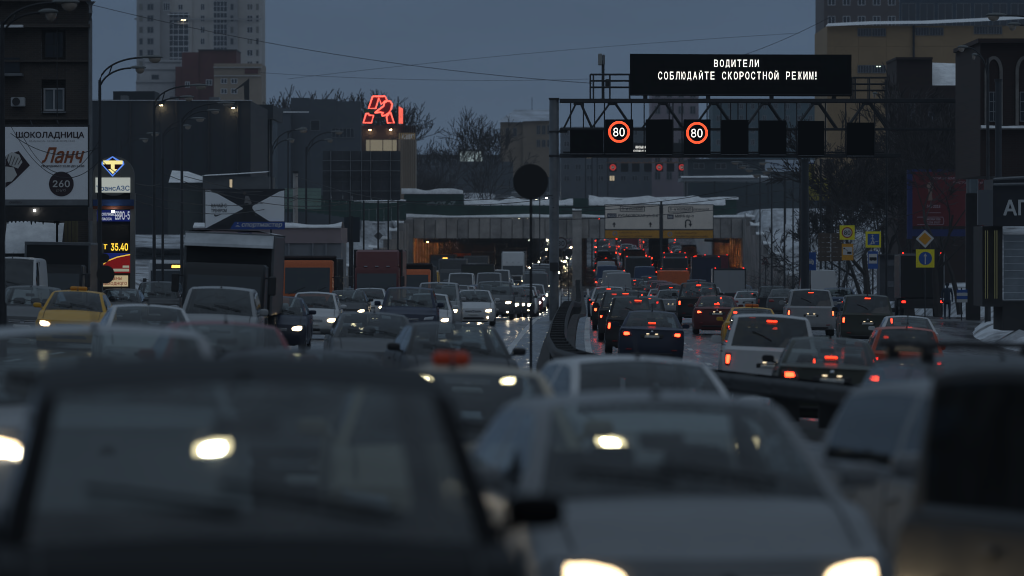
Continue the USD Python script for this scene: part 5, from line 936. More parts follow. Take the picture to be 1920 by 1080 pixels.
for px in (1070, 1094, 1115, 1133.5, 1184, 1208, 1255, 1262, 1279, 1326, 1352, 1370, 1384, 1400, 1423, 1472, 1494, 1548, 1586, 1612, 1640): gb('upright', DARKSTEEL, px - 1.1, px + 1.1, 192.5, 288, .13, .2)
gb('column', mat('pale_steel', (.22, .27, .30), .5), 1818, 1832, 300, 362, -.35, -.05); gb('cabinet', BLACK, 1811, 1836, 306, 430, -.5, -.36) if False else None
gb('bracket', DARKSTEEL, 1048.7, 1064, 243, 249, .1, .25); gb('signal_cabinet', BLACK, 1810, 1837, 362.5, 600, -.45, -.12)
for px0, px1, y0 in ((1107, 1181, 139), (1598, 1663, 145)):
    for py in (y0, y0 + 12, y0 + 24, 186): gd('railing_rail', [(px0, py), (px1, py)], .02, .03); gd('railing_rail', [(px0, py), (px1, py)], 1.2, .03)
    for px in (px0, px0 + 6, (px0 + px1) / 2, px1): gd('railing_post', [(px, 186), (px, y0)], .02, .032); gd('railing_post', [(px, 186), (px, y0)], 1.2, .032)
for px in (1210, 1328, 1447, 1564): gb('board_bracket', DARKSTEEL, px - 4, px + 4, 177, 186, .1, .3)
for k in range(24): gb('walkway_plate', DARKSTEEL, 1056 + k * 25.2, 1080.8 + k * 25.2, 284, 286.5, .26, 1.18)
S = thing('traffic_camera', 'pale camera box on a short mast above the left end of the gantry', 'camera', W(1130, 186, D)); so = W(1130, 186, D)
b = MB(so); b.tube([(X(1131, D), D + .4, Z(186, D)), (X(1131, D), D + .4, Z(112, D))], .07, 8); b.put('mast', DARKSTEEL, S); b = MB(so); b.rbox(X(1121.5, D), X(1129, D), D + .1, D + .6, Z(122, D), Z(100, D), .03); b.put('camera_box', mat('camera_grey', (.25, .26, .25), .5), S); b = MB(so); b.rbox(X(1129.4, D), X(1134.5, D), D + .2, D + .5, Z(121, D), Z(102, D), .03); b.put('flash_box', STEEL, S); b = MB(so); b.rbox(X(1135, D), X(1143.5, D), D + .2, D + .5, Z(164, D), Z(148, D), .03); b.put('junction_box', BLACK, S)
MSGB = mat('matt_black_face', (.004, .004, .0045), .9, spec=.1); LEDW = emat('led_white', (1.0, .98, .9), 1.7); LEDR = emat('led_red', (1.0, .10, .035), 2.4)
S = thing('message_board', 'long black electronic message board lit with two lines of white words', 'message board', W(1390, 180, D)); so = W(1390, 180, D)
b = MB(so); b.add(*(lambda v, f: (v, f))(*(lambda c: (np.array(c.vertices), c.faces))(trimesh.convex.convex_hull(np.array([(X(px, D), D + yy, Z(py + (px > 1300) * 1.5, D)) for px in (1181.5, 1596.5) for py in (101, 179) for yy in (-.05, .45)]))))); b.put('housing', MSGB, S)
def spaced(txt, px0, px1, py0, py1, D, y):
    n = len(txt); pitch = (px1 - px0) / n; lines = []
    for k, ch in enumerate(txt):
        if ch == ' ': continue
        w = pitch * (.22 if ch == '!' else .66); a = px0 + pitch * k + pitch * .12; top = py0 - (2.2 if ch == 'Й' else 0)
        b = MB(so); b.text(ch, X(a, D), X(a + w, D), Z(py1 + (1.6 if ch == 'Д' else 0), D), Z(top, D), y, .012); b.put('lit_letter', LEDW, S)
spaced('ВОДИТЕЛИ', 1337.5, 1425, 112, 125.5, D, D - .06); spaced('СОБЛЮДАЙТЕ СКОРОСТНОЙ РЕЖИМ!', 1233, 1538, 134.5, 149, D, D - .06)
b = MB(so); b.box(X(1182.5, D), X(1595.5, D), D - .058, D - .052, Z(178, D), Z(177, D)); b.put('trim', DARKSTEEL, S)
def speed_panel(px0, px1, py0, py1, label, lit=None, name='lane_sign'):
    S = thing(name, label, 'electronic sign', W((px0 + px1) / 2, py1, D), 0, 'electronic signs hung on the gantry'); so = W((px0 + px1) / 2, py1, D)
    b = MB(so); b.rbox(X(px0, D), X(px1, D), D - .35, D - .02, Z(py1, D), Z(py0, D), .02); b.put('housing', MSGB, S); b = MB(so); b.box(X(px0 + 1, D), X(px1 - 1, D), D - .36, D - .1, Z(py1 + 1.2, D), Z(py1, D) - .003); b.put('lower_lip', STEEL, S)
    if lit:
        cx, cz = X(lit[0], D), Z(lit[1], D); r = 17.6 / F * D; b = MB(so)
        for k in range(3):
            for a in np.arange(56 - 4 * (2 - k)) * 2 * np.pi / (56 - 4 * (2 - k)): x, z = cx + (r - .03 + .04 * k) * math.cos(a), cz + (r - .03 + .04 * k) * math.sin(a); b.box(x - .017, x + .017, D - .37, D - .351, z - .017, z + .017)
        b.put('lit_ring', LEDR, S); b = MB(so); ptext(b, '80', lit[0] - 10.5, lit[0] + 10.5, lit[1] - 8, lit[1] + 8, D - .351, .012, False); b.put('lit_number', LEDW, S)
speed_panel(1069, 1131, 243, 288, 'wide dark sign box at the left end of the gantry'); b = MB(); prect(b, 1093, 1110, 248, 261, D - .37, .018)
speed_panel(1134.5, 1187, 224, 288, 'lit 80 speed sign in the left half of the gantry, nearer the column', (1160.5, 247.5)); speed_panel(1210.5, 1260.5, 224, 289, 'unlit black sign box between the two lit 80 signs'); speed_panel(1281.5, 1332, 224, 289, 'lit 80 speed sign under the middle of the message board', (1306.5, 249.5))
speed_panel(1352, 1403, 225, 289, 'unlit black sign box just right of the second lit 80 sign'); speed_panel(1423, 1474, 226, 290, 'unlit black sign box, second to the right of the lit 80 signs'); speed_panel(1496, 1545, 227, 291, 'unlit black sign box before the blue hall'); speed_panel(1587, 1638, 230, 292, 'unlit black sign box farthest right, before the bare trees')
D2 = 900.0; o = W(1215, 420, D2); G2 = thing('far_sign_gantry', 'small distant gantry with three red 80 signs above the far street', 'gantry', o)
def g2(nm, m_, a, b_, c, d, y0=0.0, y1=.3): b = MB(o); b.box(X(a, D2), X(b_, D2), D2 + y0, D2 + y1, Z(d, D2), Z(c, D2)); b.put(nm, m_, G2)
ORS = mat('rusty_orange_steel', (.22, .11, .06), .6)
g2('column', DARKSTEEL, 1138, 1141, 292, 436); g2('column', DARKSTEEL, 1294, 1297, 292, 436); g2('chord', ORS, 1137, 1298, 294, 296); g2('chord', ORS, 1137, 1298, 304, 306)
for k in range(16): b = MB(o); a = 1138 + 10 * k; b.tube([(X(a, D2), D2 + .1, Z(304, D2)), (X(a + 5, D2), D2 + .1, Z(296, D2)), (X(a + 10, D2), D2 + .1, Z(304, D2))], .05, 4); b.put('diagonal', ORS, G2)
for px, lt in ((1149, 1), (1171, 0), (1192, 0), (1215, 0), (1236, 1), (1257, 0), (1278.5, 1)):
    g2('sign_box', MSGB, px - 7, px + 7, 306.3, 322, -.4, -.05)
    if lt:
        b = MB(o); b.plate(Point(X(px, D2), Z(313.8, D2)).buffer(.47).difference(Point(X(px, D2), Z(313.8, D2)).buffer(.33)), D2 - .402, .03); b.put('lit_ring', emat('far_led_red', (1, .07, .06), 1.6 if px == 1236 else .5), G2); b = MB(o); b.text('80', X(px - 3, D2), X(px + 3, D2), Z(316, D2), Z(311.6, D2), D2 - .402, .03, True); b.put('lit_number', emat('far_led_pale', (1, .6, .55), 1.5 if px == 1236 else .3), G2)
g2('message_board', MSGB, 1140, 1292, 268, 289, -.2, .1); b = MB(o); b.text('ВОДИТЕЛИ', X(1192, D2), X(1236, D2), Z(278.5, D2), Z(274, D2), D2 - .201, .02, True); b.put('lit_words', emat('far_led_white', (1, 1, .95), 1.2), G2); b = MB(o); b.text('СОБЛЮДАЙТЕ', X(1187, D2), X(1241, D2), Z(285, D2), Z(281, D2), D2 - .201, .02, True); b.put('lit_words', emat('far_led_white', (1, 1, .95), 1.2), G2)
# ---------------------------------------------------------------- direction boards on the bridge
D = 548.0; SGN = mat('sign_white', (.86, .76, .66), .5, var=.12, vscale=.5); SGB = mat('sign_navy', (.02, .025, .06), .5); SGO = mat('sign_orange', (.62, .29, .02), .5, var=.1)
def dirboard(px0, px1, label, rows_):
    o = W((px0 + px1) / 2, 447, D); S = thing('direction_board', label, 'road sign', o, 0, 'direction boards on the bridge')
    wbox(S, o, 'frame', DARKSTEEL, px0, px1, 383, 447.5, D, .12); wbox(S, o, 'white_panel', SGN, px0 + 1.3, px1 - 1.3, 384.3, 429.5, D - .03, .028); wbox(S, o, 'orange_panel', SGO, px0 + 1.3, px1 - 1.3, 432, 446.4, D - .03, .028)
    for nm, m_, fn in rows_: b = MB(o); fn(b); b.put(nm, m_, S)
    return S
def rim(px0, px1, py0, py1, w=.03): return LineString([(X(a, D), Z(c, D)) for a, c in ((px0, py0), (px1, py0), (px1, py1), (px0, py1), (px0, py0))]).buffer(w, join_style=1)
def arrow(px, py): return Polygon([(X(a, D), Z(c, D)) for a, c in ((px, py - 5.5), (px + 3.4, py - .5), (px + 1.1, py - .5), (px + 1.1, py + 4.5), (px - 1.1, py + 4.5), (px - 1.1, py - .5), (px - 3.4, py - .5))])
dirboard(1133.5, 1237.5, 'left white and orange direction board with two straight arrows', [('place_name', INK, lambda b: (ptext(b, '3-е КОЛЬЦО', 1166, 1206, 389, 394.5, D - .031, .012, True), ptext(b, 'РУСАКОВСКАЯ ул. 0.6', 1159, 1233.5, 401.5, 408, D - .031, .012, True))), ('name_frame', INK, lambda b: b.plate(rim(1163, 1208.5, 387, 396), D - .031, .01)),
    ('route_patch', SGB, lambda b: prect(b, 1138.5, 1156, 400, 408.5, D - .04, .009)), ('route_number', LTP, lambda b: ptext(b, 'А103', 1140, 1154.5, 402, 406.8, D - .041, .01, True)), ('arrow', INK, lambda b: b.plate(arrow(1151.5, 421.5), D - .031, .012)), ('arrow', INK, lambda b: b.plate(arrow(1219.5, 421.5), D - .031, .012)),
    ('camera_disc', GREYP, lambda b: b.plate(Point(X(1153, D), Z(438, D)).buffer(.24).difference(Point(X(1153, D), Z(438, D)).buffer(.12)), D - .031, .012)), ('warning_words', mat('brown_print', (.1, .04, .01), .5), lambda b: (ptext(b, 'СОБЛЮДАЙТЕ', 1161, 1199, 434, 437.6, D - .031, .012), ptext(b, 'СКОРОСТНОЙ РЕЖИМ', 1161, 1222, 441, 444.6, D - .031, .012)))])
uturn = LineString([(X(1285.5, D), Z(427, D)), (X(1285.5, D), Z(417, D))] + [(X(1290 + 4.5 * math.cos(t), D), Z(416 - 3.5 * math.sin(t), D)) for t in np.linspace(math.pi, 0, 9)] + [(X(1294.5, D), Z(419.5, D))]).buffer(.06, cap_style=2)
dirboard(1242, 1338, 'right white and orange direction board with a turn-back arrow', [('place_name', INK, lambda b: (ptext(b, '3-е КОЛЬЦО', 1256, 1296, 390, 395.5, D - .031, .012, True), ptext(b, 'разворот', 1300, 1330, 391, 396, D - .031, .012), ptext(b, 'МИРА пр-т', 1266, 1301, 402.5, 409, D - .031, .012, True))), ('name_frame', INK, lambda b: b.plate(rim(1253.5, 1298.5, 388, 397.5), D - .031, .01)),
    ('route_patch', SGB, lambda b: prect(b, 1251, 1263, 402.5, 410.5, D - .04, .009)), ('route_number', LTP, lambda b: ptext(b, 'М8', 1253, 1261, 404.2, 408.8, D - .041, .01, True)), ('arrow', INK, lambda b: b.plate(union_all([uturn, Polygon([(X(1291, D), Z(419.5, D)), (X(1298, D), Z(419.5, D)), (X(1294.5, D), Z(425.5, D))])]), D - .031, .012)),
    ('camera_disc', GREYP, lambda b: b.plate(Point(X(1256, D), Z(439, D)).buffer(.24).difference(Point(X(1256, D), Z(439, D)).buffer(.12)), D - .031, .012)), ('warning_words', mat('brown_print', (.1, .04, .01), .5), lambda b: (ptext(b, 'СОБЛЮДАЙТЕ', 1265, 1306, 435, 438.6, D - .031, .012), ptext(b, 'ПРАВИЛА ДВИЖЕНИЯ', 1265, 1327, 442, 445.4, D - .031, .012)))])
b = MB(W(1240, 447, D)); b.box(X(1237.7, D), X(1241.8, D), D + .02, D + .3, Z(560, D) + 2.5, Z(378, D)); S = thing('board_post', 'dark post between the two direction boards', 'post', W(1240, 447, D)); b.put('post', DARKSTEEL, S)

# street blocks that go on along the road towards and past the camera (seen in the car windows)
def street_block(label, x0, x1, y0, y1, h, m_, side):
    o = ((x0 + x1) / 2, (y0 + y1) / 2, 3.0); T = thing('street_block', label, 'building', o); b = MB(o); b.box(x0, x1, y0, y1, 2.0, h); b.put('wall', m_, T); b = MB(o); b.box(x0 - .4, x1 + .4, y0 - .4, y1 + .4, h, h + .5); b.put('cornice', mat('pale_stone', (.16, .15, .14), .8, var=.3), T)
    n = int((y1 - y0 if side != 'n' else x1 - x0) / 6.5)
    for fl in range(int((h - 4) / 3.2)):
        for k in range(n):
            b = MB(o); z = 5.0 + fl * 3.2
            if side == 'n': x = x0 + 3 + k * 6.5; b.box(x, x + 1.9, y1 - .03, y1 + .05, z, z + 1.9)
            else: x = x0 if side == 'w' else x1; y = y0 + 3 + k * 6.5; b.box(x - .05, x + .05, y, y + 1.9, z, z + 1.9)
            b.put('window', WIN, T)
street_block('long dark street block running along the right pavement towards us', 33, 47, 16, 178, 17, DRB, 'w'); street_block('long dark street block running along the left pavement towards us', -56, -42, 16, 178, 17, BK, 'e')
street_block('tall street block on the left behind the viewpoint', -75, -42, -78, 8, 27, BK, 'e'); street_block('broad street block closing the view behind the viewpoint', -40, 40, -79, -66, 24, BK, 'n')
# ---------------------------------------------------------------- traffic signs
SY = mat('sign_yellow', (.88, .76, .02), .5); SB = mat('sign_blue', (.02, .09, .34), .5); SR = mat('sign_red', (.35, .03, .03), .5); SW = mat('sign_face_white', (.55, .55, .54), .5)
def zground(x, y): return float(terrain(np.array([x]), np.array([float(y)]))[0]) + (.25 if float(_xl(y)) <= x <= float(_xr(y)) else 0)
def sign_post(px, D, py_top, name, label, cat='road sign', r=.035, group=None, m_=None):
    x = X(px, D); g = zground(x, D); o = (x, D, g); S = thing(name, label, cat, o, 0, group); b = MB(o); b.tube([(x, D + .06, g - .1), (x, D + .06, Z(py_top, D))], r, 8); b.put('post', m_ or DARKSTEEL, S); return S, o
def sput(S, o, nm, m_, fn): b = MB(o); fn(b); return b.put(nm, m_, S)
def disc(px, py, rpx, D): return Point(X(px, D), Z(py, D)).buffer(rpx / F * D, 24)
D = 300.0
S, o = sign_post(1588, D, 424, 'speed_limit_sign', 'red ringed 80 speed limit sign on a yellow square, camera plate below it')
sput(S, o, 'yellow_board', SY, lambda b: prect(b, 1574.5, 1602.5, 422.5, 449.5, D, .03)); sput(S, o, 'red_ring', SR, lambda b: b.plate(disc(1588.5, 436, 10.2, D).difference(disc(1588.5, 436, 8.2, D)), D, .008)); sput(S, o, 'white_disc', SW, lambda b: b.plate(disc(1588.5, 436, 8.2, D), D, .007)); sput(S, o, 'number', INK, lambda b: ptext(b, '80', 1582.6, 1594.6, 432, 440.5, D - .007, .006, True))
sput(S, o, 'camera_plate', SGO, lambda b: prect(b, 1578.5, 1600, 457, 488, D, .03)); sput(S, o, 'picture_panel', SW, lambda b: prect(b, 1580.5, 1598, 463, 478, D - .008, .008)); sput(S, o, 'camera_symbol', INK, lambda b: (prect(b, 1588.5, 1596.5, 472, 476, D - .014, .005), prect(b, 1581.5, 1584.5, 464.5, 467, D - .014, .005), b.plate(LineString([(X(1585, D), Z(467, D)), (X(1590, D), Z(471, D))]).buffer(.01), D - .009, .005)))
S, o = sign_post(1637, D, 436, 'underpass_sign', 'blue pedestrian underpass sign in a yellow square frame')
sput(S, o, 'yellow_board', SY, lambda b: prect(b, 1623, 1652, 434, 464, D, .03)); sput(S, o, 'blue_panel', SB, lambda b: prect(b, 1627, 1648.5, 438.5, 459.5, D - .008, .008))
sput(S, o, 'walker_symbol', SW, lambda b: b.plate(union_all([disc(1636, 441.5, 1.6, D), LineString([(X(a, D), Z(c, D)) for a, c in ((1636, 444), (1636.5, 450), (1639, 457))]).buffer(.022), LineString([(X(a, D), Z(c, D)) for a, c in ((1636.5, 450), (1633, 457))]).buffer(.02), LineString([(X(a, D), Z(c, D)) for a, c in ((1633, 448), (1636, 445), (1639, 448.5))]).buffer(.015), LineString([(X(a, D), Z(c, D)) for a, c in ((1629, 458), (1634, 458), (1634, 456), (1639, 456), (1639, 454), (1647, 452))]).buffer(.012)]), D - .008, .006))
S, o = sign_post(1636.5, 296, 470, 'bus_stop_sign', 'white and blue bus stop sign below the underpass sign'); D = 296.0
sput(S, o, 'blue_board', SB, lambda b: prect(b, 1627.5, 1646, 471, 504, D, .03)); sput(S, o, 'white_panel', SW, lambda b: prect(b, 1629, 1644.5, 476, 494, D - .008, .008)); sput(S, o, 'bus_symbol', INK, lambda b: (b.plate(sbox(X(1631, D), Z(487.5, D), X(1643, D), Z(483, D)).buffer(.02), D - .008, .006), b.plate(union_all([disc(1633.5, 488, 1.2, D), disc(1640.5, 488, 1.2, D)]), D - .008, .006)))
D = 280.0
S, o = sign_post(1519, D, 440, 'car_park_sign', 'blue sign with a white car symbol beside the thick dark pole')
sput(S, o, 'blue_board', SB, lambda b: prect(b, 1508, 1530, 473, 507, D, .03)); sput(S, o, 'car_symbol', SW, lambda b: b.plate(union_all([Polygon([(X(a, D), Z(c, D)) for a, c in ((1515, 489), (1516.5, 485.5), (1522.5, 485.5), (1524, 489)) ]).difference(Polygon([(X(a, D), Z(c, D)) for a, c in ((1516.3, 488.5), (1517.3, 486.4), (1521.7, 486.4), (1522.7, 488.5))])), sbox(X(1513.5, D), Z(494, D), X(1525.5, D), Z(489, D)).buffer(.01).difference(union_all([disc(1516, 491.5, 1, D), disc(1523, 491.5, 1, D)])), sbox(X(1514, D), Z(496.5, D), X(1516.5, D), Z(494, D)), sbox(X(1522.5, D), Z(496.5, D), X(1525, D), Z(494, D))]), D, .008))
S, o = sign_post(1734.5, D, 434, 'priority_sign', 'yellow priority diamond above a straight-on arrow sign on a yellow square')
sput(S, o, 'white_diamond', SW, lambda b: b.plate(Polygon([(X(a, D), Z(c, D)) for a, c in ((1717, 448), (1734, 431), (1751.5, 447), (1735, 465))]).buffer(-.02).buffer(.02), D, .025)); sput(S, o, 'orange_diamond', mat('sign_amber', (.62, .27, .01), .5), lambda b: b.plate(Polygon([(X(a, D), Z(c, D)) for a, c in ((1722, 448), (1734, 436), (1746, 447), (1734.5, 459.5))]), D - .025, .008))
sput(S, o, 'yellow_board', SY, lambda b: prect(b, 1717.5, 1752, 467.5, 501.5, D, .03)); sput(S, o, 'blue_disc', SB, lambda b: b.plate(disc(1735, 484.5, 12.4, D), D, .008)); sput(S, o, 'arrow', SW, lambda b: b.plate(union_all([sbox(X(1733.9, D), Z(495.5, D), X(1736.1, D), Z(479, D)), Polygon([(X(a, D), Z(c, D)) for a, c in ((1735, 475), (1738.6, 480.5), (1731.4, 480.5))])]), D - .008, .007))
D = 320.0
S, o = sign_post(1548, D, 440, 'brown_notice_board', 'brown slatted notice board on posts behind the 80 sign', 'notice board', .06)
for k in range(6): sput(S, o, 'slat', mat('brown_board', (.085, .06, .045), .7, var=.25), lambda b: (prect(b, 1534, 1557.5, 437 + k * 8.9, 445.4 + k * 8.9, D, .05), prect(b, 1558.5, 1581, 437 + k * 8.9, 445.4 + k * 8.9, D, .05)))
sput(S, o, 'post', DARKSTEEL, lambda b: b.tube([(X(1574, D), D + .1, zground(X(1574, D), D)), (X(1574, D), D + .1, Z(440, D))], .06, 6)); sput(S, o, 'brace', DARKSTEEL, lambda b: b.tube([(X(1530, D), D + .1, Z(505, D)), (X(1548, D), D + .1, Z(560, D))], .07, 5))
D = 430.0
S, o = sign_post(1435.5, D, 484, 'warning_triangle', 'triangular warning sign standing on the snowy right bank')
tri = Polygon([(X(a, D), Z(c, D)) for a, c in ((1427.5, 496), (1435.5, 482), (1443.5, 496))]); sput(S, o, 'red_border', mat('dull_red', (.10, .02, .02), .6), lambda b: b.plate(tri, D, .02)); sput(S, o, 'white_field', mat('dull_white', (.25, .25, .26), .6), lambda b: b.plate(tri.buffer(-.085), D - .02, .006)); sput(S, o, 'symbol', INK, lambda b: b.plate(LineString([(X(1433, D), Z(494, D)), (X(1436, D), Z(490, D)), (X(1438, D), Z(494, D))]).buffer(.05), D - .026, .005))
S, o = sign_post(1052, D, 446, 'small_speed_sign', 'round black and white 80 sign on a thin post left of the bridge pier')
sput(S, o, 'ring', mat('dull_ring', (.06, .03, .03), .6), lambda b: b.plate(disc(1052, 456.5, 12, D), D, .02)); sput(S, o, 'white_disc', mat('dull_white', (.25, .25, .26), .6), lambda b: b.plate(disc(1052, 456.5, 9.3, D), D - .02, .006)); sput(S, o, 'number', INK, lambda b: ptext(b, '80', 1045.5, 1058.5, 451.5, 461.5, D - .026, .006, True))
sput(S, o, 'round_back', BLACK, lambda b: b.plate(disc(1066, 474, 7.5, D), D + .3, .02)); sput(S, o, 'post', DARKSTEEL, lambda b: b.tube([(X(1066, D), D + .4, Z(474, D)), (X(1066, D), D + .4, gz(D))], .035, 6))
D = 113.0; x = 35 / F * D
S, o = sign_post(995.5, D, 332, 'round_sign_back', 'big round sign seen from behind, black against the bridge, on a thin pole', 'road sign', .026)
sput(S, o, 'disc', mat('sign_back', (.02, .02, .022), .6), lambda b: b.plate(disc(995, 340.5, 33, D), D, .02)); sput(S, o, 'clamp', DARKSTEEL, lambda b: (prect(b, 985, 1006, 331, 334, D + .001, .05), prect(b, 985, 1006, 349, 352, D + .001, .05)))
D = 240.0
S, o = sign_post(508, D, 430, 'diamond_sign_back', 'dark diamond and round sign backs on a pole right of the pink depot gateway', 'road sign', .04)
sput(S, o, 'diamond', BLACK, lambda b: b.plate(Polygon([(X(a, D), Z(c, D)) for a, c in ((497, 451.5), (509, 439), (521.5, 451.5), (509, 464))]), D, .02)); sput(S, o, 'disc', BLACK, lambda b: (b.plate(disc(508.5, 473, 9, D), D, .02))); sput(S, o, 'no_entry_disc', mat('dark_red_sign', (.08, .012, .012), .6), lambda b: b.plate(disc(509.5, 494, 9, D), D, .02)); sput(S, o, 'arm', DARKSTEEL, lambda b: prect(b, 495, 525, 441, 442, D + .05, .03))
D = 470.0
S, o = sign_post(709, D, 430, 'pale_diamond_back', 'grey diamond sign back on a post standing on the snowy slope left of the bridge', 'road sign', .06)
sput(S, o, 'diamond', mat('grey_back', (.09, .09, .095), .6), lambda b: b.plate(Polygon([(X(a, D), Z(c, D)) for a, c in ((701, 442), (709.5, 434), (718, 442), (709.5, 451))]), D, .03)); sput(S, o, 'arm', DARKSTEEL, lambda b: prect(b, 698, 722, 419, 420.5, D, .06))
D = 150.0
S, o = sign_post(188, D, 497, 'low_round_sign_back', 'round black sign back low in front of the fuel price panel', 'road sign', .035)
sput(S, o, 'disc', BLACK, lambda b: b.plate(disc(198, 514.5, 17, D), D, .02)); sput(S, o, 'arm', DARKSTEEL, lambda b: prect(b, 186, 200, 512, 516, D + .01, .04)); sput(S, o, 'upper_disc', BLACK, lambda b: b.plate(disc(196, 484, 9, D), D, .02))
D = 345.0; o = W(660, 450, D); S, o = sign_post(660, D, 405, 'dark_cabinet_board', 'tall dark board standing at the end of the pink depot wall', 'notice board', .08); sput(S, o, 'board', mat('navy_board', (.02, .028, .04), .7), lambda b: prect(b, 645.5, 674.5, 407, 454, D, .1))
D = 300.0; S, o = sign_post(458, D, 430, 'street_name_plate', 'small violet street name plate on a grey post before the pink depot', 'road sign', .1, None, STEEL); sput(S, o, 'plate', mat('violet_plate', (.03, .025, .1), .5), lambda b: prect(b, 446, 472, 435.5, 441, D - .06, .03)); sput(S, o, 'lettering', LTP, lambda b: ptext(b, 'УЛИЦА', 452, 467, 437, 439.6, D - .06, .008)); sput(S, o, 'box', STEEL, lambda b: prect(b, 450, 468, 430, 434.5, D - .06, .15))
# ---------------------------------------------------------------- street lamps
LHEAD = mat('lamp_head_shell', (.10, .11, .11), .5); LGL = mat('lamp_glass', (.28, .24, .2), .25, coat=.5)
def lamp(px, D, py_top, label, arms, r=.085, name='street_lamp', yellow=False, face=0):
    """tapered pole with swan-neck arms: arms = (tip px, tip py, where the arm leaves the pole py)"""
    x = X(px, D); g = zground(x, D); o = (x, D, g); S = thing(name, label, 'street lamp', o, 0, 'double armed street lamps'); b = MB(o); zt = Z(py_top, D)
    b.tube([(x, D, g - .1), (x, D, g + 1.2), (x, D, g + 1.25), (x, D, zt)], [r * 1.5, r * 1.4, r, r * .62], 8); b.put('pole', DARKSTEEL, S, 40)
    for q, (tx, ty, fy) in enumerate(arms):
        b = MB(o); A, B = np.array((x, D, Z(fy, D))), np.array((X(tx, D), D - .25 * q, Z(ty, D))); pts = []
        s_ = 1 if tx > px else -1; hl = min(abs(B[0] - A[0]) * .3, .8); B2 = B - np.array((s_ * hl, 0, .02))
        for t in np.linspace(0, 1, 11): a = t * math.pi / 2; pts.append(A + (B2 - A) * np.array((1 - math.cos(a), t, math.sin(a))))
        b.tube(pts, r * .42, 6); ar = b.put('arm', DARKSTEEL, S, 40)
        b = MB(o); ic = trimesh.creation.icosphere(2, 1.0); v = np.array(ic.vertices); v[:, 2] = np.where(v[:, 2] < 0, v[:, 2] * .4, v[:, 2]); c = (B + B2) / 2; b.add(v * (hl * .62, .15, .085) + c, ic.faces); hd = b.put('lamp_head', LHEAD, ar, 50)
        b = MB(o); b.add(v * (hl * .34, .12, .16) * (1, 1, -1) * np.array((1, 1, 1)) + c + (s_ * hl * .16, 0, -.045), ic.faces[:, ::-1]); b.put('lamp_bowl', LGL, hd, 50)
    if len(arms) > 1:
        t = .5; a = t * math.pi / 2; b = MB(o); p = [np.array((x, D, Z(fy, D))) + (np.array((X(tx, D) - (1 if tx > px else -1) * min(abs(X(tx, D) - x) * .3, .8), D, Z(ty, D))) - np.array((x, D, Z(fy, D)))) * np.array((1 - math.cos(a), t, math.sin(a))) for tx, ty, fy in arms[:2]]; b.tube(p, r * .3, 5); b.put('tie', DARKSTEEL, S)
    return S, o
lamp(187, 200, 150, 'tallest street lamp, in front of the fuel price pylon, both heads reaching right', ((302, 107, 155), (272, 127, 170)), .085)
lamp(289, 262, 190, 'street lamp with two swan-neck arms right of the petrol pylon, left of its twin', ((387, 160, 200), (362, 182, 208)), .09)
lamp(341, 295, 222, 'street lamp before the dark hall with heads just left of the second wall spot', ((438, 193, 232), (411, 207, 242)), .1)
lamp(305, 330, 250, 'thinner street lamp between the two tall ones before the dark hall', ((383, 222, 262), (358, 236, 268)), .09)
lamp(226, 360, 262, 'faint low street lamp just left of the taller pair, against the dark hall', ((298, 250, 285), (278, 261, 292)), .07)
lamp(509, 345, 270, 'street lamp in front of the sports billboard, heads against the grey store wall', ((575, 243, 290), (552, 262, 300)), .09)
lamp(574, 390, 275, 'street lamp between the sports billboard and the billboard back', ((642, 247, 290), (624, 262, 300)), .1)
lamp(540, 400, 246, 'single armed lamp between the two lamps right of the glazed entrance', ((574, 240, 256),), .08)
lamp(4, 130, 40, 'thick black lamp pole at the left edge with heads across the brick block', ((106, 22, 75), (146, 4, 60)), .075)
lamp(1447, 450, 322, 'street lamp on the right bank, nearest the direction boards', ((1372, 304, 345), (1386, 312, 350)), .085)
lamp(1471, 420, 330, 'second street lamp from the direction boards on the right bank', ((1398, 318, 350), (1412, 328, 356)), .085)
lamp(1487, 470, 318, 'third street lamp from the direction boards on the right bank', ((1424, 305, 340), (1438, 316, 345)), .085)
lamp(1500, 400, 315, 'thin street lamp beside the thick dark pole on the right', ((1430, 322, 345),), .085)
lamp(1852, 235, 110, 'right-hand street lamp whose two heads hang before the snowy roof slope', ((1797, 88, 150), (1822, 103, 158)), .09)
lamp(1960, 190, -20, 'street lamp whose heads lean in from the right edge over the ochre block', ((1852, 28, 40), (1890, 46, 60)), .09)
lamp(1662, 270, 150, 'lone lamp head showing above the gantry railing, pole among the trees', ((1637, 175, 200),), .06)
def pole(px, D, py, r, label, m_=None, name='utility_pole', group=None):
    x = X(px, D); g = zground(x, D); o = (x, D, g); S = thing(name, label, 'pole', o, 0, group); b = MB(o); b.tube([(x, D, g - .1), (x, D, Z(py, D))], [r, r * .85], 10); b.put('shaft', m_ or DARKSTEEL, S, 40)
    b = MB(o); b.tube([(x, D, Z(py + 3, D)), (x, D, Z(py, D) + .04)], [r * 1.1, r * 1.1], 10); b.put('cap', DARKSTEEL, S); return S, o
pole(554, 350, 322, .18, 'thick pale concrete pole right of the sports billboard', CONCRETE)
S, o = pole(1509, 280, 300, .23, 'very thick dark pole carrying the blue car sign', mat('dark_blue_pole', (.025, .03, .038), .6)); pole(1539, 330, 300, .07, 'thin dark pole behind the brown notice board'); pole(1425, 460, 330, .06, 'thin dark pole just right of the right direction board')
pole(1560, 340, 300, .06, 'thin pole between the brown board and the 80 sign'); pole(305, 250, 300, .06, 'thin dark pole right of the petrol pylon, left of the truck'); pole(1872, 240, 150, .16, 'dark pole before the arched brick house', mat('dark_blue_pole', (.025, .03, .038), .6))
pole(1012, 520, 330, .06, 'thin pole behind the big round sign back'); pole(1098, 700, 250, .09, 'thin mast on the far street left of the far gantry'); pole(1110, 690, 262, .09, 'short mast on the far street beside its taller neighbour'); pole(1120, 720, 240, .08, 'tall thin mast just left of the far gantry')
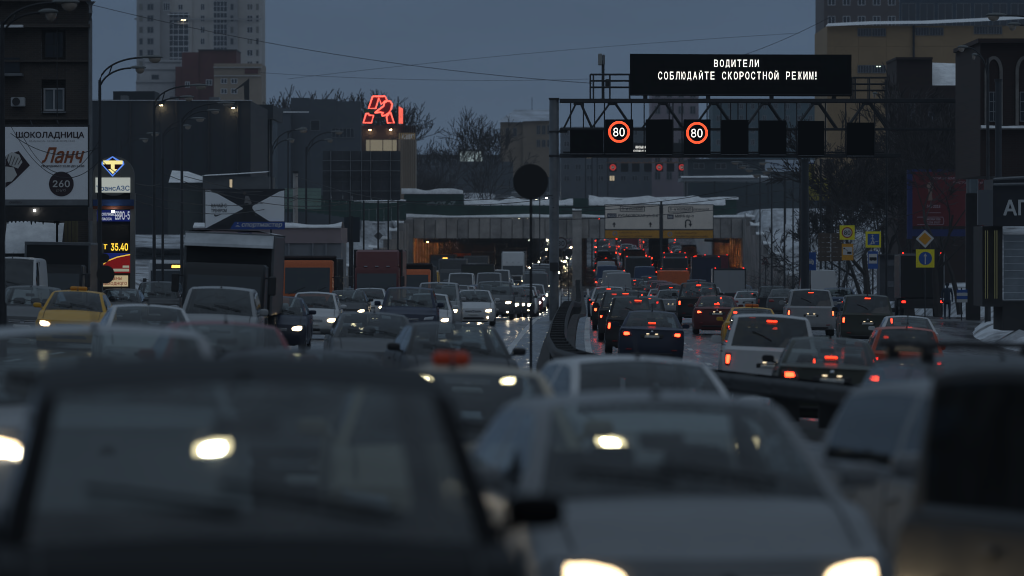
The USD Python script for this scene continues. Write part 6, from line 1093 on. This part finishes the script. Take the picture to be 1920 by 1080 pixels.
# ---------------------------------------------------------------- wires
WIRE = mat('wire_black', (.015, .015, .017), .7)
def wire(p, q, sag, label, r=.016, group='overhead wires'):
    A, B = np.array(p), np.array(q); t = np.linspace(0, 1, 25)[:, None]; P = A + (B - A) * t; P[:, 2] -= 4 * sag * (t[:, 0] * (1 - t[:, 0])); b = MB(A); b.tube(P, r, 4)
    tag(b.put('overhead_wire', WIRE, None), label, 'wire', group)
    stage.GetPrimAtPath(used_last('overhead_wire')) if False else None
_wn = {}
ORD = ['first', 'second', 'third', 'fourth', 'fifth', 'sixth', 'seventh', 'eighth', 'ninth']
def wirepx(a, D1, b_, D2, sag, label, r=.016):
    _wn[label] = _wn.get(label, -1) + 1; label = ORD[_wn[label]] + ' ' + label; A, B = W(*a, D1), W(*b_, D2); t = np.linspace(0, 1, 25)[:, None]; P = A + (B - A) * t; P[:, 2] -= 4 * sag * (t[:, 0] * (1 - t[:, 0])); mb_ = MB(); mb_.tube(P, r, 4); tag(mb_.put('overhead_wire', WIRE, None), label, 'wire', 'overhead wires')
for a, D1, b_, D2, sag, r in (((60, -20), 400, (1110, 156), 400, 1.0, .02), ((487, 136), 420, (1110, 148), 420, .3, .012), ((540, 148), 430, (1500, 62), 430, -.3, .012), ((1310, 128), 350, (1560, 30), 350, .3, .014)): wirepx(a, D1, b_, D2, sag, 'long thin wire across the open sky, counted from the left', r)
for a, D1, b_, D2, sag in (((150, 325), 240, (560, 352), 345, .5), ((150, 332), 240, (560, 366), 345, .9), ((165, 345), 240, (560, 372), 345, 1.1), ((290, 318), 262, (660, 380), 345, .8), ((345, 330), 295, (760, 375), 430, .7), ((345, 345), 295, (760, 383), 430, .9), ((345, 350), 295, (1036, 366), 266, .5), ((554, 330), 350, (1036, 372), 266, .9), ((190, 300), 210, (300, 345), 260, .4)): wirepx(a, D1, b_, D2, sag, 'sagging dark wire between the left poles, counted from the top', .018)
for a, D1, b_, D2, sag in (((1036, 398), 266, (1560, 340), 330, .3), ((1036, 412), 266, (1560, 362), 330, .3), ((1036, 389), 266, (1509, 318), 280, .5), ((1500, 330), 300, (1830, 300), 300, 1.3), ((1509, 340), 280, (1822, 330), 266, 1.9)): wirepx(a, D1, b_, D2, sag, 'dark wire running right from the gantry column, counted from below', .016)
for a, D1, b_, D2, sag in (((20, 250), 204.4, (188, 275), 199.5, .5), ((18, 232), 204.4, (188, 300), 199.5, 1.2), ((40, 250), 204.4, (187, 262), 199.5, 1.3)): wirepx(a, D1, b_, D2, sag, 'drooping cable before the cafe poster, counted from the left', .014)
# ---------------------------------------------------------------- trees: bare for winter
def branches(mt, mc, p, d, L, r, depth, rnd, spread, up=.15, minr=.012):
    q = p; pts = [p]; rs = [r]
    for k in range(3):
        d = d + np.array([rnd.gauss(0, .13), rnd.gauss(0, .13), rnd.gauss(0, .08) + up * .25]); d /= np.linalg.norm(d); q = q + d * L / 3; pts.append(q); rs.append(max(r * (1 - .13 * (k + 1)), minr))
    (mt if depth >= mt.top - 1 else mc).tube(pts, rs, 6 if depth > 3 else 4 if depth > 1 else 3, False)
    if depth <= 0: return
    for k in range(rnd.choice((2, 3, 3)) if depth > 1 else 4):
        a = rnd.uniform(0, 2 * math.pi); s_ = rnd.uniform(.35, 1) * spread; u = np.cross(d, [0.3, .5, .8]); u /= np.linalg.norm(u); w_ = np.cross(d, u); nd = d * math.cos(s_) + (u * math.cos(a) + w_ * math.sin(a)) * math.sin(s_); nd[2] += up; nd /= np.linalg.norm(nd)
        branches(mt, mc, pts[rnd.choice((2, 3, 3))], nd, L * rnd.uniform(.62, .86), max(rs[-1] * rnd.uniform(.55, .78), minr), depth - 1, rnd, spread, up, minr)
def tree(px, D, py_top, label, seed, depth=6, spread=.75, r=.2, name='bare_tree', lean=0.0, minr=.014, base=None, group='bare winter trees'):
    x = X(px, D); g = zground(x, D) if base is None else base; H = Z(py_top, D) - g; o = (x, D, g); rnd = random.Random(seed)
    S = thing(name, label, 'tree', o, 0, group); mt, mc = MB(o), MB(o); mt.top = depth
    branches(mt, mc, np.array((x, D, g - .1)), np.array((lean, 0, 1.0)), H * .33, r, depth, rnd, spread, .16, minr)
    allv = np.vstack(mc.v); top = allv[:, 2].max(); k = H / max(top, 1e-3)
    for m_ in (mt, mc): m_.v = [q * (1 + (k - 1) * .6, 1, k) for q in m_.v]
    mt.put('trunk', BARK, S, 50); mc.put('crown', TWIG, S)
tree(803, 620, 190, 'tall bare tree right of the neon emblem', 5, 6, .7, .28, minr=.03); tree(822, 640, 205, 'slightly shorter bare tree close to the tall one right of the neon emblem', 9, 6, .7, .22, minr=.03)
tree(893, 660, 197, 'bare tree left of the snow-roofed house', 14, 6, .75, .3, minr=.03); tree(912, 700, 205, 'bare tree between its taller neighbour and the snow-roofed house', 22, 6, .8, .22, minr=.03); tree(778, 660, 255, 'small bare tree at the curved side of the store corner', 25, 5, .9, .16, minr=.03)
for q, (px, D, y, s) in enumerate(((508, 760, 158, 31), (520, 790, 165, 32), (565, 800, 172, 33), (595, 780, 176, 34), (660, 760, 172, 35), (690, 740, 165, 36), (722, 770, 168, 37), (745, 800, 178, 38))): tree(px, D, y, ORD[q] + ' from the left of the bare tree tops over the grey store wall', s, 5, .85, .2, minr=.05)
tree(1706, 330, 165, 'big dark bare tree with forked trunk before the dark brick house', 41, 7, .8, .38, minr=.022); tree(1640, 345, 250, 'bare tree left of the big dark tree, behind the underpass sign', 43, 7, .85, .22, minr=.022); tree(1760, 300, 130, 'bare tree in front of the snowy roof slope', 47, 7, .75, .24, minr=.02); tree(1630, 330, 205, 'dense dark bare tree right under the end of the gantry', 71, 7, .9, .26, minr=.03); tree(1690, 350, 190, 'dense dark bare tree left of the forked one', 72, 7, .9, .26, minr=.03)
tree(1660, 380, 110, 'tall thin bare tree before the ochre block', 52, 6, .7, .18, minr=.022); tree(1575, 420, 280, 'bare tree before the yellow billboard', 57, 7, .85, .2, minr=.024); tree(1615, 400, 255, 'twiggy bare tree right of the yellow billboard', 58, 7, .9, .2, minr=.024); tree(1800, 320, 200, 'dark bare tree just left of the right gantry column', 61, 6, .8, .2, minr=.022)
EV = usdkit.material(stage, '/World/Looks/dark_scrub', {'p': ('principled_bsdf', {'base_color': (.02, .022, .024), 'roughness': .9})}, [], surface='p.BSDF')
def scrub(name, label, spots, seed, h0, h1, n, m_=TWIG, r=.05):
    rnd = random.Random(seed); b = MB()
    for px, D in spots:
        x = X(px, D) + rnd.uniform(-1, 1); g = zground(x, D); H = rnd.uniform(h0, h1)
        for k in range(n):
            p = np.array((x + rnd.gauss(0, .5), D + rnd.gauss(0, .5), g)); d = np.array((rnd.gauss(0, .5), rnd.gauss(0, .5), 1.0)); e = p + d * H * rnd.uniform(.5, 1); mid = (p + e) / 2 + (rnd.gauss(0, .3), 0, .2); b.tube([p, mid, e], [r, r * .7, r * .35], 3, False)
            for q in range(3): f2 = mid + (e - mid) * rnd.random(); b.tube([f2, f2 + np.array((rnd.gauss(0, .9), rnd.gauss(0, .9), rnd.uniform(.2, 1.3)))], [r * .5, r * .25], 3, False)
    struct(name, b.mesh, m_, False, 'stuff', label)
scrub('scrub', 'dark tangle of bare bushes along the far side of the bridge', [(px, D) for D in (640, 690, 740, 800) for px in np.arange(740, 1010, 7.0)], 3, 3.0, 7.5, 9)
scrub('bank_bushes', 'bare bushes on the snowy right bank', [(px, 400 + (px % 37) * 3) for px in np.arange(1450, 1700, 6.0)], 4, 1.2, 3.2, 8, TWIG, .025)
scrub('far_wood', 'far dark belt of bare trees on the horizon', [(px, D) for D in (1250, 1400, 1600) for px in np.arange(-40, 2000, 7.0)], 6, 3, 9, 7, TWIG, .12)
# low buildings that close the far street
block('dim_warehouse', 'dim low warehouse across the far street behind the bushes', 770, 1050, 292, 420, 1000, mat('warehouse_grey', (.06, .07, .085), .8, var=.2, vscale=.1), 9, 2, lit=((1, 3),), frame=GFRAME, cap=DARKSTEEL)
block('right_depot', 'dim depot wall behind the snowy canopy on the right', 1290, 1700, 300, 430, 700, mat('depot_grey', (.045, .06, .07), .8, var=.2, vscale=.1), 10, 2, frame=GFRAME, cap=DARKSTEEL)
D = 335.0; o = W(1675, 560, D); T = thing('bus_shelter', 'small dark kiosk with shelves of pale panels beside the rear of the tall truck', 'kiosk', o)
wbox(T, o, 'wall', mat('kiosk_wall', (.06, .065, .075), .7, var=.3), 1650, 1722, 480, 565, D, 3); wbox(T, o, 'roof', DARKSTEEL, 1647, 1725, 477, 480, D - .4, 3.6)
for k, (a, c) in enumerate(((1663, 487), (1682, 490), (1676, 509), (1663, 527))): wbox(T, o, 'panel', mat('kiosk_panel', (.14, .15, .17), .5, var=.3), a, a + 13, c, c + 11, D - .06, .05)
D = 262.0; S, o = sign_post(1803, D, 540, 'blue_notice', 'small blue and white striped notice at the right kerb', 'sign', .03)
for k in range(4): sput(S, o, 'stripe', (SB, SW)[k % 2], lambda b: prect(b, 1794, 1814, 543 + k * 6, 548.8 + k * 6, D, .03))
D = 272.0; x = X(1776, D); g = zground(x, D)
# ---------------------------------------------------------------- a person on the right pavement
def person(px, D, label, coat, legs, hgt=1.72, rot=0):
    import manifold3d as m3
    x = X(px, D); g = zground(x, D); S = thing('person', label, 'person', (x, D, g), rot); J = {}
    def sph(p, r): return m3.Manifold.sphere(r, 14).translate(p)
    def bone(a, b, ra, rb): return m3.Manifold.batch_hull([sph(a, ra), sph(b, rb)])
    def join(l):
        M_ = l[0]
        for q in l[1:]: M_ = M_ + q
        return M_
    leg = []
    for s in (-1, 1): leg += [bone((s * .09, 0, .86), (s * .11, -.05 * s, .46), .085, .06), bone((s * .11, -.05 * s, .46), (s * .11, .08 * s, .08), .058, .042), bone((s * .11, .08 * s, .05), (s * .12, .08 * s - .17, .035), .045, .033)]
    tor = [bone((0, 0, .84), (0, 0, 1.12), .15, .15), bone((0, 0, 1.12), (0, 0, 1.36), .155, .13), m3.Manifold.batch_hull([sph((-.17, 0, 1.40), .06), sph((.17, 0, 1.40), .06), sph((0, 0, 1.25), .13)]), bone((0, 0, 1.4), (0, -.01, 1.52), .06, .055)]
    for s in (-1, 1): tor += [bone((s * .19, 0, 1.39), (s * .25, .03, 1.13), .058, .046), bone((s * .25, .03, 1.13), (s * .24, -.06, .90), .046, .034), bone((s * .24, -.06, .9), (s * .235, -.08, .82), .035, .026)]
    head = [sph((0, 0, 1.62), .095).scale((1, 1, 1)).translate((0, 0, 0)), bone((0, -.03, 1.6), (0, -.05, 1.55), .075, .055), bone((0, -.09, 1.62), (0, -.112, 1.595), .012, .016)]
    def ms(l, e=.03): m_ = join(l).refine_to_length(e).to_mesh(); t = trimesh.Trimesh(m_.vert_properties[:, :3], m_.tri_verts); trimesh.smoothing.filter_taubin(t, iterations=6); return np.array(t.vertices), np.array(t.faces)
    body = obj('body', ms(leg + tor + head), coat, S, True)
    b = MB(); t = trimesh.creation.icosphere(2, .105); v = np.array(t.vertices); v[:, 2] = np.maximum(v[:, 2], -.02); b.add(v + (0, .008, 1.645), t.faces); b.put('hat', legs, S, True)
person(1776, 272, 'person in a dark blue jacket and hat standing on the right pavement', mat('dark_blue_cloth', (.02, .035, .06), .9), mat('dark_cloth', (.012, .012, .014), .9))
# ---------------------------------------------------------------- traffic seen in the photograph
ONC, AWAY = 'oncoming vehicles in the traffic jam', 'vehicles queueing away towards the underpass'
def on(kind, color, px, D, label, **k): return vehicle(kind, color, px, D, False, label, group=ONC, **k)
def away(kind, color, px, D, label, **k): k.setdefault('lights', 1); return vehicle(kind, color, px, D, True, label, group=AWAY, **k)
# nearest, out of focus
on('bigsuv', 'soot', 440, 18.6, 'large dark out-of-focus car filling the lower left', lights=0, rot=-4, name='large_dark_car', antenna=True, x=-1.0)
on('sedan', 'dark_silver', 1250, 27.4, 'grey silver out-of-focus sedan at bottom centre, both headlights glowing', lights=1, rot=-1.2, x=.74)
on('offroad', 'silver', 170, 36, 'pale-roofed tall car behind the large dark car at the left edge', lights=2, x=-2.84, rot=-2)
on('sedan', 'black', 600, 45, 'black out-of-focus sedan behind the large dark car', lights=0, rot=-4)
on('sedan', 'beige', 885, 37, 'cream taxi with an orange roof sign before the dark grey sedan', lights=0, taxi='red', x=-.42, rot=-6)
on('sedan', 'maroon', 425, 66, 'maroon car behind the pale-roofed tall car at left', lights=0)
on('lowsedan', 'white', 1190, 49.5, 'white out-of-focus sedan before the guard rail at centre right', lights=1, rot=1, x=1.10)
on('estate', 'dark_silver', 1690, 29.5, 'silver estate car turning right, side windows and dark mirror towards us', lights=0, rot=3, x=3.0, tint=True)
on('leisure', 'dark_grey', 1990, 21.7, 'grey van cut off by the right edge, dark side windows towards us', lights=0, rot=6, x=3.12, tint=True)
on('estate', 'dark_grey', 1905, 44, 'dark car with roof bars peeping over the grey van', lights=0, rack=True, x=3.95)
on('sedan', 'dark_grey', 860, 86, 'dark grey sedan with lights shining through its windscreen, behind the cream taxi', lights=1)
on('sedan', 'grey', 702, 110, 'grey sedan left of the dark grey sedan, behind the black car', lights=0)
on('sedan', 'white', 275, 100, 'white-roofed car between the yellow taxi and the maroon car', lights=0)
on('sedan', 'yellow', 128, 144, 'yellow taxi with roof sign at left, one headlight lit', taxi='yellow', lights=3)
on('estate', 'grey', 40, 150, 'dark car at the left edge beside the yellow taxi', lights=0)
on('suv', 'silver', 400, 130, 'pale boxy car in front of the dark box truck', lights=0, name='boxy_car')
on('sedan', 'dark_blue', 512, 156, 'dark sedan with a lit headlight right of the dark box truck', lights=1)
on('hatch', 'white', 585, 187, 'white hatchback with a lit headlight below the orange truck', lights=1)
on('suv', 'dark_blue', 763, 184, 'dark blue family car with big mirrors right of the white hatchback', lights=0, antenna=False, name='family_car')
on('sedan', 'dark_grey', 648, 232, 'dark grey sedan with its headlight on, just right of the white hatchback', lights=1)
on('sedan', 'white', 690, 256, 'white sedan under the red truck cab', lights=1)
on('hatch', 'white', 800, 197, 'small white hatchback half hidden by the dark blue family car', lights=1)
on('minivan', 'silver', 820, 226, 'pale minivan behind the small white hatchback', lights=3)
on('sedan', 'white', 888, 238, 'white sedan with bright headlights in the lane beside the median, nearest of that lane', lights=2)
on('suv', 'grey', 926, 264, 'grey off-road car with bright headlights, second in the lane beside the median', lights=2)
on('sedan', 'grey', 218, 212, 'grey sedan between the yellow taxi and the petrol pylon', lights=0); on('suv', 'dark_grey', 290, 226, 'dark grey off-road car just right of the petrol pylon', lights=0, rack=False); on('estate', 'blue', 160, 235, 'blue estate car behind the yellow taxi', lights=0)
on('van', 'white', 12, 198, 'white high-roofed van at the left edge before the dark lorry', lights=0)
on('box_truck', 'black', 97, 206, 'dark lorry with a blue cab behind the yellow taxi', lights=0, box='black', H=3.15)
on('box_truck', 'dark_grey', 415, 150, 'dark box truck with a pale snowy roof at left of centre', lights=0, box='dark_grey', H=3.15, snow=True, fairing=True)
on('tipper_truck', 'orange', 577, 247, 'orange tipper truck with a black headboard', lights=0, box='dark_grey', H=2.95, lod=1)
on('tall_truck', 'dark_red', 707, 280, 'red truck with a tall rounded roof fairing', lights=0, box='dark_red', H=3.35)
on('bus', 'white', 322, 300, 'white bus with an amber destination display behind the dark box truck', lights=1, H=3.0)
on('tipper_truck', 'orange', 772, 330, 'orange truck close behind the red truck', lights=0, box='grey', H=3.1)
on('sedan', 'blue', 740, 300, 'blue sedan between the red truck and the dark blue family car', lights=0); on('hatch', 'grey', 640, 300, 'grey hatchback beside the orange tipper truck', lights=3)
on('van', 'white', 864, 400, 'white van with a snowy roof in the middle lanes before the underpass', lights=0); on('minivan', 'dark_grey', 805, 345, 'dark minivan with a pale roof edge in front of the orange truck', lights=0); on('van', 'yellow', 800, 440, 'yellow van near the left wall before the underpass', lights=0)
on('box_truck', 'grey', 848, 490, 'grey box truck outside the underpass at left', lights=0, box='grey', H=3.2); on('box_truck', 'dark_grey', 895, 420, 'dark green-grey box truck right of the white van', lights=3, box='dark_green', H=3.1); on('tall_truck', 'white', 962, 545, 'white truck with a tall fairing at the mouth of the underpass', lights=1, box='white', H=3.5); on('bus', 'dark_grey', 830, 560, 'dark bus entering the light at the left of the underpass', lights=1, H=3.1); on('tipper_truck', 'orange', 868, 600, 'orange lorry inside the underpass at left', lights=0, box='orange', H=3.0); on('box_truck', 'brown', 906, 620, 'tall brown box truck inside the underpass', lights=0, box='brown', H=3.5)
# queue on the right
away('sedan', 'dark_blue', 1221, 155, 'dark sedan with a pale roof, nearest in the leaving lane beside the median', lights=2, name='dark_sedan')
away('suv', 'black', 1194, 170, 'black off-road car directly ahead of the dark sedan', lights=2); away('suv', 'dark_grey', 1172, 200, 'dark grey off-road car two ahead of the dark sedan', lights=2); away('estate', 'black', 1152, 228, 'black estate car three ahead of the dark sedan', lights=2); away('hatch', 'white', 1142, 262, 'white hatchback four ahead of the dark sedan', lights=2); away('sedan', 'dark_blue', 1134, 292, 'dark blue sedan in the median lane beyond the gantry', lights=1); away('hatch', 'dark_grey', 1136, 330, 'dark hatchback in the median lane, second beyond the gantry', lights=2)
away('suv', 'white', 1455, 112, 'white off-road car with tall round tail lamps and a dark rear window', lights=2, tint=True, antenna=False, name='white_off_road_car')
away('sedan', 'dark_green', 1580, 93, 'dark green sedan with triangular red tail lamps, nearest car beyond the guard rail', lights=2, name='green_sedan')
away('hatch', 'red', 1699, 130, 'orange-red hatchback with a white number plate at right', lights=1, plate='769КК 150', name='red_hatchback', tint=True)
away('sedan', 'white', 1705, 167, 'white sedan ahead of the orange-red hatchback', lights=2); away('sedan', 'yellow', 1411, 178, 'yellow taxi with an orange roof sign ahead of the white off-road car', lights=2, taxi='orange'); away('sedan', 'dark_red', 1345, 218, 'dark red sedan with a bright brake light bar left of the yellow taxi', lights=2); away('suv', 'black', 1311, 249, 'tall black off-road car left of the dark red sedan', lights=2)
away('suv', 'silver', 1521, 217, 'silver hatchback-like car with white roof ahead of the green sedan', lights=2, name='silver_car', tint=True); away('suv', 'dark_green', 1627, 200, 'dark green off-road car ahead of the red hatchback', lights=2, tint=True); away('van', 'white', 1537, 303, 'white high-roofed van on the right before the snowy bank', lights=0); away('sedan', 'blue', 1575, 262, 'blue-grey sedan half hidden between the silver car and the dark green off-road car', lights=0); away('sedan', 'grey', 1472, 300, 'grey sedan right of the yellow taxi', lights=0); away('suv', 'black', 1450, 338, 'black off-road car beyond the grey sedan', lights=0); away('sedan', 'white', 1403, 341, 'white sedan in line beyond the yellow taxi', lights=0); away('sedan', 'dark_grey', 1408, 372, 'dark grey sedan just beyond the white sedan', lights=0)
away('box_truck', 'black', 1730, 303, 'tall black box truck at the right kerb under the straight-on arrow sign', lights=1, box='black', H=3.35)
away('sedan', 'white', 1238, 382, 'white patrol car between the two median lanes and the tall black car', lights=2); away('estate', 'silver', 1258, 320, 'silver estate car behind the patrol car', lights=1); away('hatch', 'black', 1275, 352, 'black hatchback just left of the tall black off-road car', lights=2); away('hatch', 'dark_grey', 1222, 430, 'dark hatchback ahead of the patrol car', lights=2); away('sedan', 'white', 1215, 470, 'white sedan three ahead of the patrol car', lights=1); away('suv', 'grey', 1190, 460, 'grey off-road car in the second lane from the median', lights=2)
away('box_truck', 'dark_grey', 1197, 520, 'grey box truck in the second lane from the median at the bridge', lights=1, box='dark_grey', H=3.2); away('box_truck', 'dark_blue', 1325, 470, 'dark blue box truck in the third lane at the bridge', lights=1, box='dark_blue', H=3.5); away('van', 'orange', 1142, 575, 'orange van in the median lane under the bridge', lights=2); away('box_truck', 'white', 1368, 415, 'pale corrugated box truck on the right before the bridge', lights=1, box='silver', H=2.8); away('tipper_truck', 'orange', 1264, 455, 'orange tipper truck in the middle lanes before the bridge', lights=1, box='orange', H=2.6)
# the rest of the jam, lane by lane
def clear(D, x, taken): return all(abs(D - d) > 7.5 + l or abs(x - q) > 2.6 for d, q, l in taken)
taken = []
for p in stage.GetPrimAtPath('/World').GetChildren():
    if p.GetCustomDataByKey('group') in (ONC, AWAY):
        c = UsdGeom.Xformable(p).GetOrderedXformOps()[0].Get(); taken.append((c[1], c[0], 1.5 if p.GetCustomDataByKey('category') in ('truck', 'bus') else 0))
cols = ['white', 'silver', 'grey', 'dark_grey', 'black', 'dark_blue', 'white', 'grey', 'dark_grey', 'maroon', 'blue']; kinds = ['sedan', 'hatch', 'suv', 'estate', 'sedan', 'minivan', 'suv', 'hatch']
ord_ = ['first', 'second', 'third', 'fourth', 'fifth', 'sixth', 'seventh', 'eighth', 'ninth', 'tenth', 'eleventh', 'twelfth', 'thirteenth', 'fourteenth', 'fifteenth', 'sixteenth', 'seventeenth', 'eighteenth', 'nineteenth', 'twentieth', 'twenty-first', 'twenty-second', 'twenty-third', 'twenty-fourth', 'twenty-fifth', 'twenty-sixth', 'twenty-seventh', 'twenty-eighth', 'twenty-ninth', 'thirtieth'] + ['thirty-' + q for q in ('first', 'second', 'third', 'fourth', 'fifth', 'sixth', 'seventh', 'eighth', 'ninth')] + ['fortieth'] + ['forty-' + q for q in ('first', 'second', 'third', 'fourth', 'fifth', 'sixth', 'seventh', 'eighth', 'ninth')]
lanes = [(-3.2, False, 'oncoming lane beside the median', 280), (-6.5, False, 'second oncoming lane from the median', 290), (-9.8, False, 'third oncoming lane from the median', 310), (-13.0, False, 'outermost oncoming lane', 330), (2.7, True, 'leaving lane beside the median', 340), (6.0, True, 'second leaving lane from the median', 360), (9.3, True, 'third leaving lane from the median', 400), (12.6, True, 'outermost leaving lane', 420)]
nice = {'sedan': 'sedan', 'hatch': 'hatchback', 'suv': 'off-road car', 'estate': 'estate car', 'minivan': 'minivan', 'van': 'van', 'box_truck': 'box truck'}
for li, (off, rr, lane, start) in enumerate(lanes):
    y = start; n = 0; rq = random.Random(100 + li)
    while y < 980:
        step = rq.uniform(10, 16) if y < 560 else rq.uniform(12, 21) if y < 860 else rq.uniform(30, 50)
        k, c = rq.choice(kinds), rq.choice(cols)
        if rq.random() < .09 and y > 400: k = 'van'
        if rq.random() < .10 and y > 480 and off not in (-3.2, 2.7): k = 'box_truck'
        L = KINDS.get(k, {'L': 7.6})['L']; x = bar(y + L / 2) + off + rq.uniform(-.3, .3) + (rq.uniform(-.5, .5) if y > 560 else 0)
        lt = rq.choice((4, 2, 2, 1)) if rr and y > 640 else rq.choice((2, 2, 2, 1)) if rr else rq.choice((1, 4, 2)) if y > 640 else (rq.choice((1, 2, 2)) if li == 0 else rq.choice((1, 1, 3, 2)))
        if clear(y + L / 2, x, taken):
            kw = dict(box=c, H=rq.choice((3.0, 3.3))) if k == 'box_truck' else {}
            lab_ = f"{c.replace('_', ' ')} {nice[k]}, {ord_[n]} small far vehicle in the {lane}"
            vehicle(k, c, 0, y, rr, lab_, lights=lt, lod=0, group=AWAY if rr else ONC, x=x, **kw); taken.append((y + L / 2, x, 1.5 if k == 'box_truck' else 0)); n += 1
        y += step + (3 if k in ('van', 'box_truck') else 0)
for k, (px, D, c, lt, rr) in enumerate(((1126, 1010, 'dark_grey', 2, 1), (1133, 1060, 'white', 2, 1), (1150, 1040, 'grey', 2, 1), (1170, 1080, 'black', 2, 1), (1184, 1030, 'silver', 2, 1), (1216, 1070, 'dark_blue', 2, 1), (1272, 1005, 'white', 2, 1), (1076, 1000, 'white', 1, 0), (1060, 1040, 'grey', 2, 0), (958, 1020, 'silver', 1, 0), (1020, 1030, 'black', 1, 0), (966, 1060, 'white', 1, 0))):
    vehicle(('sedan', 'suv', 'hatch')[k % 3], c, px, D, bool(rr), f"{c.replace('_', ' ')} car with {'red tail lamps' if rr else 'white headlights'} on the far street, {ord_[k if rr else k - 7]} from the {'left' if rr else 'list of lit oncoming ones'}".replace('from the list of lit oncoming ones', 'of the oncoming ones there'), lights=4, lod=0, group='cars on the far street', x=X(px, D), name='far_car')
# ---------------------------------------------------------------- the dusk air between us and the far buildings
b = MB(); b.box(-1600, 1600, -90, 4600, -2.5, 95); HZ = usdkit.material(stage, '/World/Looks/haze_air', {'v': ('principled_volume', {'color': (.82, .88, .95), 'density': HAZE, 'anisotropy': 0.2})}, [], volume='v.volume')
if HAZE: struct('haze', b.mesh, HZ, False, 'stuff', 'thin blue dusk haze')
